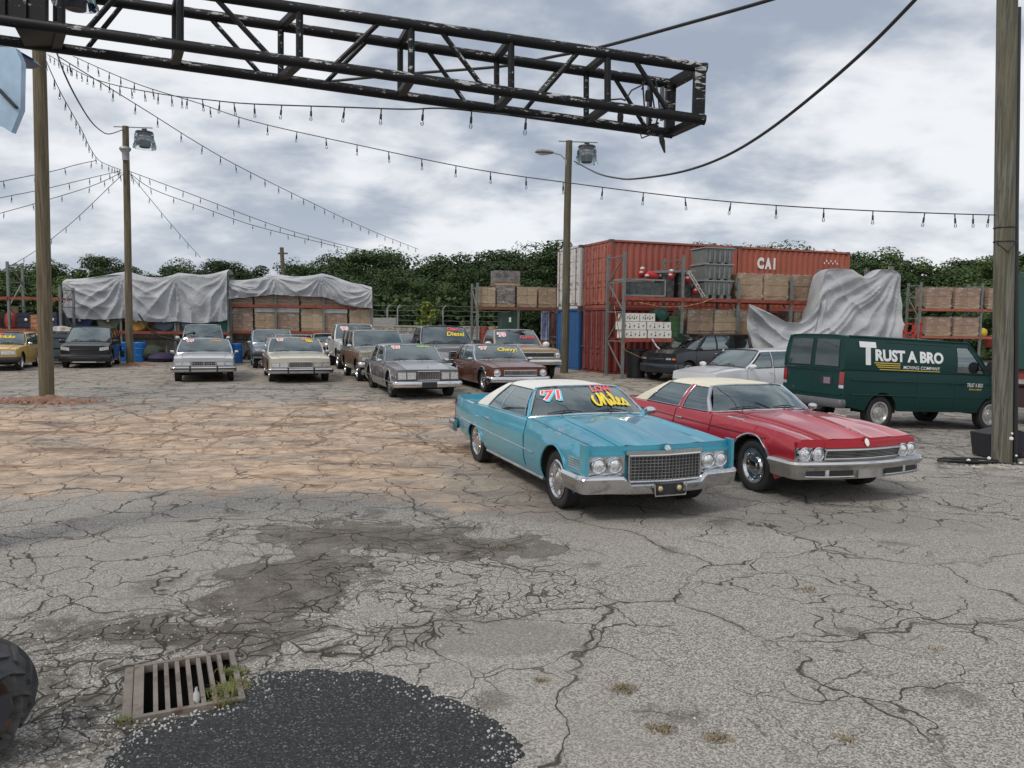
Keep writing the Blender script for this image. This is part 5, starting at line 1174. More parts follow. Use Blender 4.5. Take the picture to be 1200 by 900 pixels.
nt.links.new(nd(nt, 'ShaderNodeBump', {'Strength': .4, 'Distance': .004, 'Height': chipm}).outputs[0], bb.inputs['Normal'])
def yn(u): return 6.55 + .65 * (u / 828.0)      # distance of the near chords
def yf(u): return yn(u) + .46
cT = lambda u: P(u, -42 + (80 + 42) * u / 828, yn(u)); cL = lambda u: P(u, 23 + (141 - 23) * u / 828, yn(u))
cU = lambda u: P(u, -18 + (99 + 18) * u / 790, yf(u)); cM = lambda u: P(u, 47 + (157 - 47) * u / 790, yf(u))
org = cT(400); tr = thing('truss_boom', 'black chipped steel lattice truss reaching across the top of the yard', 'truss', org)
def rr_(p): return p - org
CR = .047
for fn, u1 in ((cT, 828), (cL, 826), (cU, 790), (cM, 788)):
    MB().tube([rr_(fn(u)) for u in (-420, -200, 0, 200, 400, 600, u1)], CR, 12).build('chord', TR, tr)
near_n = [-60, 72, 211, 351, 482, 599, 712]; far_n = [-80, 66, 205, 329, 469, 582, 687]
for a, c_ in zip(near_n, far_n):
    MB().tube([rr_(cT(a)), rr_(cL(a))], .031, 10).build('upright', TR, tr); MB().tube([rr_(cU(c_)), rr_(cM(c_))], .028, 10).build('upright', TR, tr)
    MB().bar(rr_(cT(a)), rr_(cU(c_)), .06, .05).build('cross_member', TR, tr); MB().bar(rr_(cL(a)), rr_(cM(c_)), .075, .05).build('cross_member', TR, tr)
for x0, t0, x1 in ((390, 'L', 447), (515, 'T', 567), (632, 'L', 680), (742, 'T', 786), (250, 'T', 318), (100, 'L', 150)):
    f0, f1 = (cL, cT) if t0 == 'L' else (cT, cL); MB().tube([rr_(f0(x0)), rr_(f1(x1))], .023, 8).build('diagonal', TR, tr)
    f0, f1 = (cM, cU) if t0 == 'L' else (cU, cM); dx = -8 - (x0 - 300) * .035; MB().tube([rr_(f0(x0 + dx)), rr_(f1(x1 + dx - 4))], .021, 8).build('diagonal', TR, tr)
# end frame
MB().bar(rr_(cT(820)), rr_(cL(818)), .10, .09, upv=(0, 1, 0)).build('end_post', TR, tr); MB().bar(rr_(cU(786)), rr_(cM(784)), .10, .09).build('end_post', TR, tr)
MB().bar(rr_(cT(822)), rr_(cU(787)), .08, .08).build('cross_member', TR, tr); MB().bar(rr_(cL(821)), rr_(cM(785)), .09, .06).build('cross_member', TR, tr)
MB().bar(rr_(cU(762)), rr_(cM(760)), .14, .03).build('gusset_plate', TR, tr)
MB().bar(rr_(cU(776).lerp(cM(776), .1)), rr_(cU(776).lerp(cM(776), .75)), .07, .03).build('end_latch', pm('latch_grey', (.12, .12, .12), .5, .4), tr)
# hanging leads at the end
ld = thing('hanging_leads', 'black leads, sockets and tape dangling from the tip of the truss', 'cable', P(765, 130, 7.4))
def ldp(pts): return [P(u, v, 7.35) - P(765, 130, 7.4) for u, v in pts]
for pts in ([(752, 105), (757, 92), (768, 92), (771, 110), (773, 130), (768, 148)], [(753, 95), (755, 125), (764, 142)], [(762, 93), (765, 115), (768, 135)], [(733, 117), (740, 106), (752, 100)], [(750, 155), (752, 162), (762, 158), (766, 150)], [(690, 118), (715, 117), (728, 116), (733, 118)]):
    MB().tube(ldp(pts), .008, 5).build('lead', CABLE, ld)
b = MB(); b.tube(ldp([(774, 158), (776, 166), (779, 179)]), [.02, .028, .008], 6); b.build('plug', CABLE, ld)
for u, v in ((759.5, 112), (727, 137)): MB().lathe([(.0, .05), (.025, .045), (.03, 0), (.026, -.05), (0, -.055)], c=ldp([(u, v)])[0], n=10).build('socket', CABLE, ld)
b = MB()
for k in range(9): b.tube(ldp([(758 + random.uniform(0, 14), 142 + random.uniform(0, 16)) for _ in range(3)]), .012, 5)
b.build('tape_bundle', CABLE, ld)
# root of the boom: plates, spotlight, blue plate and mast out of frame
for (u0, u1) in ((22, 38), (45, 60), (0, 12)):
    MB().bar(rr_(cT(u0).lerp(cL(u0), -.1)), rr_(cL(u0)), (u1 - u0) / 900 * 6.6 * 1.3, .05, upv=(0, 1, 0)).build('root_plate', TR, tr)
MB().bar(rr_(cL(40)), rr_(cM(52)), .30, .04).build('root_plate', TR, tr)
sp1 = thing('spotlight', 'dark round spotlight in a plastic sheet hung inside the truss at upper left', 'spotlight', P(88, -6, 6.9))
b = MB(); b.lathe([(.06, .12), (.085, .05), (.09, -.04), (.085, -.12), (.07, -.125), (.0, -.11)], n=18); b.build('housing', pm('lamp_body', (.05, .05, .06)), sp1)
b = MB(); b.lathe([(.08, .1), (.14, .05), (.17, -.06), (.185, -.09)], n=14); b.build('plastic_bag', CLEARPL, sp1)
BLUE = pm('worn_blue_paint', (.36, .50, .66), .45, coat=.3, var=.15, dirt=(.12, .16, .22), damt=.5, dscale=2.5); DBLUE = pm('dark_blue_paint', (.01, .06, .17), .4, coat=.4, dirt=(.05, .05, .07))
mo = P(-60, 60, 6.9); ms = thing('boom_mast', 'blue steel mast and counterweight plate at the upper left edge', 'mast', (mo.x - .9, 6.9, g(mo.x - .9, 6.9)))
def mr(p): return p - ms.location
b = MB(); b.prism([mr(P(u, v, 6.35)) for u, v in ((-60, 50), (18, 56), (25, 72), (24, 128), (13, 155), (2, 148), (-60, 128))], (0, .06, 0)); b.build('side_plate', BLUE, ms)
b = MB(); b.bar(mr(P(-2, 104, 6.33)), mr(P(19, 126, 6.33)), .035, .02); b.build('slot', BLACK, ms)
b = MB(); b.prism([mr(P(u, v, 6.6)) for u, v in ((-10, 52), (16, 56), (22, 63), (14, 67), (-10, 66))], (0, .3, 0)); b.build('pivot_block', DBLUE, ms)
b = MB(); b.prism([mr(P(u, v, 6.75)) for u, v in ((-20, -30), (19, -30), (19, 17), (-20, 14))], (0, .25, 0)); b.build('head_block', DBLUE, ms)
b = MB(); b.bar((0, 0, 4.0), mr(P(-58, 90, 6.38)), .14, .14); b.build('arm', DBLUE, ms)
b = MB(); b.box((0, 0, 2.6), (.4, .4, 5.2)); b.build('column', DBLUE, ms); b = MB(); b.box((0, 0, .12), (1.4, 1.4, .22)); b.build('base', DBLUE, ms)
b = MB(); b.bar(Vector((0, 0, 4.6)), mr(cM(-40)), .2, .2); b.bar(Vector((0, 0, 5.1)), mr(cT(-100)), .2, .2); b.build('arm', DBLUE, ms)
# ------------------------------------------------------------------ tractor tyre at the lower left edge
ty = 3.80; hub = P(-40, 826, ty); TY = thing('tractor_wheel', 'chunky lugged tractor wheel with rusty rim at the lower left edge', 'wheel', (hub.x, hub.y, 0), R(18))
TR_ = hub.z + .02; TWD = .30
b = MB(); b.lathe([(.25, -.12), (.29, -.145), (TR_ * .84, -.15), (TR_ * .93, -.12), (TR_ * .945, 0), (TR_ * .93, .12), (TR_ * .84, .15), (.29, .145), (.25, .12), (.23, 0), (.25, -.12)], c=(0, 0, TR_), ax=(0, 1, 0), n=40); tyo = b.build('tyre', pm('tractor_rubber', (.055, .055, .057), .7, bump=.3, var=.3, vs=4, dirt=(.16, .14, .12), dscale=3, damt=.6), TY)
for sd in (1, -1):
    for k in range(15):
        a = 2 * math.pi * (k + (.5 if sd > 0 else 0)) / 15; rows = []
        for j in range(5):
            s = j / 4; y = sd * (.005 + s * .155); aa = a + s * .30; rad = (TR_ * .935, TR_) if j < 4 else (TR_ * .80, TR_ * .93)
            rows.append([Vector((math.cos(aa + da) * r_1, y + (0.012 * sd if j == 4 else 0), TR_ + math.sin(aa + da) * r_1)) for da, r_1 in ((-.055, rad[0] - .01), (-.042, rad[1]), (.042, rad[1]), (.055, rad[0] - .01))])
        b = MB(); ids = b.grid(rows, closed=True); b.face(ids[0]); b.face(ids[-1]); b.build('lug', tyo.data.materials[0], tyo)
b = MB(); b.lathe([(.265, -.14), (.275, -.13), (.24, -.09), (.17, -.05), (.08, -.05), (.06, -.09), (0, -.09)], c=(0, 0, TR_), ax=(0, 1, 0), n=28); b.lathe([(.215, .13), (.225, .12), (.20, .09), (.17, .05), (.0, .05)], c=(0, 0, TR_), ax=(0, 1, 0), n=28)
b.build('rim', pm('rusty_rim', (.09, .055, .035), .75, dirt=(.06, .035, .025), damt=.85, dscale=4, bump=.4), TY)
b = MB(); b.prism([Vector(p) for p in ((-.5, -.20, TR_ + .10), (.26, -.20, TR_ + .10), (.27, -.20, TR_ + .02), (.17, -.20, TR_ - .16), (-.5, -.20, TR_ - .24))], (0, -.03, 0)); b.bar((0, -.2, TR_), (0, .0, TR_), .07)
b.build('bracket', pm('bracket_black', (.02, .02, .03), .4, coat=.3), TY)
for x, z in ((.19, .04), (.12, -.05)): MB().lathe([(.012, 0), (.012, .012), (0, .014)], c=(x, -.23, TR_ + z), ax=(0, -1, 0), n=6).build('bolt', CHROME, TY)
# ------------------------------------------------------------------ shipping containers
def corr(p0, dirv, n, L, H, pitch, depth, inv=False):
    """corrugated wall rows from p0 along dirv; n outward"""
    prof = [(0, 0), (.28, 0), (.5, 1), (.78, 1)]; xs = []; k = 0
    N = int(L / pitch)
    for i in range(N):
        for a, d in prof: xs.append(((i + a) * L / N, d))
    xs.append((L, 0)); return [[p0 + dirv * x - n * (depth * d) + Vector((0, 0, z)) for x, d in xs] for z in (0, H)]
def container(label, p, rz, mat, L=6.06, Wd=2.44, H=2.75, side=True, doors=True, doormat=None, endcorr=False, cat='container', pitch=.28):
    """local: x along the long side, y across (0..Wd); the end with doors is at x=0"""
    o = thing('shipping_container', label, cat, p, rz); X, Y = Vector((1, 0, 0)), Vector((0, 1, 0)); fr = .09
    b = MB(); b.grid(corr(Vector((fr, .03, .15)), X, -Y, L - 2 * fr, H - .27, pitch, .045)); b.grid(corr(Vector((fr, Wd - .03, .15)), X, Y, L - 2 * fr, H - .27, pitch, .045)); b.build('side_wall', mat, o, sm=0, fix=False)
    b = MB(); b.grid(corr(Vector((L - .03, fr, .15)), Y, X, Wd - 2 * fr, H - .27, pitch, .045)); b.build('end_wall', mat, o, sm=0, fix=False)
    b = MB(); b.box((L / 2, Wd / 2, H - .06), (L - .06, Wd - .06, .03)); b.build('roof', mat, o)
    f = MB()
    for x in (fr / 2 + .0, L - fr / 2):
        for y in (fr / 2, Wd - fr / 2): f.box((x, y, H / 2), (fr + .004, fr + .004, H - .24))
    for y in (fr / 2, Wd - fr / 2):
        for z in (.075, H - .05): f.box((L / 2, y, z), (L - .36, fr * .8, .12 if z < 1 else .08))
    for x in (fr / 2, L - fr / 2):
        for z in (.075, H - .05): f.box((x, Wd / 2, z), (fr * .8, Wd - .36, .13 if z < 1 else .09))
    f.build('frame', mat, o)
    for x in (.09, L - .09):
        for y in (.09, Wd - .09):
            for z in (.06, H - .06): MB().box((x, y, z), (.186, .186, .124)).build('corner_casting', MATS.get('casting') or pm('casting', (.10, .07, .06), .7, dirt=RUST), o)
    if endcorr:
        b = MB(); b.grid(corr(Vector((.03, fr, .15)), Y, -X, Wd - 2 * fr, H - .27, .26, .05)); b.build('end_wall', mat, o, sm=0, fix=False)
    else:
        dm = doormat or mat
        for k in (0, 1):
            y0 = fr + .01 + k * (Wd / 2 - fr); y1 = y0 + Wd / 2 - fr - .02
            b = MB(); b.box((.03, (y0 + y1) / 2, H / 2 + .02), (.05, y1 - y0, H - .30))
            for j in range(4):
                z0 = .22 + j * (H - .34) / 4
                for q_ in (0, 1):
                    yy = y0 + .05 + q_ * (y1 - y0) / 2; b.box((-.003, yy + (y1 - y0) / 4 - .05, z0 + (H - .34) / 8), (.03, (y1 - y0) / 2 - .10, (H - .34) / 4 - .07))
            d = b.build('door', dm, o)
            for yy in (y0 + .22, y1 - .22):
                r = MB(); r.tube([(-.05, yy, .17), (-.05, yy, H - .12)], .018, 6)
                for zz in (.22, .9, 1.8, H - .25): r.box((-.04, yy, zz), (.05, .09, .05))
                r.bar((-.07, yy, 1.15), (-.08, yy + (.3 if k else -.3), 1.12), .03); r.build('lock_rod', pm('lock_rod', (.30, .16, .13), .5, .3, dirt=RUST), d)
    return o
C_RED = pm('container_rust_red', (.32, .085, .06), .55, var=.10, vs=.6, dirt=(.28, .05, .04), dscale=.5, damt=.6); C_DRED = pm('container_dark_red', (.20, .038, .034), .6, var=.2, vs=.8, dirt=(.10, .03, .025), damt=.6)
C_PINK = pm('container_door_pink', (.40, .125, .085), .6, var=.2, vs=1.2, dirt=(.22, .05, .04), dscale=1.2, damt=.7); C_WHT = pm('container_white', (.58, .58, .57), .5, var=.06, dirt=(.3, .22, .17), dscale=2.5, damt=.5); C_BLU = pm('container_blue', (.02, .095, .25), .5, var=.1, vs=1, dirt=(.02, .05, .12), damt=.4)
C_ORG = pm('container_orange', (.36, .095, .055), .55, var=.1, vs=.6, dirt=(.30, .07, .04), dscale=.7, damt=.5); C_BRN = pm('container_brown', (.18, .05, .035), .6, var=.15, dirt=(.08, .03, .02), damt=.5)
CA = R(20); cdx = Vector((math.cos(CA), math.sin(CA), 0)); cdy = Vector((-math.sin(CA), math.cos(CA), 0)); c0 = P(712, 440, 31.2); HC = 2.74
def cp(a, b_, z=0): return c0 + cdx * a + cdy * b_ + Vector((0, 0, z))
zb_ = c0.z
container('dark red container with lock rods under the rust red one at the stack corner', cp(0, 0), CA, C_DRED)
container('rust red container with pink doors on top of the dark red one', cp(0, 0, HC), CA, C_RED, doormat=C_PINK)
container('dull red container under the orange lettered one, behind the racks', cp(6.13, 0), CA, C_BRN)
oc = container('orange container lettered CAI on top at the right end', cp(6.13, 0, HC), CA, C_ORG)
container('blue container with ribbed end under the white container', cp(-.15, 2.53), CA, C_BLU, endcorr=True)
container('white container with lock rods on top of the blue one', cp(-.15, 2.53, HC), CA, C_WHT)
container('brown ribbed container low at the left of the blue one', cp(.6, 5.2), CA, C_BRN, endcorr=True)
container('blue and white worn container behind the tan pickup', cp(1.2, 7.8), CA, pm('container_blue_white', (.12, .17, .34), .6, var=.7, vs=1.4, dirt=(.5, .45, .45), dscale=1.4, damt=.8))
# CAI lettering, painted on the ribs
for txt, x0, x1 in (('C', 1.0, 1.36), ('A', 1.40, 1.76), ('I', 1.86, 1.96)): put_text(fit_geo(txt, .07, x0, x1, 1.82, 2.32), lambda x, y, h: Vector((x, .018, y)), 'letter', WHITEP, oc)
for k in range(7): MB().box((4.6 + k * .12, -.02, 2.2 + .1 * (k % 2)), (.05, .01, .08)).build('code_mark', WHITEP, oc)
# ------------------------------------------------------------------ pallets and crates
WOODP = pm('pallet_wood', (.36, .26, .16), .85, var=.35, vs=5, stretch=(1, 6, 6)); CARD = pm('cardboard', (.36, .25, .155), .8, var=.16, vs=1.5, bump=.3, bs=6); CARD2 = pm('cardboard_reddish', (.30, .19, .135), .8, var=.2, vs=1.5); CARD3 = pm('boards_dark', (.17, .155, .15), .8, var=.5, vs=5)
CARDV = [CARD, pm('cardboard_pale', (.42, .31, .20), .8, var=.16, vs=1.5, bump=.3, bs=6), pm('cardboard_brown', (.28, .185, .115), .8, var=.2, vs=1.5, bump=.3, bs=6)]
WRAP = bpy.data.materials.new('stretch_wrap'); WRAP.use_nodes = True; nt = WRAP.node_tree; nt.nodes.clear()
tcw = nd(nt, 'ShaderNodeTexCoord').outputs['Object']; wn_ = noisef(nt, vmth(nt, 'MULTIPLY', tcw, (1.2, 1.2, 5)), 2.0, 5, .65, 1.2)
wm = sstep(nt, wn_, .50, .68, .05, .62); tr1 = nd(nt, 'ShaderNodeBsdfTransparent', {'Color': (.97, .96, .94, 1)}); df1 = nd(nt, 'ShaderNodeBsdfPrincipled', {'Base Color': (.62, .60, .57, 1), 'Roughness': .25})
nt.links.new(nd(nt, 'ShaderNodeMixShader', {0: wm, 1: tr1.outputs[0], 2: df1.outputs[0]}).outputs[0], nd(nt, 'ShaderNodeOutputMaterial').inputs[0])
def pallet_parts(o, w_, d_):
    for k in range(5): MB().box((-w_ / 2 + w_ * (k + .5) / 5, 0, .13), (w_ / 5 - .02, d_, .02)).build('plank', WOODP, o)
    for k in range(3): MB().box((0, -d_ / 2 + .05 + (d_ - .1) * k / 2, .06), (w_, .09, .11)).build('runner', WOODP, o)
def load(name, label, p, rz, w_=1.1, d_=1.1, h=1.0, mat=CARD, group=None, wrap=True):
    o = thing(name, label, 'pallet load', p, rz, group); pallet_parts(o, w_, d_); seed = random.random() * 50
    nl = max(2, int(h / .33)); mat = CARDV[random.randrange(3)] if mat is CARD else mat
    for k in range(nl):
        for j in (0, 1):
            b = MB(); jit = random.uniform(-.008, .012); b.box((-w_ / 4 + j * w_ / 2, 0, .145 + h * (k + .5) / nl), (w_ / 2 - .012 + jit, d_ + jit * 2, h / nl - .012)); b.build('carton', mat, o)
    if wrap:
        rows = []
        for k in range(9):
            z = .08 + (h + .1) * k / 8; rw = []
            for i in range(28):
                t = i / 28 * 4; s_ = int(t); f = t - s_; cx = [(-1, -1), (1, -1), (1, 1), (-1, 1)]; a, c = cx[s_], cx[(s_ + 1) % 4]
                q_ = Vector(((a[0] + (c[0] - a[0]) * f) * (w_ / 2 + .025), (a[1] + (c[1] - a[1]) * f) * (d_ / 2 + .025), z)); q_ += Vector((q_.x, q_.y, 0)).normalized() * (.018 * noise.noise(q_ * 4 + Vector((seed, 0, 0)))); rw.append(q_)
            rows.append(rw)
        b = MB(); b.grid(rows, closed=True); b.face(b.vs([r_ + Vector((0, 0, .01)) for r_ in (Vector((-w_ / 2, -d_ / 2, h + .16)), Vector((w_ / 2, -d_ / 2, h + .16)), Vector((w_ / 2, d_ / 2, h + .16)), Vector((-w_ / 2, d_ / 2, h + .16)))])); b.build('wrap', WRAP, o, sm=60, fix=False)
    return o
# ------------------------------------------------------------------ pallet racks
def rack(name, label, p, rz, bays, depth, levels, Hs, posts=None, deck=True, pm_=STEELG, beam=REDBEAM, bt=.13):
    """bays: widths; levels: heights of the beams; Hs: post height"""
    o = thing(name, label, 'rack', p, rz); x = 0; xs = [0]
    for w_ in bays: x += w_; xs.append(x)
    for i, x in enumerate(xs):
        H = Hs[i] if isinstance(Hs, (list, tuple)) else Hs
        for y in (0, depth): MB().box((x, y, H / 2), (.10, .085, H)).build('post', pm_, o); MB().box((x, y, .01), (.18, .18, .02)).build('foot_plate', pm_, o)
        z = .3; k = 0
        while z < H - .3:
            z2 = min(H - .15, z + 1.1); b = MB(); b.bar((x, .04 if k % 2 == 0 else depth - .04, z), (x, depth - .04 if k % 2 == 0 else .04, z2), .04); b.build('brace', pm_, o)
            b = MB(); b.bar((x, .04, z2), (x, depth - .04, z2), .04); b.build('brace', pm_, o); z = z2 + .02; k += 1
    for i in range(len(bays)):
        for z in levels:
            for y in (-.045, depth + .045): MB().box(((xs[i] + xs[i + 1]) / 2, y, z - bt / 2), (bays[i] - .10, .05, bt)).build('beam', beam, o)
            for x_ in (xs[i] + .05, xs[i + 1] - .05): MB().box((x_, -.075, z - bt / 2 - .01), (.05, .012, bt + .08)).build('beam_bracket', beam, o)
            if deck:
                for k in range(3): MB().box((xs[i] + .4 + (bays[i] - .8) * k / 2, depth / 2, z - .03), (.10, depth, .03)).build('deck_bar', beam, o)
    return o, xs
rA = CA - R(3); fx, fy = math.cos(rA), math.sin(rA); rp = P(729, 446, 28.9); rp.z = g(rp.x, rp.y)
def rq(a, b_, z): return Vector((rp.x + fx * a - fy * b_, rp.y + fy * a + fx * b_, rp.z + z))
L1, L2 = 1.52, 3.08
rk, rxs = rack('pallet_rack', 'red-beamed pallet rack in front of the rust red containers', rp, rA, [2.45, 2.45, 2.45, 2.45, 2.45], 1.5, [L1, L2], [4.75, 4.7, 3.9, 4.0, 4.5, 4.6])
# level 2
bin_m = pm('bulk_bin_grey', (.19, .205, .20), .65, var=.12, bump=.2, bs=10)
def bulk_bin(label, p, rz):
    o = thing('bulk_bin', label, 'bulk bin', p, rz, 'grey bulk bins stacked on the rack'); w_, d_, h = 1.28, 1.1, .70
    b = MB(); rows = [[Vector((sx * (w_ / 2 - i_ - t), sy_ * (d_ / 2 - i_ - t), z)) for sx, sy_ in ((-1, -1), (1, -1), (1, 1), (-1, 1))] for z, i_, t in ((.14, .05, .04), (h, 0, .0), (h, .04, 0), (.2, .09, .04))]
    ids = b.grid(rows, closed=True); b.face(ids[0]); b.face(ids[-1]); b.build('tub', bin_m, o)
    MB().tube([(sx * (w_ / 2 + .01), sy_ * (d_ / 2 + .01), h - .02) for sx, sy_ in ((-1, -1), (1, -1), (1, 1), (-1, 1), (-1, -1))], .035, 4).build('rim', bin_m, o)
    for k in range(4): MB().box((-w_ / 2 + .14 + k * (w_ - .28) / 3, 0, .07), (.16, d_ - .1, .14)).build('foot', bin_m, o)
    for k in range(5): MB().box((-w_ / 2 + .2 + k * (w_ - .4) / 4, -d_ / 2 + .005, h * .55), (.06, .04, h * .6)).build('rib', bin_m, o)
for k, w_ in enumerate(('bottom', 'middle', 'topmost')): bulk_bin(f'{w_} grey bulk bin of the stack of three on the rack', rq(4.12, .7, L2 + .01 + k * .635), rA)
o = thing('cage_crate', 'grey framed crate of junk at the left end of the upper rack shelf', 'crate', rq(.95, .7, L2 + .01), rA)
for (a, c_) in (((-.85, -.5, .05), (.85, -.5, .05)), ((-.85, -.5, .65), (.85, -.5, .65)), ((-.85, -.5, .05), (-.85, -.5, .65)), ((.85, -.5, .05), (.85, -.5, .65)), ((-.85, .5, .65), (.85, .5, .65)), ((.85, .5, 0), (.85, .5, .65)), ((-.85, .5, 0), (-.85, .5, .65)), ((-.85, -.5, .65), (-.85, .5, .65)), ((.85, -.5, .65), (.85, .5, .65))): MB().bar(a, c_, .06).build('frame_bar', pm('crate_grey', (.2, .22, .21), .6), o)
MB().box((0, -.49, .3), (1.62, .01, .5)).build('mesh_side', pm('crate_dark', (.06, .07, .07), .8, var=.4, vs=9), o)
junk = pm('junk_dark', (.05, .05, .05), .7, var=.6, vs=5); REDF = pm('festive_red', (.42, .02, .025), .6, bump=.4, bs=20); WHTF = pm('festive_white', (.62, .58, .52), .8, bump=.4, bs=20)
def lump(b, c, r, sx=1, sz=1, n=10):
    rows = []
    for i in range(7):
        a = math.pi * i / 6; rows.append([Vector((c[0] + math.sin(a) * math.cos(t * 2 * math.pi / n) * r * sx, c[1] + math.sin(a) * math.sin(t * 2 * math.pi / n) * r, c[2] + math.cos(a) * r * sz)) for t in range(n)])
    for rw in rows:
        for p in rw: p += (p - Vector(c)) * .18 * noise.noise(p * 3.3)
    b.grid(rows, closed=True)
def fig(label, p, rz, lie=0):
    o = thing('festive_decoration', label, 'decoration', p, rz, None); b = MB(); lump(b, (0, 0, .18), .15, 2.2 if lie else 1, 1.1); b.build('red_body', REDF, o); b = MB(); lump(b, (.32 if lie else .03, 0, .2 if lie else .38), .09, 1.1, .8); lump(b, (-.3 if lie else -.06, -.1, .16 if lie else .22), .07, 1.2, .7); b.build('white_head', WHTF, o)
fig('red and white festive decoration lying on the grey crate', rq(1.35, .35, L2 + .66), rA, 1); fig('red and white decoration standing at the back of the upper shelf', rq(1.15, .9, L2 + .75), rA)
fig('red and white decoration hanging over the dark totes', rq(2.05, .25, L2 + .65), rA); fig('red and white decoration beside the stack of grey bins', rq(2.75, .2, L2 + .55), rA); fig('small red decoration wedged against the grey bulk bins', rq(3.1, .1, L2 + .1), rA)
for k, (a, w_, h, lab) in enumerate(((1.95, .5, .85, 'left'), (2.42 + .25, .5, .9, 'right'))):
    o = thing('tote', f'{lab} dark tote under the grey board on the upper shelf', 'tote', rq(a, .55, L2 + .01), rA, None); b = MB(); b.prism([(-w_ / 2 + .03, -.35, 0), (w_ / 2 - .03, -.35, 0), (w_ / 2, -.35, h), (-w_ / 2, -.35, h)], (0, .7, 0)); b.build('tub', junk, o); MB().box((0, 0, h + .02), (w_ + .06, .76, .05)).build('lid', junk, o)
o = tag(MB().box((0, 0, 0), (1.7, .7, .09)).build('board', bin_m, None, loc=rq(2.25, .55, L2 + 1.02), rot=(0, R(-3), rA)), 'grey board lying across the totes and decorations', 'board')
b = MB()
for k in range(12): b.bar((random.uniform(-.35, .3), random.uniform(-.3, .3), random.uniform(0, .25)), (random.uniform(-.4, .4), random.uniform(-.3, .3), random.uniform(.4, 1.0)), .05)
o = tag(b.build('scrap_metal', junk, None, loc=rq(3.0, .6, L2 + .02), rot=(0, 0, rA)), 'tangle of dark scrap poles on the upper shelf by the grey bins', 'scrap')
b = MB(); b.bar((0, 0, 0), (.75, .1, -.95), .05); b.bar((.08, 0, .04), (.83, .1, -.9), .05)
for k in range(6): b.bar((.12 * k, 0, -.16 * k), (.12 * k + .1, 0, -.16 * k + .04), .03)
tag(b.build('ladder', pm('ladder_grey', (.45, .45, .44), .5, .4), None, loc=rq(2.55, -.15, L2 + .98), rot=(0, 0, rA)), 'short pale ladder leaning by the stack of grey bins', 'ladder')
gA = 'shrink-wrapped pallet loads on the front racks'
for a, z, lab in ((5.55, L2, 'upper shelf pallet load just right of the grey bulk bins'), (6.75, L2, 'second upper shelf pallet load right of the grey bulk bins'), (8.05, L2, 'upper shelf pallet load touching the draped grey tarp'),
                  (3.35, L1, 'lower shelf pallet load behind the dark suv windows'), (4.55, L1, 'lower shelf pallet load left of the hanging tarp tail'), (5.6, L1, 'lower shelf pallet load partly behind the tarp tail'), (8.2, L1, 'lower shelf pallet load seen over the tarp folds')):
    load('pallet_load', lab, rq(a, .72, z + .01), rA, 1.12, 1.1, .86 if z == L2 else .98, CARD, gA)
# white boxes on the lower shelf, with stencilled marks
WBOX = pm('white_box', (.66, .64, .58), .6, var=.08)
def wbox(label, a, z, w_):
    o = thing('white_carton', label, 'box', rq(a, .3, z), rA, 'white marked cartons stacked on the lower shelf'); MB().box((0, 0, .155), (w_, .6, .30)).build('carton', WBOX, o)
    for k in range(5): 
        m = MB(); xx = -w_ / 2 + .12 + k * (w_ - .24) / 4
        if k % 2: m.prism([(xx - .04, -.302, .08), (xx + .04, -.302, .08), (xx, -.302, .17)], (0, -.003, 0)); m.box((xx, -.303, .22), (.03, .004, .05))
        else: m.box((xx, -.303, .14), (.03, .004, .08)); m.box((xx + .03, -.303, .17), (.04, .004, .02))
        m.build('mark', BLACK, o)
for a, k, w_, l_ in ((.35, 0, .95, 'left carton of the bottom row'), (1.38, 0, .98, 'right carton of the bottom row'), (.3, 1, .98, 'left carton of the middle row'), (1.34, 1, 1.0, 'right carton of the middle row'), (-.05 + .25, 2, .6, 'small left carton of the top row'), (.85, 2, .62, 'right carton of the top row beside the green barrel')):
    wbox(f'white marked carton, {l_}', a + .15, L1 + .01 + k * .315, w_)
GRN = pm('dark_green_drum', (.008, .06, .04), .4, coat=.3); GRN2 = pm('green_bin', (.04, .10, .035), .6)
o = thing('drum', 'dark green drum lying on the white cartons', 'drum', rq(1.6, .3, L1 + .93), rA); MB().lathe([(0, -.35), (.2, -.35), (.24, -.33), (.24, -.1), (.25, -.08), (.24, -.06), (.24, .3), (.2, .32), (0, .32)], ax=(0, 1, 0), n=20).build('shell', GRN, o); MB().lathe([(.17, -.37), (.21, -.37), (.21, -.35)], ax=(0, 1, 0), n=20).build('rim', GRN, o)
o = thing('tall_bin', 'tall green ribbed bin right of the white cartons', 'bin', rq(2.22, .35, L1 + .01), rA); MB().box((0, 0, .42), (.52, .5, .84)).build('shell', GRN2, o)
for k in range(4): MB().box((0, -.26, .1 + k * .22), (.54, .02, .04)).build('rib', GRN2, o)
o = thing('dark_bin', 'black bin on the ground under the lower shelf', 'bin', rq(.75, .4, 0), rA); MB().lathe([(.0, 0), (.35, 0), (.42, 1.05), (.45, 1.06), (.45, 1.1), (.0, 1.12)], n=20).build('shell', pm('bin_black', (.012, .013, .018), .45), o)
tag(MB().tube([rq(1.15, -.1, L1 - .02), rq(1.3, -.2, L1 - .3), rq(1.6, -.22, L1 - .55), rq(1.95, -.2, L1 - .62), rq(2.2, -.15, L1 - .68)], [.09, .08, .10, .05, .03], 8, sq=.4).build('rag', pm('patterned_rag', (.5, .5, .52), .8, var=.8, vs=12), None), 'patterned rag hanging off the lower shelf by the cartons', 'cloth')
ROPE = pm('tow_strap', (.34, .20, .08), .8, var=.7, vs=10)
tag(MB().tube([rq(-.35, .1, L1 + 1.2), rq(-.3, -.1, L1 + .6), rq(-.18, -.15, L1 - .1), rq(.05, -.12, L1 - .45), rq(.7, -.12, L1 - .72), rq(1.3, -.1, L1 - .78)], .035, 6, sq=.4).build('strap', ROPE, None), 'brown strap hanging down the left end of the rack', 'strap')
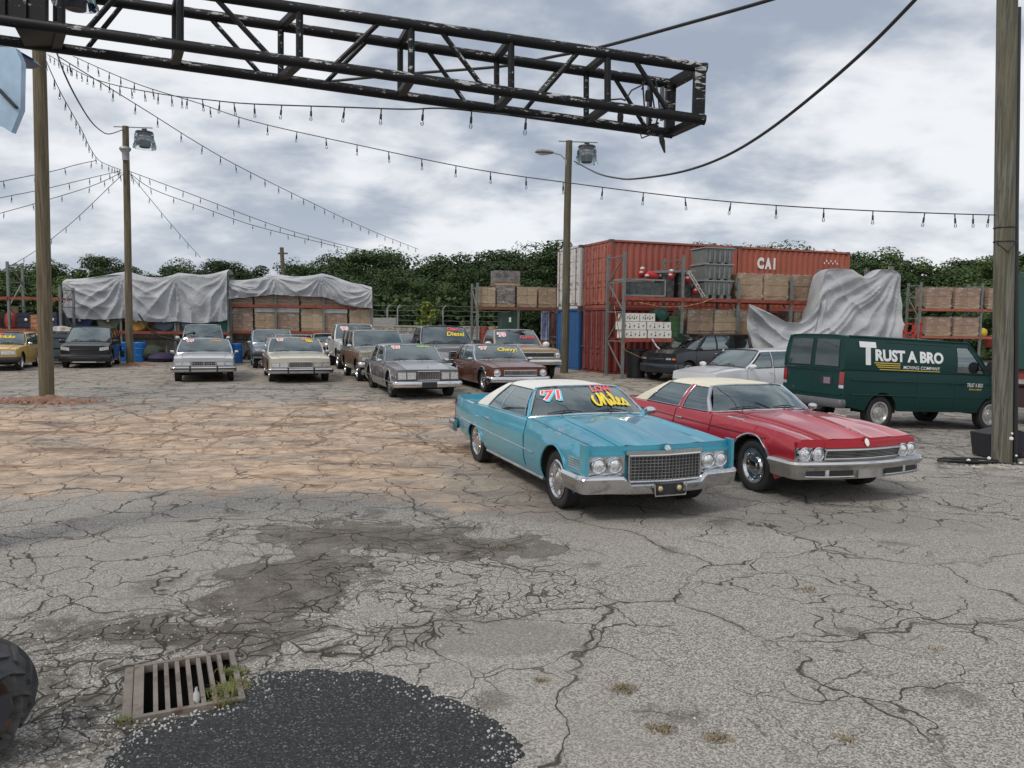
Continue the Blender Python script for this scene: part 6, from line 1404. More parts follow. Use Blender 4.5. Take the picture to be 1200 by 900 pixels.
tag(MB().tube([rq(.6, -.1, L2 - .22), rq(1.5, -.1, L2 - .36), rq(2.5, -.12, L2 - .33), rq(3.3, -.12, L2 - .15), rq(3.7, -.1, L2 + .0)], .03, 6, sq=.5).build('strap', ROPE, None), 'yellow and brown strap slung under the upper beam', 'strap')
# ------------------------------------------------------------------ tarps
TARP = bpy.data.materials.new('grey_tarp'); TARP.use_nodes = True; nt = TARP.node_tree; bb = nt.nodes['Principled BSDF']
co = nd(nt, 'ShaderNodeTexCoord').outputs['Object']; n_ = noisef(nt, co, .8, 5, .6); nt.links.new(mixc(nt, sstep(nt, n_, .3, .7), (.33, .345, .37), (.47, .48, .50)), bb.inputs['Base Color']); bb.inputs['Roughness'].default_value = .55
nt.links.new(nd(nt, 'ShaderNodeBump', {'Strength': .8, 'Distance': .06, 'Height': mth(nt, 'ADD', noisef(nt, co, 2.3, 4, .55, .8), mth(nt, 'MULTIPLY', noisef(nt, co, 9, 3, .6), .25))}).outputs[0], bb.inputs['Normal'])
def drape(name, label, A, B_, posts, ztop, drop, depth, seed=0.0, amp=.11, nv=46, nu=140, topsag=.08):
    """sheet over a rack: from the back over the top edge and down the front with swags between the posts"""
    A, B_ = Vector(A), Vector(B_); L = (B_ - A).length; e1 = (B_ - A).normalized(); n_ = Vector((e1.y, -e1.x, 0)); rows = []; np_ = len(posts) - 1
    for i in range(nu + 1):
        x = L * i / nu; f = x / L; k = 0
        while k < np_ - 1 and f > posts[k + 1]: k += 1
        s_ = (f - posts[k]) / (posts[k + 1] - posts[k]); bow = math.sin(math.pi * min(1, max(0, s_))); zt = ztop(f) - topsag * bow; dr_ = drop(f) ; rw = []
        base = A + e1 * x; base.z = 0
        for j in range(9):   # top, from back to front
            t = j / 8; rw.append(base - n_ * depth * (1 - t) + Vector((0, 0, zt + .18 * math.sin(math.pi * t) * (.4 + .6 * (1 - bow)) + .04 * noise.noise(Vector((x * 1.2, t * 3, seed))))))
        for j in range(1, nv + 1):
            t = j / nv; wb_ = L * (posts[k + 1] - posts[k]); hh = dr_; ss = min(1, max(0, s_)); nzz = noise.noise(Vector((x * .9, t * 1.7, seed)))
            aL = math.atan2(t * hh, ss * wb_ + .05); aR = math.atan2(t * hh, (1 - ss) * wb_ + .05); fr_ = 8.5 + 2 * math.sin(seed + k * 2)
            fo = lambda a: 1 - 2 * abs(math.sin(a)) ** .55
            rad = min(1, t * 2.2 + .1); wl = 1 - S(.15, .8, ss)
            sw = fo((t - (.42 + .12 * math.sin(seed * 3 + k)) * bow) * 7.5 + 2.2 * nzz + k)
            d_ = amp * rad * (wl * fo(aL * fr_ + 2.0 * nzz + k) + (1 - wl) * fo(aR * fr_ * .9 + 2.0 * nzz + 1 + k)) * .75 + amp * .55 * sw * bow * (.3 + .7 * abs(noise.noise(Vector((x * .5, t * 2, seed + 4)))) * 2)
            d_ += .10 * noise.noise(Vector((x * 1.1, t * 2.2, seed))) + .06 * t + .12 * bow * math.sin(math.pi * t)
            rw.append(base + n_ * (d_ + .05 * math.sin(min(1, t * 6) * math.pi / 2)) + Vector((0, 0, zt - dr_ * t + .03 * t * noise.noise(Vector((x * 3, seed, 1))))))
        rows.append(rw)
    b = MB(); b.thick(rows, n_ * -.012); o = b.build(name, TARP, None, sm=60, fix=False); tag(o, label, 'tarp'); return o
LY = 38.0
def lp(u, v, Y=LY): return P(u, v, Y)
def zpx(v, u, Y=LY): return lp(u, v, Y).z
a_, c_ = lp(73, 328, 37.0), lp(266, 322, 38.2)
tz1 = hermite([(0, zpx(330, 73, 37)), (.30, zpx(321, 135, 37.4)), (.55, zpx(324, 180, 37.6)), (.72, zpx(322, 212, 37.8)), (1, zpx(319, 266, 38.2))]); tb1 = hermite([(0, zpx(372, 73, 37)), (.36, zpx(373, 150, 37.5)), (.42, zpx(374, 155, 37.5)), (.75, zpx(377, 220, 38)), (1, zpx(375, 266, 38.2))])
drape('tarp', 'grey tarp draped in swags over the left rack', a_, c_, [0, .36, .68, 1], tz1, lambda f: tz1(f) - tb1(f), 1.6, 1.3, .13)
a2, c2 = lp(266, 331, 38.4), lp(436, 345, 39.8)
tz2 = hermite([(0, zpx(331, 268, 38.4)), (.33, zpx(324, 322, 38.9)), (.66, zpx(324, 378, 39.4)), (.9, zpx(333, 418, 39.7)), (1, zpx(340, 434, 39.8))]); tb2 = hermite([(0, zpx(350, 268, 38.4)), (.33, zpx(345, 322, 38.9)), (.66, zpx(348, 378, 39.4)), (.82, zpx(357, 408, 39.7)), (1, zpx(361, 436, 39.8))])
drape('tarp', 'grey tarp draped over the long rack of brown pallet loads', a2, c2, [0, .32, .64, 1], tz2, lambda f: tz2(f) - tb2(f), 1.6, 4.1, .09, topsag=.05)
# left racks
ra = math.atan2(c_.y - a_.y, c_.x - a_.x); bx0 = Vector((a_.x, a_.y + .15, 0)); z0_ = g(bx0.x, bx0.y); Lr = (c_ - a_).length
w3 = Lr / 3 - .01
rL, _ = rack('pallet_rack', 'rack hidden under the left grey tarp with a red bottom beam', Vector((bx0.x, bx0.y, z0_)), ra, [w3] * 3, 1.2, [zpx(388, 170) - z0_], [tz1(.05) - z0_ - .15, tz1(.33) - z0_ - .2, tz1(.66) - z0_ - .2, tz1(1) - z0_ - .15])
ra2 = math.atan2(c2.y - a2.y, c2.x - a2.x); bx2 = Vector((a2.x + .1, a2.y + .2, 0)); z2_ = g(bx2.x, bx2.y); Lr2 = (c2 - a2).length - .15
rR, xs2 = rack('pallet_rack', 'long red-beamed rack of brown pallet loads under the right grey tarp', Vector((bx2.x, bx2.y, z2_)), ra2, [Lr2 * .31, Lr2 * .34, Lr2 * .35], 1.2, [zpx(388.5, 340) - z2_, zpx(357, 340) - z2_], [tz2(.02) - z2_ - .2, tz2(.33) - z2_ - .2, tz2(.66) - z2_ - .2, tz2(1) - z2_ - .1])
gB = 'brown wrapped pallet loads on the long rack'
def l2(a, b_, z): return Vector((bx2.x + math.cos(ra2) * a - math.sin(ra2) * b_, bx2.y + math.sin(ra2) * a + math.cos(ra2) * b_, z2_ + z))
zl, zh = zpx(388.5, 340) - z2_, zpx(357, 340) - z2_
names = ['first', 'second', 'third', 'fourth', 'fifth', 'sixth']
k = 0
for i in range(3):
    x0, x1 = xs2[i], xs2[i + 1]
    for j in (0, 1):
        ww = (x1 - x0) / 2 - .12; xc = x0 + (x1 - x0) * (j * 2 + 1) / 4
        load('pallet_load', f'brown pallet load on the lower beam, {names[k]} from the left of the long rack', l2(xc, .6, zl), ra2, ww, 1.0, .78 if k in (1, 2, 4) else 1.0, [CARD2, CARD][k % 2], gB)
        if k in (1, 2, 4):
            tag(MB().box((0, 0, 0), (ww + .04, 1.04, .22)).build('sheet', pm('pale_sheet', (.50, .50, .48), .5, bump=.4, bs=5), None, loc=l2(xc, .6, zl + 1.06), rot=(0, 0, ra2)), f'pale plastic sheet on top of the {names[k]} brown pallet load', 'plastic sheet')
        load('pallet_load', f'brown pallet load on the upper beam under the tarp, {names[k]} from the left', l2(xc, .6, zh), ra2, ww, 1.0, .34, CARD2, gB); k += 1
# things under the left tarp: rolls, boards, corrugated sheets
def l1(a, b_, z): return Vector((bx0.x + math.cos(ra) * a - math.sin(ra) * b_, bx0.y + math.sin(ra) * a + math.cos(ra) * b_, z0_ + z))
zb1 = zpx(388, 170) - z0_
cols = [((.03, .05, .12), 'navy'), ((.09, .10, .06), 'olive'), ((.32, .17, .03), 'ochre'), ((.03, .045, .07), 'dark blue'), ((.05, .08, .15), 'slate blue')]
for k, (c, nm) in enumerate(cols):
    o = thing('fabric_roll', f'{nm} roll of matting seen end-on under the left tarp', 'roll', l1(.65 + k * 1.28, .6, zb1 + .50), ra); MB().lathe([(.0, -.66), (.08, -.66), (.1, -.62), (.50, -.66), (.56, -.6), (.56, .6), (.5, .64), (0, .64)], ax=(0, 1, 0), n=8).build('roll_body', pm('roll_' + nm.replace(' ', '_'), c, .8, var=.3, bump=.3, bs=9), o); MB().lathe([(.0, -.67), (.07, -.67), (.07, -.64)], ax=(0, 1, 0), n=10).build('core', WHITEP, o)
for k, (a, c, w_, nm) in enumerate(((7.9, (.42, .38, .33), 1.0, 'beige'), (9.0, (.25, .12, .05), .6, 'brown'), (9.75, (.02, .03, .10), .7, 'navy'), (10.6, (.3, .29, .27), .5, 'grey'))):
    if a + w_ / 2 > Lr - .2: continue
for k, (a, c, w_, nm) in enumerate(((Lr * .64, (.42, .38, .33), .9, 'beige'), (Lr * .72, (.25, .12, .05), .55, 'brown'), (Lr * .775, (.02, .03, .10), .6, 'navy'), (Lr * .86, (.02, .11, .11), .8, 'teal'), (Lr * .955, (.02, .12, .10), .6, 'green'))):
    o = thing('storage_box', f'{nm} storage box under the right half of the left tarp', 'box', l1(a, .6, zb1), ra); MB().box((0, 0, .3), (w_, .9, .6)).build('shell', pm('box_' + nm, c, .6), o); MB().box((0, 0, .63), (w_ + .05, .95, .06)).build('lid', pm('box_' + nm, c, .6), o)
SHEET = pm('corrugated_grey', (.42, .40, .36), .6, var=.15, vs=1, dirt=(.22, .17, .12), dscale=.8, damt=.6)
fn = thing('sheet_fence', 'low grey corrugated sheet fence behind the left racks', 'fence', l1(-.2, 1.75, 0), ra)
Lf = Lr + Lr2 + .6; nsh = 14
for k in range(nsh):
    b = MB(); b.grid(corr(Vector((Lf * k / nsh, 0, 0)), Vector((1, 0, 0)), Vector((0, -1, 0)), Lf / nsh - .01, 1.75 if k < 8 else 1.6, .15, .03)); b.build('sheet', SHEET, fn, sm=0, fix=False)
for z in (1.0, 1.72): MB().tube([(0, -.04, z), (Lf, -.04, z)], .03, 6).build('rail', STEELG, fn)
BB = pm('blue_barrel', (.008, .13, .42), .4, coat=.2)
def barrel(label, p):
    o = thing('barrel', label, 'barrel', p, 0, 'blue plastic barrels standing by the racks'); MB().lathe([(0, 0), (.27, 0), (.3, .03), (.3, .28), (.315, .3), (.3, .32), (.3, .6), (.315, .62), (.3, .64), (.3, .88), (.27, .92), (.25, .9), (0, .9)], n=20).build('shell', BB, o); MB().lathe([(.03, .9), (.03, .93), (0, .93)], c=(.12, 0, 0), n=8).build('cap', BB, o)
for u, l_ in ((147, 'left of the second pole'), (164, 'right of the second pole'), (276.5, 'behind the pale blue suv')):
    p = gp(P(u, 420, 36.6).x, 36.6); barrel(f'blue plastic barrel {l_}', p)
    p2_ = gp(p.x + .02, 37.3)
b = MB(); lump(b, (0, 0, .38), .5, 1.15, .8); tag(b.build('covered_heap', pm('olive_cover', (.035, .05, .03), .8), None, loc=gp(P(179, 420, 36.8).x, 36.8)), 'dark green covered heap next to the blue barrels', 'heap')
b = MB(); lump(b, (0, 0, .18), .5, 1.3, .55); tag(b.build('covered_heap', pm('purple_cover', (.03, .018, .06), .7), None, loc=gp(P(194, 420, 36.8).x, 36.4)), 'low purple covered heap right of the green one', 'heap')
o = tag(MB().tube([l1(Lr * .44, -.2, zb1 + .95), l1(Lr * .50, -.25, zb1 + .2), l1(Lr * .58, -.25, zb1 - .25), l1(Lr * .7, -.22, zb1 - .48), l1(Lr * .8, -.2, zb1 - .45)], .04, 6).build('hose', CABLE, None), 'black hose hanging across the posts under the left tarp', 'hose')
b = MB()
for k in range(16): b.bar((random.uniform(-.6, .6), random.uniform(-.3, .3), random.uniform(0, .5)), (random.uniform(-.6, .6), random.uniform(-.3, .3), random.uniform(.3, 1.3)), random.uniform(.05, .14))
lump(b, (0, .1, .45), .42); tag(b.build('scrap_metal', junk, None, loc=gp(P(297, 420, 36.8).x, 37.0)), 'dark machine scrap heaped beside the blue barrel under the long rack', 'scrap')
# far left rack and what stands on it
xl0 = lp(-40, 400, 35).x; rr0 = Vector((xl0, 35.2, g(xl0, 35)))
zA, zB = zpx(348, 35, 35) - rr0.z, zpx(387, 35, 35) - rr0.z
rX, _ = rack('pallet_rack', 'rack with a thin red beam at the far left behind the yellow wagon', rr0, R(1), [(lp(8, 400, 35).x - xl0), lp(68, 400, 35).x - lp(8, 400, 35).x], 1.1, [zB, zA], [zA + .8, zA + 1.6, zA + .5], bt=.11)
def lx(u, z=0, Y=35.7): p = lp(u, 400, Y); return Vector((p.x, Y, rr0.z + z))
o = thing('urn', 'dark red rounded drum with a tan lid on the far left rack', 'drum', lx(17, zB + .01), 0); MB().lathe([(0, 0), (.2, 0), (.34, .12), (.38, .38), (.34, .66), (.24, .78), (0, .8)], n=20).build('shell', pm('urn_red', (.26, .03, .03), .5), o); MB().lathe([(0, .78), (.2, .78), (.2, 1.05), (0, 1.06)], n=12).build('lid', pm('urn_tan', (.30, .2, .12), .8), o)
for u, w_, h, c, nm, lb in ((34, .62, .78, (.012, .014, .03), 'crate_black', 'black crate right of the red drum on the far left rack'), (65, .6, .82, (.025, .025, .075), 'crate_navy', 'navy crate between the left pole and the tarp'), (-1, .5, .8, (.10, .10, .085), 'crate_olive', 'grey-green crate left of the red drum'), (46, .3, .7, (.35, .16, .08), 'crate_rust', 'rust brown crate behind the left pole')):
    o = thing('crate', lb, 'crate', lx(u, zB + .01), 0); MB().box((0, 0, h / 2), (w_, .7, h)).build('shell', pm(nm, c, .6, var=.3, vs=4), o)
    for k in range(3): MB().box((0, -.36, h * (.2 + .3 * k)), (w_ + .01, .03, .05)).build('slat', pm(nm, c, .6), o)
    if nm in ('crate_black', 'crate_navy'): MB().lathe([(.07, 0), (.05, .02), (0, .02)], c=(w_ * .2, -.36, h * .6), ax=(0, -1, 0), n=8).build('sticker', WHITEP, o)
o = thing('dumpster', 'blue-grey steel bin between the left pole and the black suv', 'bin', gp(lp(66, 420, 33.5).x, 33.6), 0); b = MB(); b.prism([(-.9, 0, .1), (.8, 0, .1), (.8, 0, 1.3), (-.9, 0, 1.35)], (0, 1.1, 0)); b.build('shell', pm('bin_bluegrey', (.06, .085, .11), .6, var=.2, dirt=RUST), o)
for z in (.35, .75, 1.2): MB().box((-.05, -.02, z), (1.72, .05, .07)).build('rib', MATS['bin_bluegrey'], o)
b = MB(); lump(b, (0, .4, 1.45), .42, 1.6, .5); b.build('trash_heap', pm('trash', (.35, .32, .3), .8, var=.6, vs=6), o)
o = thing('site_wall', 'pale low concrete wall behind the yellow wagon', 'wall', gp(lp(-30, 420, 36.8).x, 36.9), 0)
for k in range(6): MB().box((k * 1.0 + .5, 0, .75), (.985, .15, 1.5)).build('panel', pm('conc_pale', (.33, .31, .28), .9, var=.15, dirt=(.2, .18, .15)), o)
# ------------------------------------------------------------------ centre: low block wall, barbed wire fence, small rack
wl0, wl1 = P(436, 385, 52), P(600, 385, 52); wo = thing('block_wall', 'low grey block wall running behind the parked pickups', 'wall', Vector((wl0.x, 52, g(wl0.x, 52))), 0); Lw = wl1.x - wl0.x; wh = wl0.z - g(0, 52) + .15
BLK_ = [pm('block_a', (.30, .285, .26), .9, var=.2), pm('block_b', (.24, .23, .21), .9, var=.2)]
bm_ = {}
nbx = 24
for r_i in range(5):
    for k in range(nbx):
        key = (k + r_i) % 2
        if key not in bm_: bm_[key] = MB().box((0, 0, 0), (Lw / nbx - .02, .2, wh / 5 - .02)).mesh('block', BLK_[key])
        link(bm_[key], 'block', wo, loc=((k + .5 + .5 * (r_i % 2)) * Lw / nbx, 0, wh * (r_i + .5) / 5))
MB().box((Lw / 2, 0, wh + .04), (Lw + .6, .3, .07)).build('coping', pm('coping', (.38, .36, .33), .9), wo)
fe = thing('barbed_wire_fence', 'tall posts with slanted tips and barbed wire before the dark trees', 'fence', Vector((wl0.x, 54, g(wl0.x, 54))), 0)
fp = [P(u, 400, 54).x - wl0.x for u in (420, 454, 466, 505, 519, 560, 600)]; zt = P(500, 358, 54).z - g(0, 54)
for k, x in enumerate(fp):
    MB().tube([(x, 0, 0), (x, 0, zt - .25), (x + (.18 if k != 3 else -.18), -.1, zt)], .055, 6).build('post', pm('fence_post', (.32, .33, .33), .6), fe)
for z in (zt - .02, zt - .35, zt - .7, zt - 1.05, zt - 1.4, 1.6): MB().tube([(x, 0, z - .04 * (i % 2)) for i, x in enumerate([fp[0] + (fp[-1] - fp[0]) * j / 20 for j in range(21)])], .014, 4).build('wire', STEELG, fe)
tag(MB().box((0, 0, .4), (1.6, .6, .8)).build('grey_bench', pm('bench_grey', (.3, .3, .29), .8), None, loc=(P(451, 380, 53).x, 52.9, P(451, 381, 53).z - .3)), 'flat grey box standing behind the low block wall', 'box')
rC0 = P(559, 400, 35.5); rC0.z = g(rC0.x, rC0.y); zc1, zc2 = P(600, 394, 36).z - rC0.z, P(600, 360, 36).z - rC0.z
rK, xs3 = rack('pallet_rack', 'small rack of wrapped pallets left of the container stacks', rC0, R(14), [1.95, 1.95], 1.3, [zc1 - .2, zc2], [zc2 + 1.1, zc2 + .1, zc2 + .05], beam=pm('beam_rust', (.16, .07, .045), .7))
def l3(a, b_, z): return rC0 + Vector((math.cos(R(14)) * a - math.sin(R(14)) * b_, math.sin(R(14)) * a + math.cos(R(14)) * b_, z))
for a, h, m_, lb, w_ in ((.5, .75, CARD, 'tan wrapped pallet load at the left of the small rack', .75), (1.38, .85, CARD3, 'dark wooden pallet load in the middle of the small rack', .85), (2.4, .80, CARD, 'tan wrapped pallet load right of the dark wooden one', .95), (3.4, .80, CARD, 'tan wrapped pallet load touching the white container', .85)): load('pallet_load', lb, l3(a, .6, zc2 + .01), R(14), w_, .95, h, m_, 'pallet loads on the small rack')
load('pallet_load', 'dark board load stacked on top of the small rack', l3(1.45, .6, zc2 + 1.0), R(14), 1.2, .9, .55, CARD3, 'pallet loads on the small rack', wrap=False)
o = thing('machine_cabinet', 'dark green machine cabinet with a white mark under the small rack', 'cabinet', l3(1.6, .5, zc1 - .18), R(14)); MB().box((0, 0, .75), (.85, .8, 1.1)).build('cabinet', pm('machine_green', (.02, .06, .04), .5, coat=.2), o); MB().box((-.02, -.41, .95), (.10, .01, .22)).build('mark', WHITEP, o); MB().box((0, 0, .1), (1.0, .8, .2)).build('base', BLACK, o)
for a, c, nm in ((.35, (.25, .05, .04), 'red'), (.75, (.35, .24, .14), 'tan')):
    o = thing('small_drum', f'small {nm} drum at the foot of the small rack', 'drum', l3(a, .2, zc1 - .19), R(14)); MB().lathe([(0, 0), (.2, 0), (.21, .3), (.23, .32), (.21, .34), (.2, .62), (0, .63)], n=14).build('shell', pm('drum_' + nm, c, .6), o)
# ------------------------------------------------------------------ big tarp on the right
def bigtarp():
    Yt = 29.3
    col = [(878, 357, 398, -1.0), (884, 359, 409, -.8), (895, 364, 409, -.7), (910, 371, 410, -.6), (925, 378, 410, -.5), (938, 379, 411, -.3), (948, 374, 412, .0), (955, 362, 412, .0), (960, 350, 410, 0), (965, 328, 408, .0), (970, 316, 407, .0), (985, 315, 404, .0), (998, 316, 404, 0), (1008, 322, 404, .05), (1018, 326, 403, .1), (1026, 322, 403, .1), (1033, 316, 403, 0), (1043, 316, 403, 0), (1051, 318, 402, 0), (1056, 323, 396, .1)]
    us = [c[0] for c in col]; ft = hermite([(c[0], c[1]) for c in col]); fb = hermite([(c[0], c[2]) for c in col]); fd = hermite([(c[0], c[3]) for c in col]); rows = []
    NU, NV = 150, 50
    for i in range(NU + 1):
        u = 878 + (1056 - 878) * i / NU; Y0 = Yt + (u - 878) * .006; rw = []
        tp = P(u, ft(u), Y0); bt = P(u, fb(u), Y0); tl = S(880, 960, u)
        for j in range(7):
            t = j / 6; rw.append(tp + Vector((.1 * (1 - t), 1.5 * (1 - t) * (.25 + .75 * tl), (-.28 if u < 955 else -.10) * (1 - t) ** 2 + .05 * math.sin(t * 3.1))))
        for j in range(1, NV + 1):
            t = j / NV; x = (u - 878) / 178
            # folds running from the two peaks down to the lower left
            vv = ft(u) + (fb(u) - ft(u)) * t; nzz = noise.noise(Vector((x * 4, t * 2.5, 7)))
            fo = lambda a: 1 - 2 * abs(math.sin(a)) ** .55
            a1 = math.atan2(vv - 306, 1062 - u); a2 = math.atan2(vv - 350, u - 868); a3 = math.atan2(vv - 300, u - 955) if u > 955 else 1.57
            kk = S(900, 950, u); fold = (1 - kk) * fo(a2 * 9 + 1.2 * nzz) + kk * (fo(a1 * 8.5 + 1.5 * nzz) * .75 + .4 * fo(a1 * 19 + 3 * nzz))
            if u > 960: fold = fold * .8 + .35 * fo(a3 * 7 + nzz * 2) * (1 - S(1000, 1050, u))
            d_ = .18 * fold * min(1, t * 3 + .15) + .14 * noise.noise(Vector((x * 5, t * 3, 3))) - .15 * math.sin(math.pi * t) * (1 - tl)
            p = tp.lerp(bt, t) + Vector((.04 * fold * t, -d_ - .18 * t, .0)); p += Vector((0, 0, .06 * noise.noise(Vector((x * 8, t * 5, 2))))); rw.append(p)
        rows.append(rw)
    b = MB(); b.thick(rows, (0, .014, 0)); o = b.build('tarp', TARP, None, sm=60, fix=False); tag(o, 'large crumpled grey tarp hanging over the right end of the rack', 'tarp')
bigtarp()
# ------------------------------------------------------------------ far right rack, red cart, green trailer
q0 = P(1076, 400, 40); q0.z = g(q0.x, q0.y); zz1, zz2 = P(1110, 394, 40).z - q0.z, P(1110, 362, 40).z - q0.z
rF, _ = rack('pallet_rack', 'grey rack of brown pallets at right behind the green van', q0, R(2), [3.25, 3.25], 1.2, [zz1, zz2], zz2 + 1.35, beam=pm('beam_pinkred', (.32, .10, .07), .6), bt=.12)
for a, z, lb, h in ((.95, zz2, 'upper left pallet load on the rack behind the van', .95), (2.42, zz2, 'upper middle pallet load on the rack behind the van', .95), (4.15, zz2, 'upper right pallet load beside the thick pole', .95), (1.0, zz1, 'lower left pallet load just above the van roof', .82), (2.45, zz1, 'lower right pallet load just above the van roof', .82)): load('pallet_load', lb, q0 + Vector((a, .55, z + .01)), R(2), 1.3, 1.05, h, CARD2, 'pallet loads on the rack behind the van')
o = thing('red_cart', 'red tubular frame cart standing between the tarp and the grey rack', 'cart', Vector((P(1063, 400, 38).x, 38, P(1063, 402, 38).z)), 0)
for z in (.15, .5, .95): MB().bar((-.65, 0, z), (.65, 0, z), .07).build('rail', pm('cart_red', (.4, .03, .02), .5), o)
for x in (-.65, -.2, .25, .65): MB().bar((x, 0, 0), (x, 0, 1.0), .07).build('upright', MATS['cart_red'], o); MB().bar((x, .6, 0), (x, .6, .8), .06).build('upright', MATS['cart_red'], o)
MB().box((0, .3, -.6), (1.4, .8, 1.2)).build('body', pm('cart_dark', (.05, .04, .035), .7), o)
b = MB(); lump(b, (0, 0, .2), .3, 1.2, .9); tag(b.build('yellow_tank', pm('tank_yellow', (.6, .42, .04), .5), None, loc=q0 + Vector((3.45, .4, zz1))), 'small yellow tank on the rack just left of the thick pole', 'tank')
tag(MB().box((0, 0, .3), (2.2, .9, .6)).build('red_box', pm('red_box', (.3, .04, .03), .6), None, loc=q0 + Vector((5.1, .5, zz1 - .55))), 'red metal box under the rack beside the thick pole', 'box')
tx = P(1189, 320, 19.5); o = thing('box_trailer', 'dark green box trailer with red underframe at the right edge', 'trailer', Vector((tx.x, 19.5, g(tx.x, 19.5))), R(-32)); zt_ = tx.z - g(tx.x, 19.5); zb3 = P(1195, 432, 19.5).z - g(tx.x, 19.5)
TG = pm('trailer_green', (.008, .062, .05), .5, coat=.3, dirt=(.01, .03, .03), damt=.5)
for k in range(5): MB().box((.52 + k * 1.04, 1.2, (zt_ + zb3) / 2), (1.03, 2.4, zt_ - zb3)).build('panel', TG, o)
for x in (0, .04): MB().box((x - .02, -.01, (zt_ + zb3) / 2), (.07, .06, zt_ - zb3 + .04)).build('corner_post', TG, o)
MB().box((2.6, 1.2, zb3 - .14), (5.2, 2.2, .26)).build('underframe', pm('trailer_red', (.25, .05, .045), .6, dirt=RUST), o); MB().box((2.6, 1.2, zb3 - .75), (5.0, 1.8, .5)).build('axle_box', pm('trailer_dark', (.06, .03, .03), .7), o)
tmx = tyre_mesh(.45, .25, (.45, .25))
for x in (1.0, 4.2):
    for y in (.1, 2.3): w_ = link(tmx, 'wheel', o, loc=(x, y, .45)); link(rim_mesh(.45, .25, 'plain', CHROME), 'hubcap', w_)
# ------------------------------------------------------------------ trees
def leafmat(name, c1, c2):
    m = bpy.data.materials.new(name); m.use_nodes = True; nt = m.node_tree; b = nt.nodes['Principled BSDF']; ge = nd(nt, 'ShaderNodeNewGeometry'); oi = nd(nt, 'ShaderNodeObjectInfo')
    v = mth(nt, 'ADD', mth(nt, 'MULTIPLY', ge.outputs['Random Per Island'], .5), mth(nt, 'MULTIPLY', noisef(nt, nd(nt, 'ShaderNodeTexCoord').outputs['Object'], .55, 3, .6), .75))
    c = mixc(nt, sstep(nt, v, .25, .95), c1, c2); f = mth(nt, 'ADD', .72, mth(nt, 'MULTIPLY', oi.outputs['Random'], .6)); c = nd(nt, 'ShaderNodeVectorMath', {0: c, 'Scale': f}, operation='SCALE').outputs[0]
    nt.links.new(c, b.inputs['Base Color']); b.inputs['Roughness'].default_value = .65; b.inputs['Specular IOR Level'].default_value = .25
    return m
LF = leafmat('leaves_dark', (.016, .034, .013), (.062, .10, .032)); LF2 = leafmat('leaves_mid', (.028, .055, .018), (.095, .14, .042)); LF3 = leafmat('leaves_yellow', (.10, .15, .025), (.26, .30, .06)); BARK = pm('bark', (.07, .055, .04), .9)
def crown_mesh(seed, mat, W_=4.2, H_=7.5, n=15000, ls=.18, low=.12, gaps=0.0):
    rnd = random.Random(seed); b = MB(); cl = []
    for k in range(44):
        a = rnd.uniform(0, 6.28); t = rnd.random(); z = H_ * (low + (1 - low) * t); env = W_ * math.sqrt(max(.05, 1 - (abs(t - .42) / .62) ** 2)) * .78; r = env * math.sqrt(rnd.random()); cl.append((Vector((math.cos(a) * r, math.sin(a) * r, z)), rnd.uniform(.13, .30) * W_))
    cl = [c for c in cl if rnd.random() > gaps]
    for k in range(n):
        c, r = rnd.choice(cl); d = Vector((rnd.gauss(0, 1), rnd.gauss(0, 1), rnd.gauss(0, 1))).normalized(); p = c + d * r * (rnd.random() ** .22) * (1 + .25 * noise.noise(d * 2 + c)); p.z = c.z + (p.z - c.z) * .75
        nr = (d + Vector((rnd.gauss(0, .5), rnd.gauss(0, .5), rnd.gauss(0, .5) + .3))).normalized(); x, y = frame(nr); l = ls * rnd.uniform(.6, 1.4); a = rnd.random() * 6; x, y = x * math.cos(a) + y * math.sin(a), y * math.cos(a) - x * math.sin(a)
        i = b.vs([p - x * l * .5, p - y * l * .32 + nr * l * .1, p + x * l * .5, p + y * l * .32 + nr * l * .1]); b.face(i)
    return b.mesh('crown', mat, sm=0, fix=False)
def trunk_mesh(seed, H_=7.5, r=.25):
    rnd = random.Random(seed); b = MB(); b.tube([(0, 0, -.3), (.05, 0, H_ * .2), (.12, .05, H_ * .45), (0, .1, H_ * .75)], [r, r * .8, r * .55, r * .2], 8)
    for k in range(6): a = rnd.uniform(0, 6.28); z = H_ * rnd.uniform(.2, .5); b.tube([(0.05, 0, z), (math.cos(a) * 1.0, math.sin(a) * 1.0, z + .8), (math.cos(a) * 2.2, math.sin(a) * 2.2, z + 2.0)], [r * .45, r * .3, r * .1], 6)
    return b.mesh('trunk', BARK)
CR_ = [crown_mesh(s, LF) for s in (11, 12, 13, 14)] + [crown_mesh(21, LF2), crown_mesh(22, LF2, gaps=.25)]; TK = [trunk_mesh(s) for s in (1, 2)]
TG_ = 'trees in the belt behind the yard'; tcount = [0]
def tree(u, vtop, Y, mi, label, w=1.0, cat='tree'):
    top = P(u, vtop, Y); z = g(top.x, Y); h = top.z - z; s = h / 7.9
    o = thing('deciduous_tree', label, cat, (top.x, Y, z), random.uniform(0, 6.28), TG_); sx = w * max(s, .8)
    for me, nm in ((CR_[mi], 'crown'), (TK[mi % 2], 'trunk')): c = link(me, nm, o); c.scale = (sx, sx, s)
prof = hermite([(-60, 322), (0, 311), (40, 305), (75, 306), (100, 307), (120, 301), (140, 303), (160, 312), (185, 322), (215, 311), (240, 303), (275, 305), (300, 304), (325, 322), (352, 306), (380, 303), (400, 301), (430, 289), (465, 286), (490, 298), (520, 294), (560, 292), (585, 288), (605, 277), (630, 277), (655, 281), (700, 300), (790, 306), (830, 292), (855, 286), (880, 290), (900, 284), (925, 292), (990, 293), (1020, 292), (1045, 297), (1062, 309), (1090, 318), (1110, 317), (1140, 306), (1170, 301), (1200, 300), (1260, 300)])
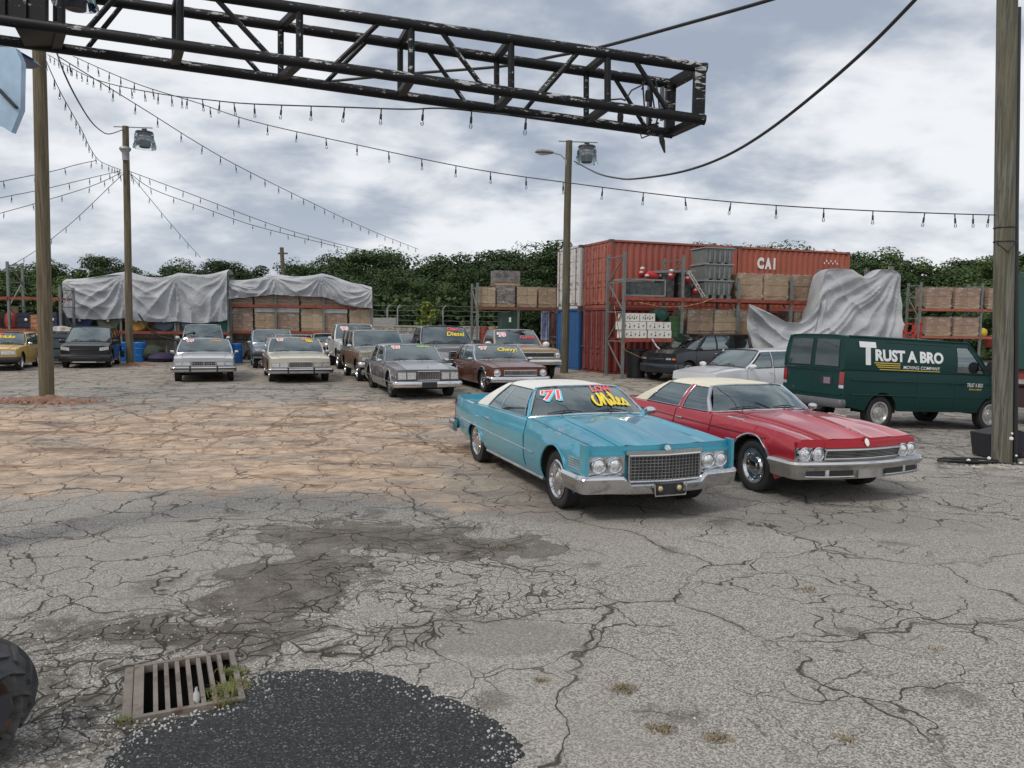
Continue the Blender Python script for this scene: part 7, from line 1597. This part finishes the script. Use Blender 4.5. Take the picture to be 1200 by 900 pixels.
def nearest(u):
    for lim, s_ in ((-20, 'beyond the left edge of the yard'), (70, 'above the far left rack'), (145, 'above the left tarp'), (200, 'between the second pole and the tarp'), (335, 'above the gap between the tarps'), (440, 'above the right part of the long rack'), (560, 'behind the barbed wire fence'), (680, 'above the small rack'), (1010, 'behind the container stacks'), (1075, 'right of the containers'), (1230, 'behind the rack at far right'), (3000, 'beyond the right edge of the yard')):
        if u < lim: return s_
lay = []
for u in range(-430, 1640, 29): lay.append((u + random.uniform(-6, 6), 0, 74 + random.uniform(-3, 3)))
for u in range(-430, 1640, 52): lay.append((u + random.uniform(-10, 10), random.uniform(14, 30), 62 + random.uniform(-2, 2)))
for u in range(985, 1260, 24): lay.append((u + random.uniform(-5, 5), random.uniform(0, 5), 66))
for u in range(1065, 1500, 40): lay.append((u, 18, 52))
order = {}
for u, dv, Y in lay:
    if u < 0 or u > 1200: pass
    pos_ = nearest(u); row = 'tall back-row' if dv == 0 else ('lower' if Y > 55 else 'nearest'); mi = random.choice((0, 1, 2, 3)) if 330 < u < 1010 else random.choice((0, 2, 4, 5, 4)); tone = 'dark green' if mi < 4 else 'mid green'
    k = (pos_, row, tone); order[k] = order.get(k, 0) + 1; n_w = ['leftmost', 'second', 'third', 'fourth', 'fifth', 'sixth', 'seventh', 'eighth', 'ninth', 'tenth', 'eleventh', 'twelfth', 'thirteenth', 'fourteenth', 'fifteenth', 'sixteenth'][min(15, order[k] - 1)]
    tree(u, prof(u) + dv + random.uniform(-1.5, 3), Y, mi, f'{n_w} {tone} {row} tree {pos_}', random.uniform(1.15, 1.5) if dv == 0 else 1.3)
# understorey mass that closes the bottom of the belt
b = MB(); rnd = random.Random(5)
for k in range(42000):
    u = rnd.uniform(-480, 1700); Y = rnd.uniform(58, 70) if u < 1060 else rnd.uniform(46, 60); p = P(u, 380, Y); p.z = g(p.x, Y) + rnd.random() ** .8 * 4.2; l = .42 * rnd.uniform(.5, 1.4); nr = Vector((rnd.gauss(0, 1), rnd.gauss(-.6, 1), rnd.gauss(.4, 1))).normalized(); x, y = frame(nr)
    b.face(b.vs([p - x * l * .5, p - y * l * .4, p + x * l * .5, p + y * l * .4]))
o = b.build('undergrowth', LF, None, sm=0, fix=False, kind='stuff'); tag(o, 'dense dark undergrowth filling the foot of the tree belt', 'undergrowth')
# pale yellow-green shrub by the fence
yp = P(497, 372, 53.4); me = crown_mesh(77, LF3, 1.0, 2.0, 700, .22, .0); o = thing('shrub', 'bright yellow-green shrub at the barbed wire fence', 'shrub', (P(500, 380, 53.4).x, 53.4, P(500, 388, 53.4).z), 0); c = link(me, 'foliage', o); c.scale = (1.05, 1.05, .95); MB().tube([(0, 0, -1.3), (.05, 0, 1.2)], .04, 6).build('stem', BARK, o)
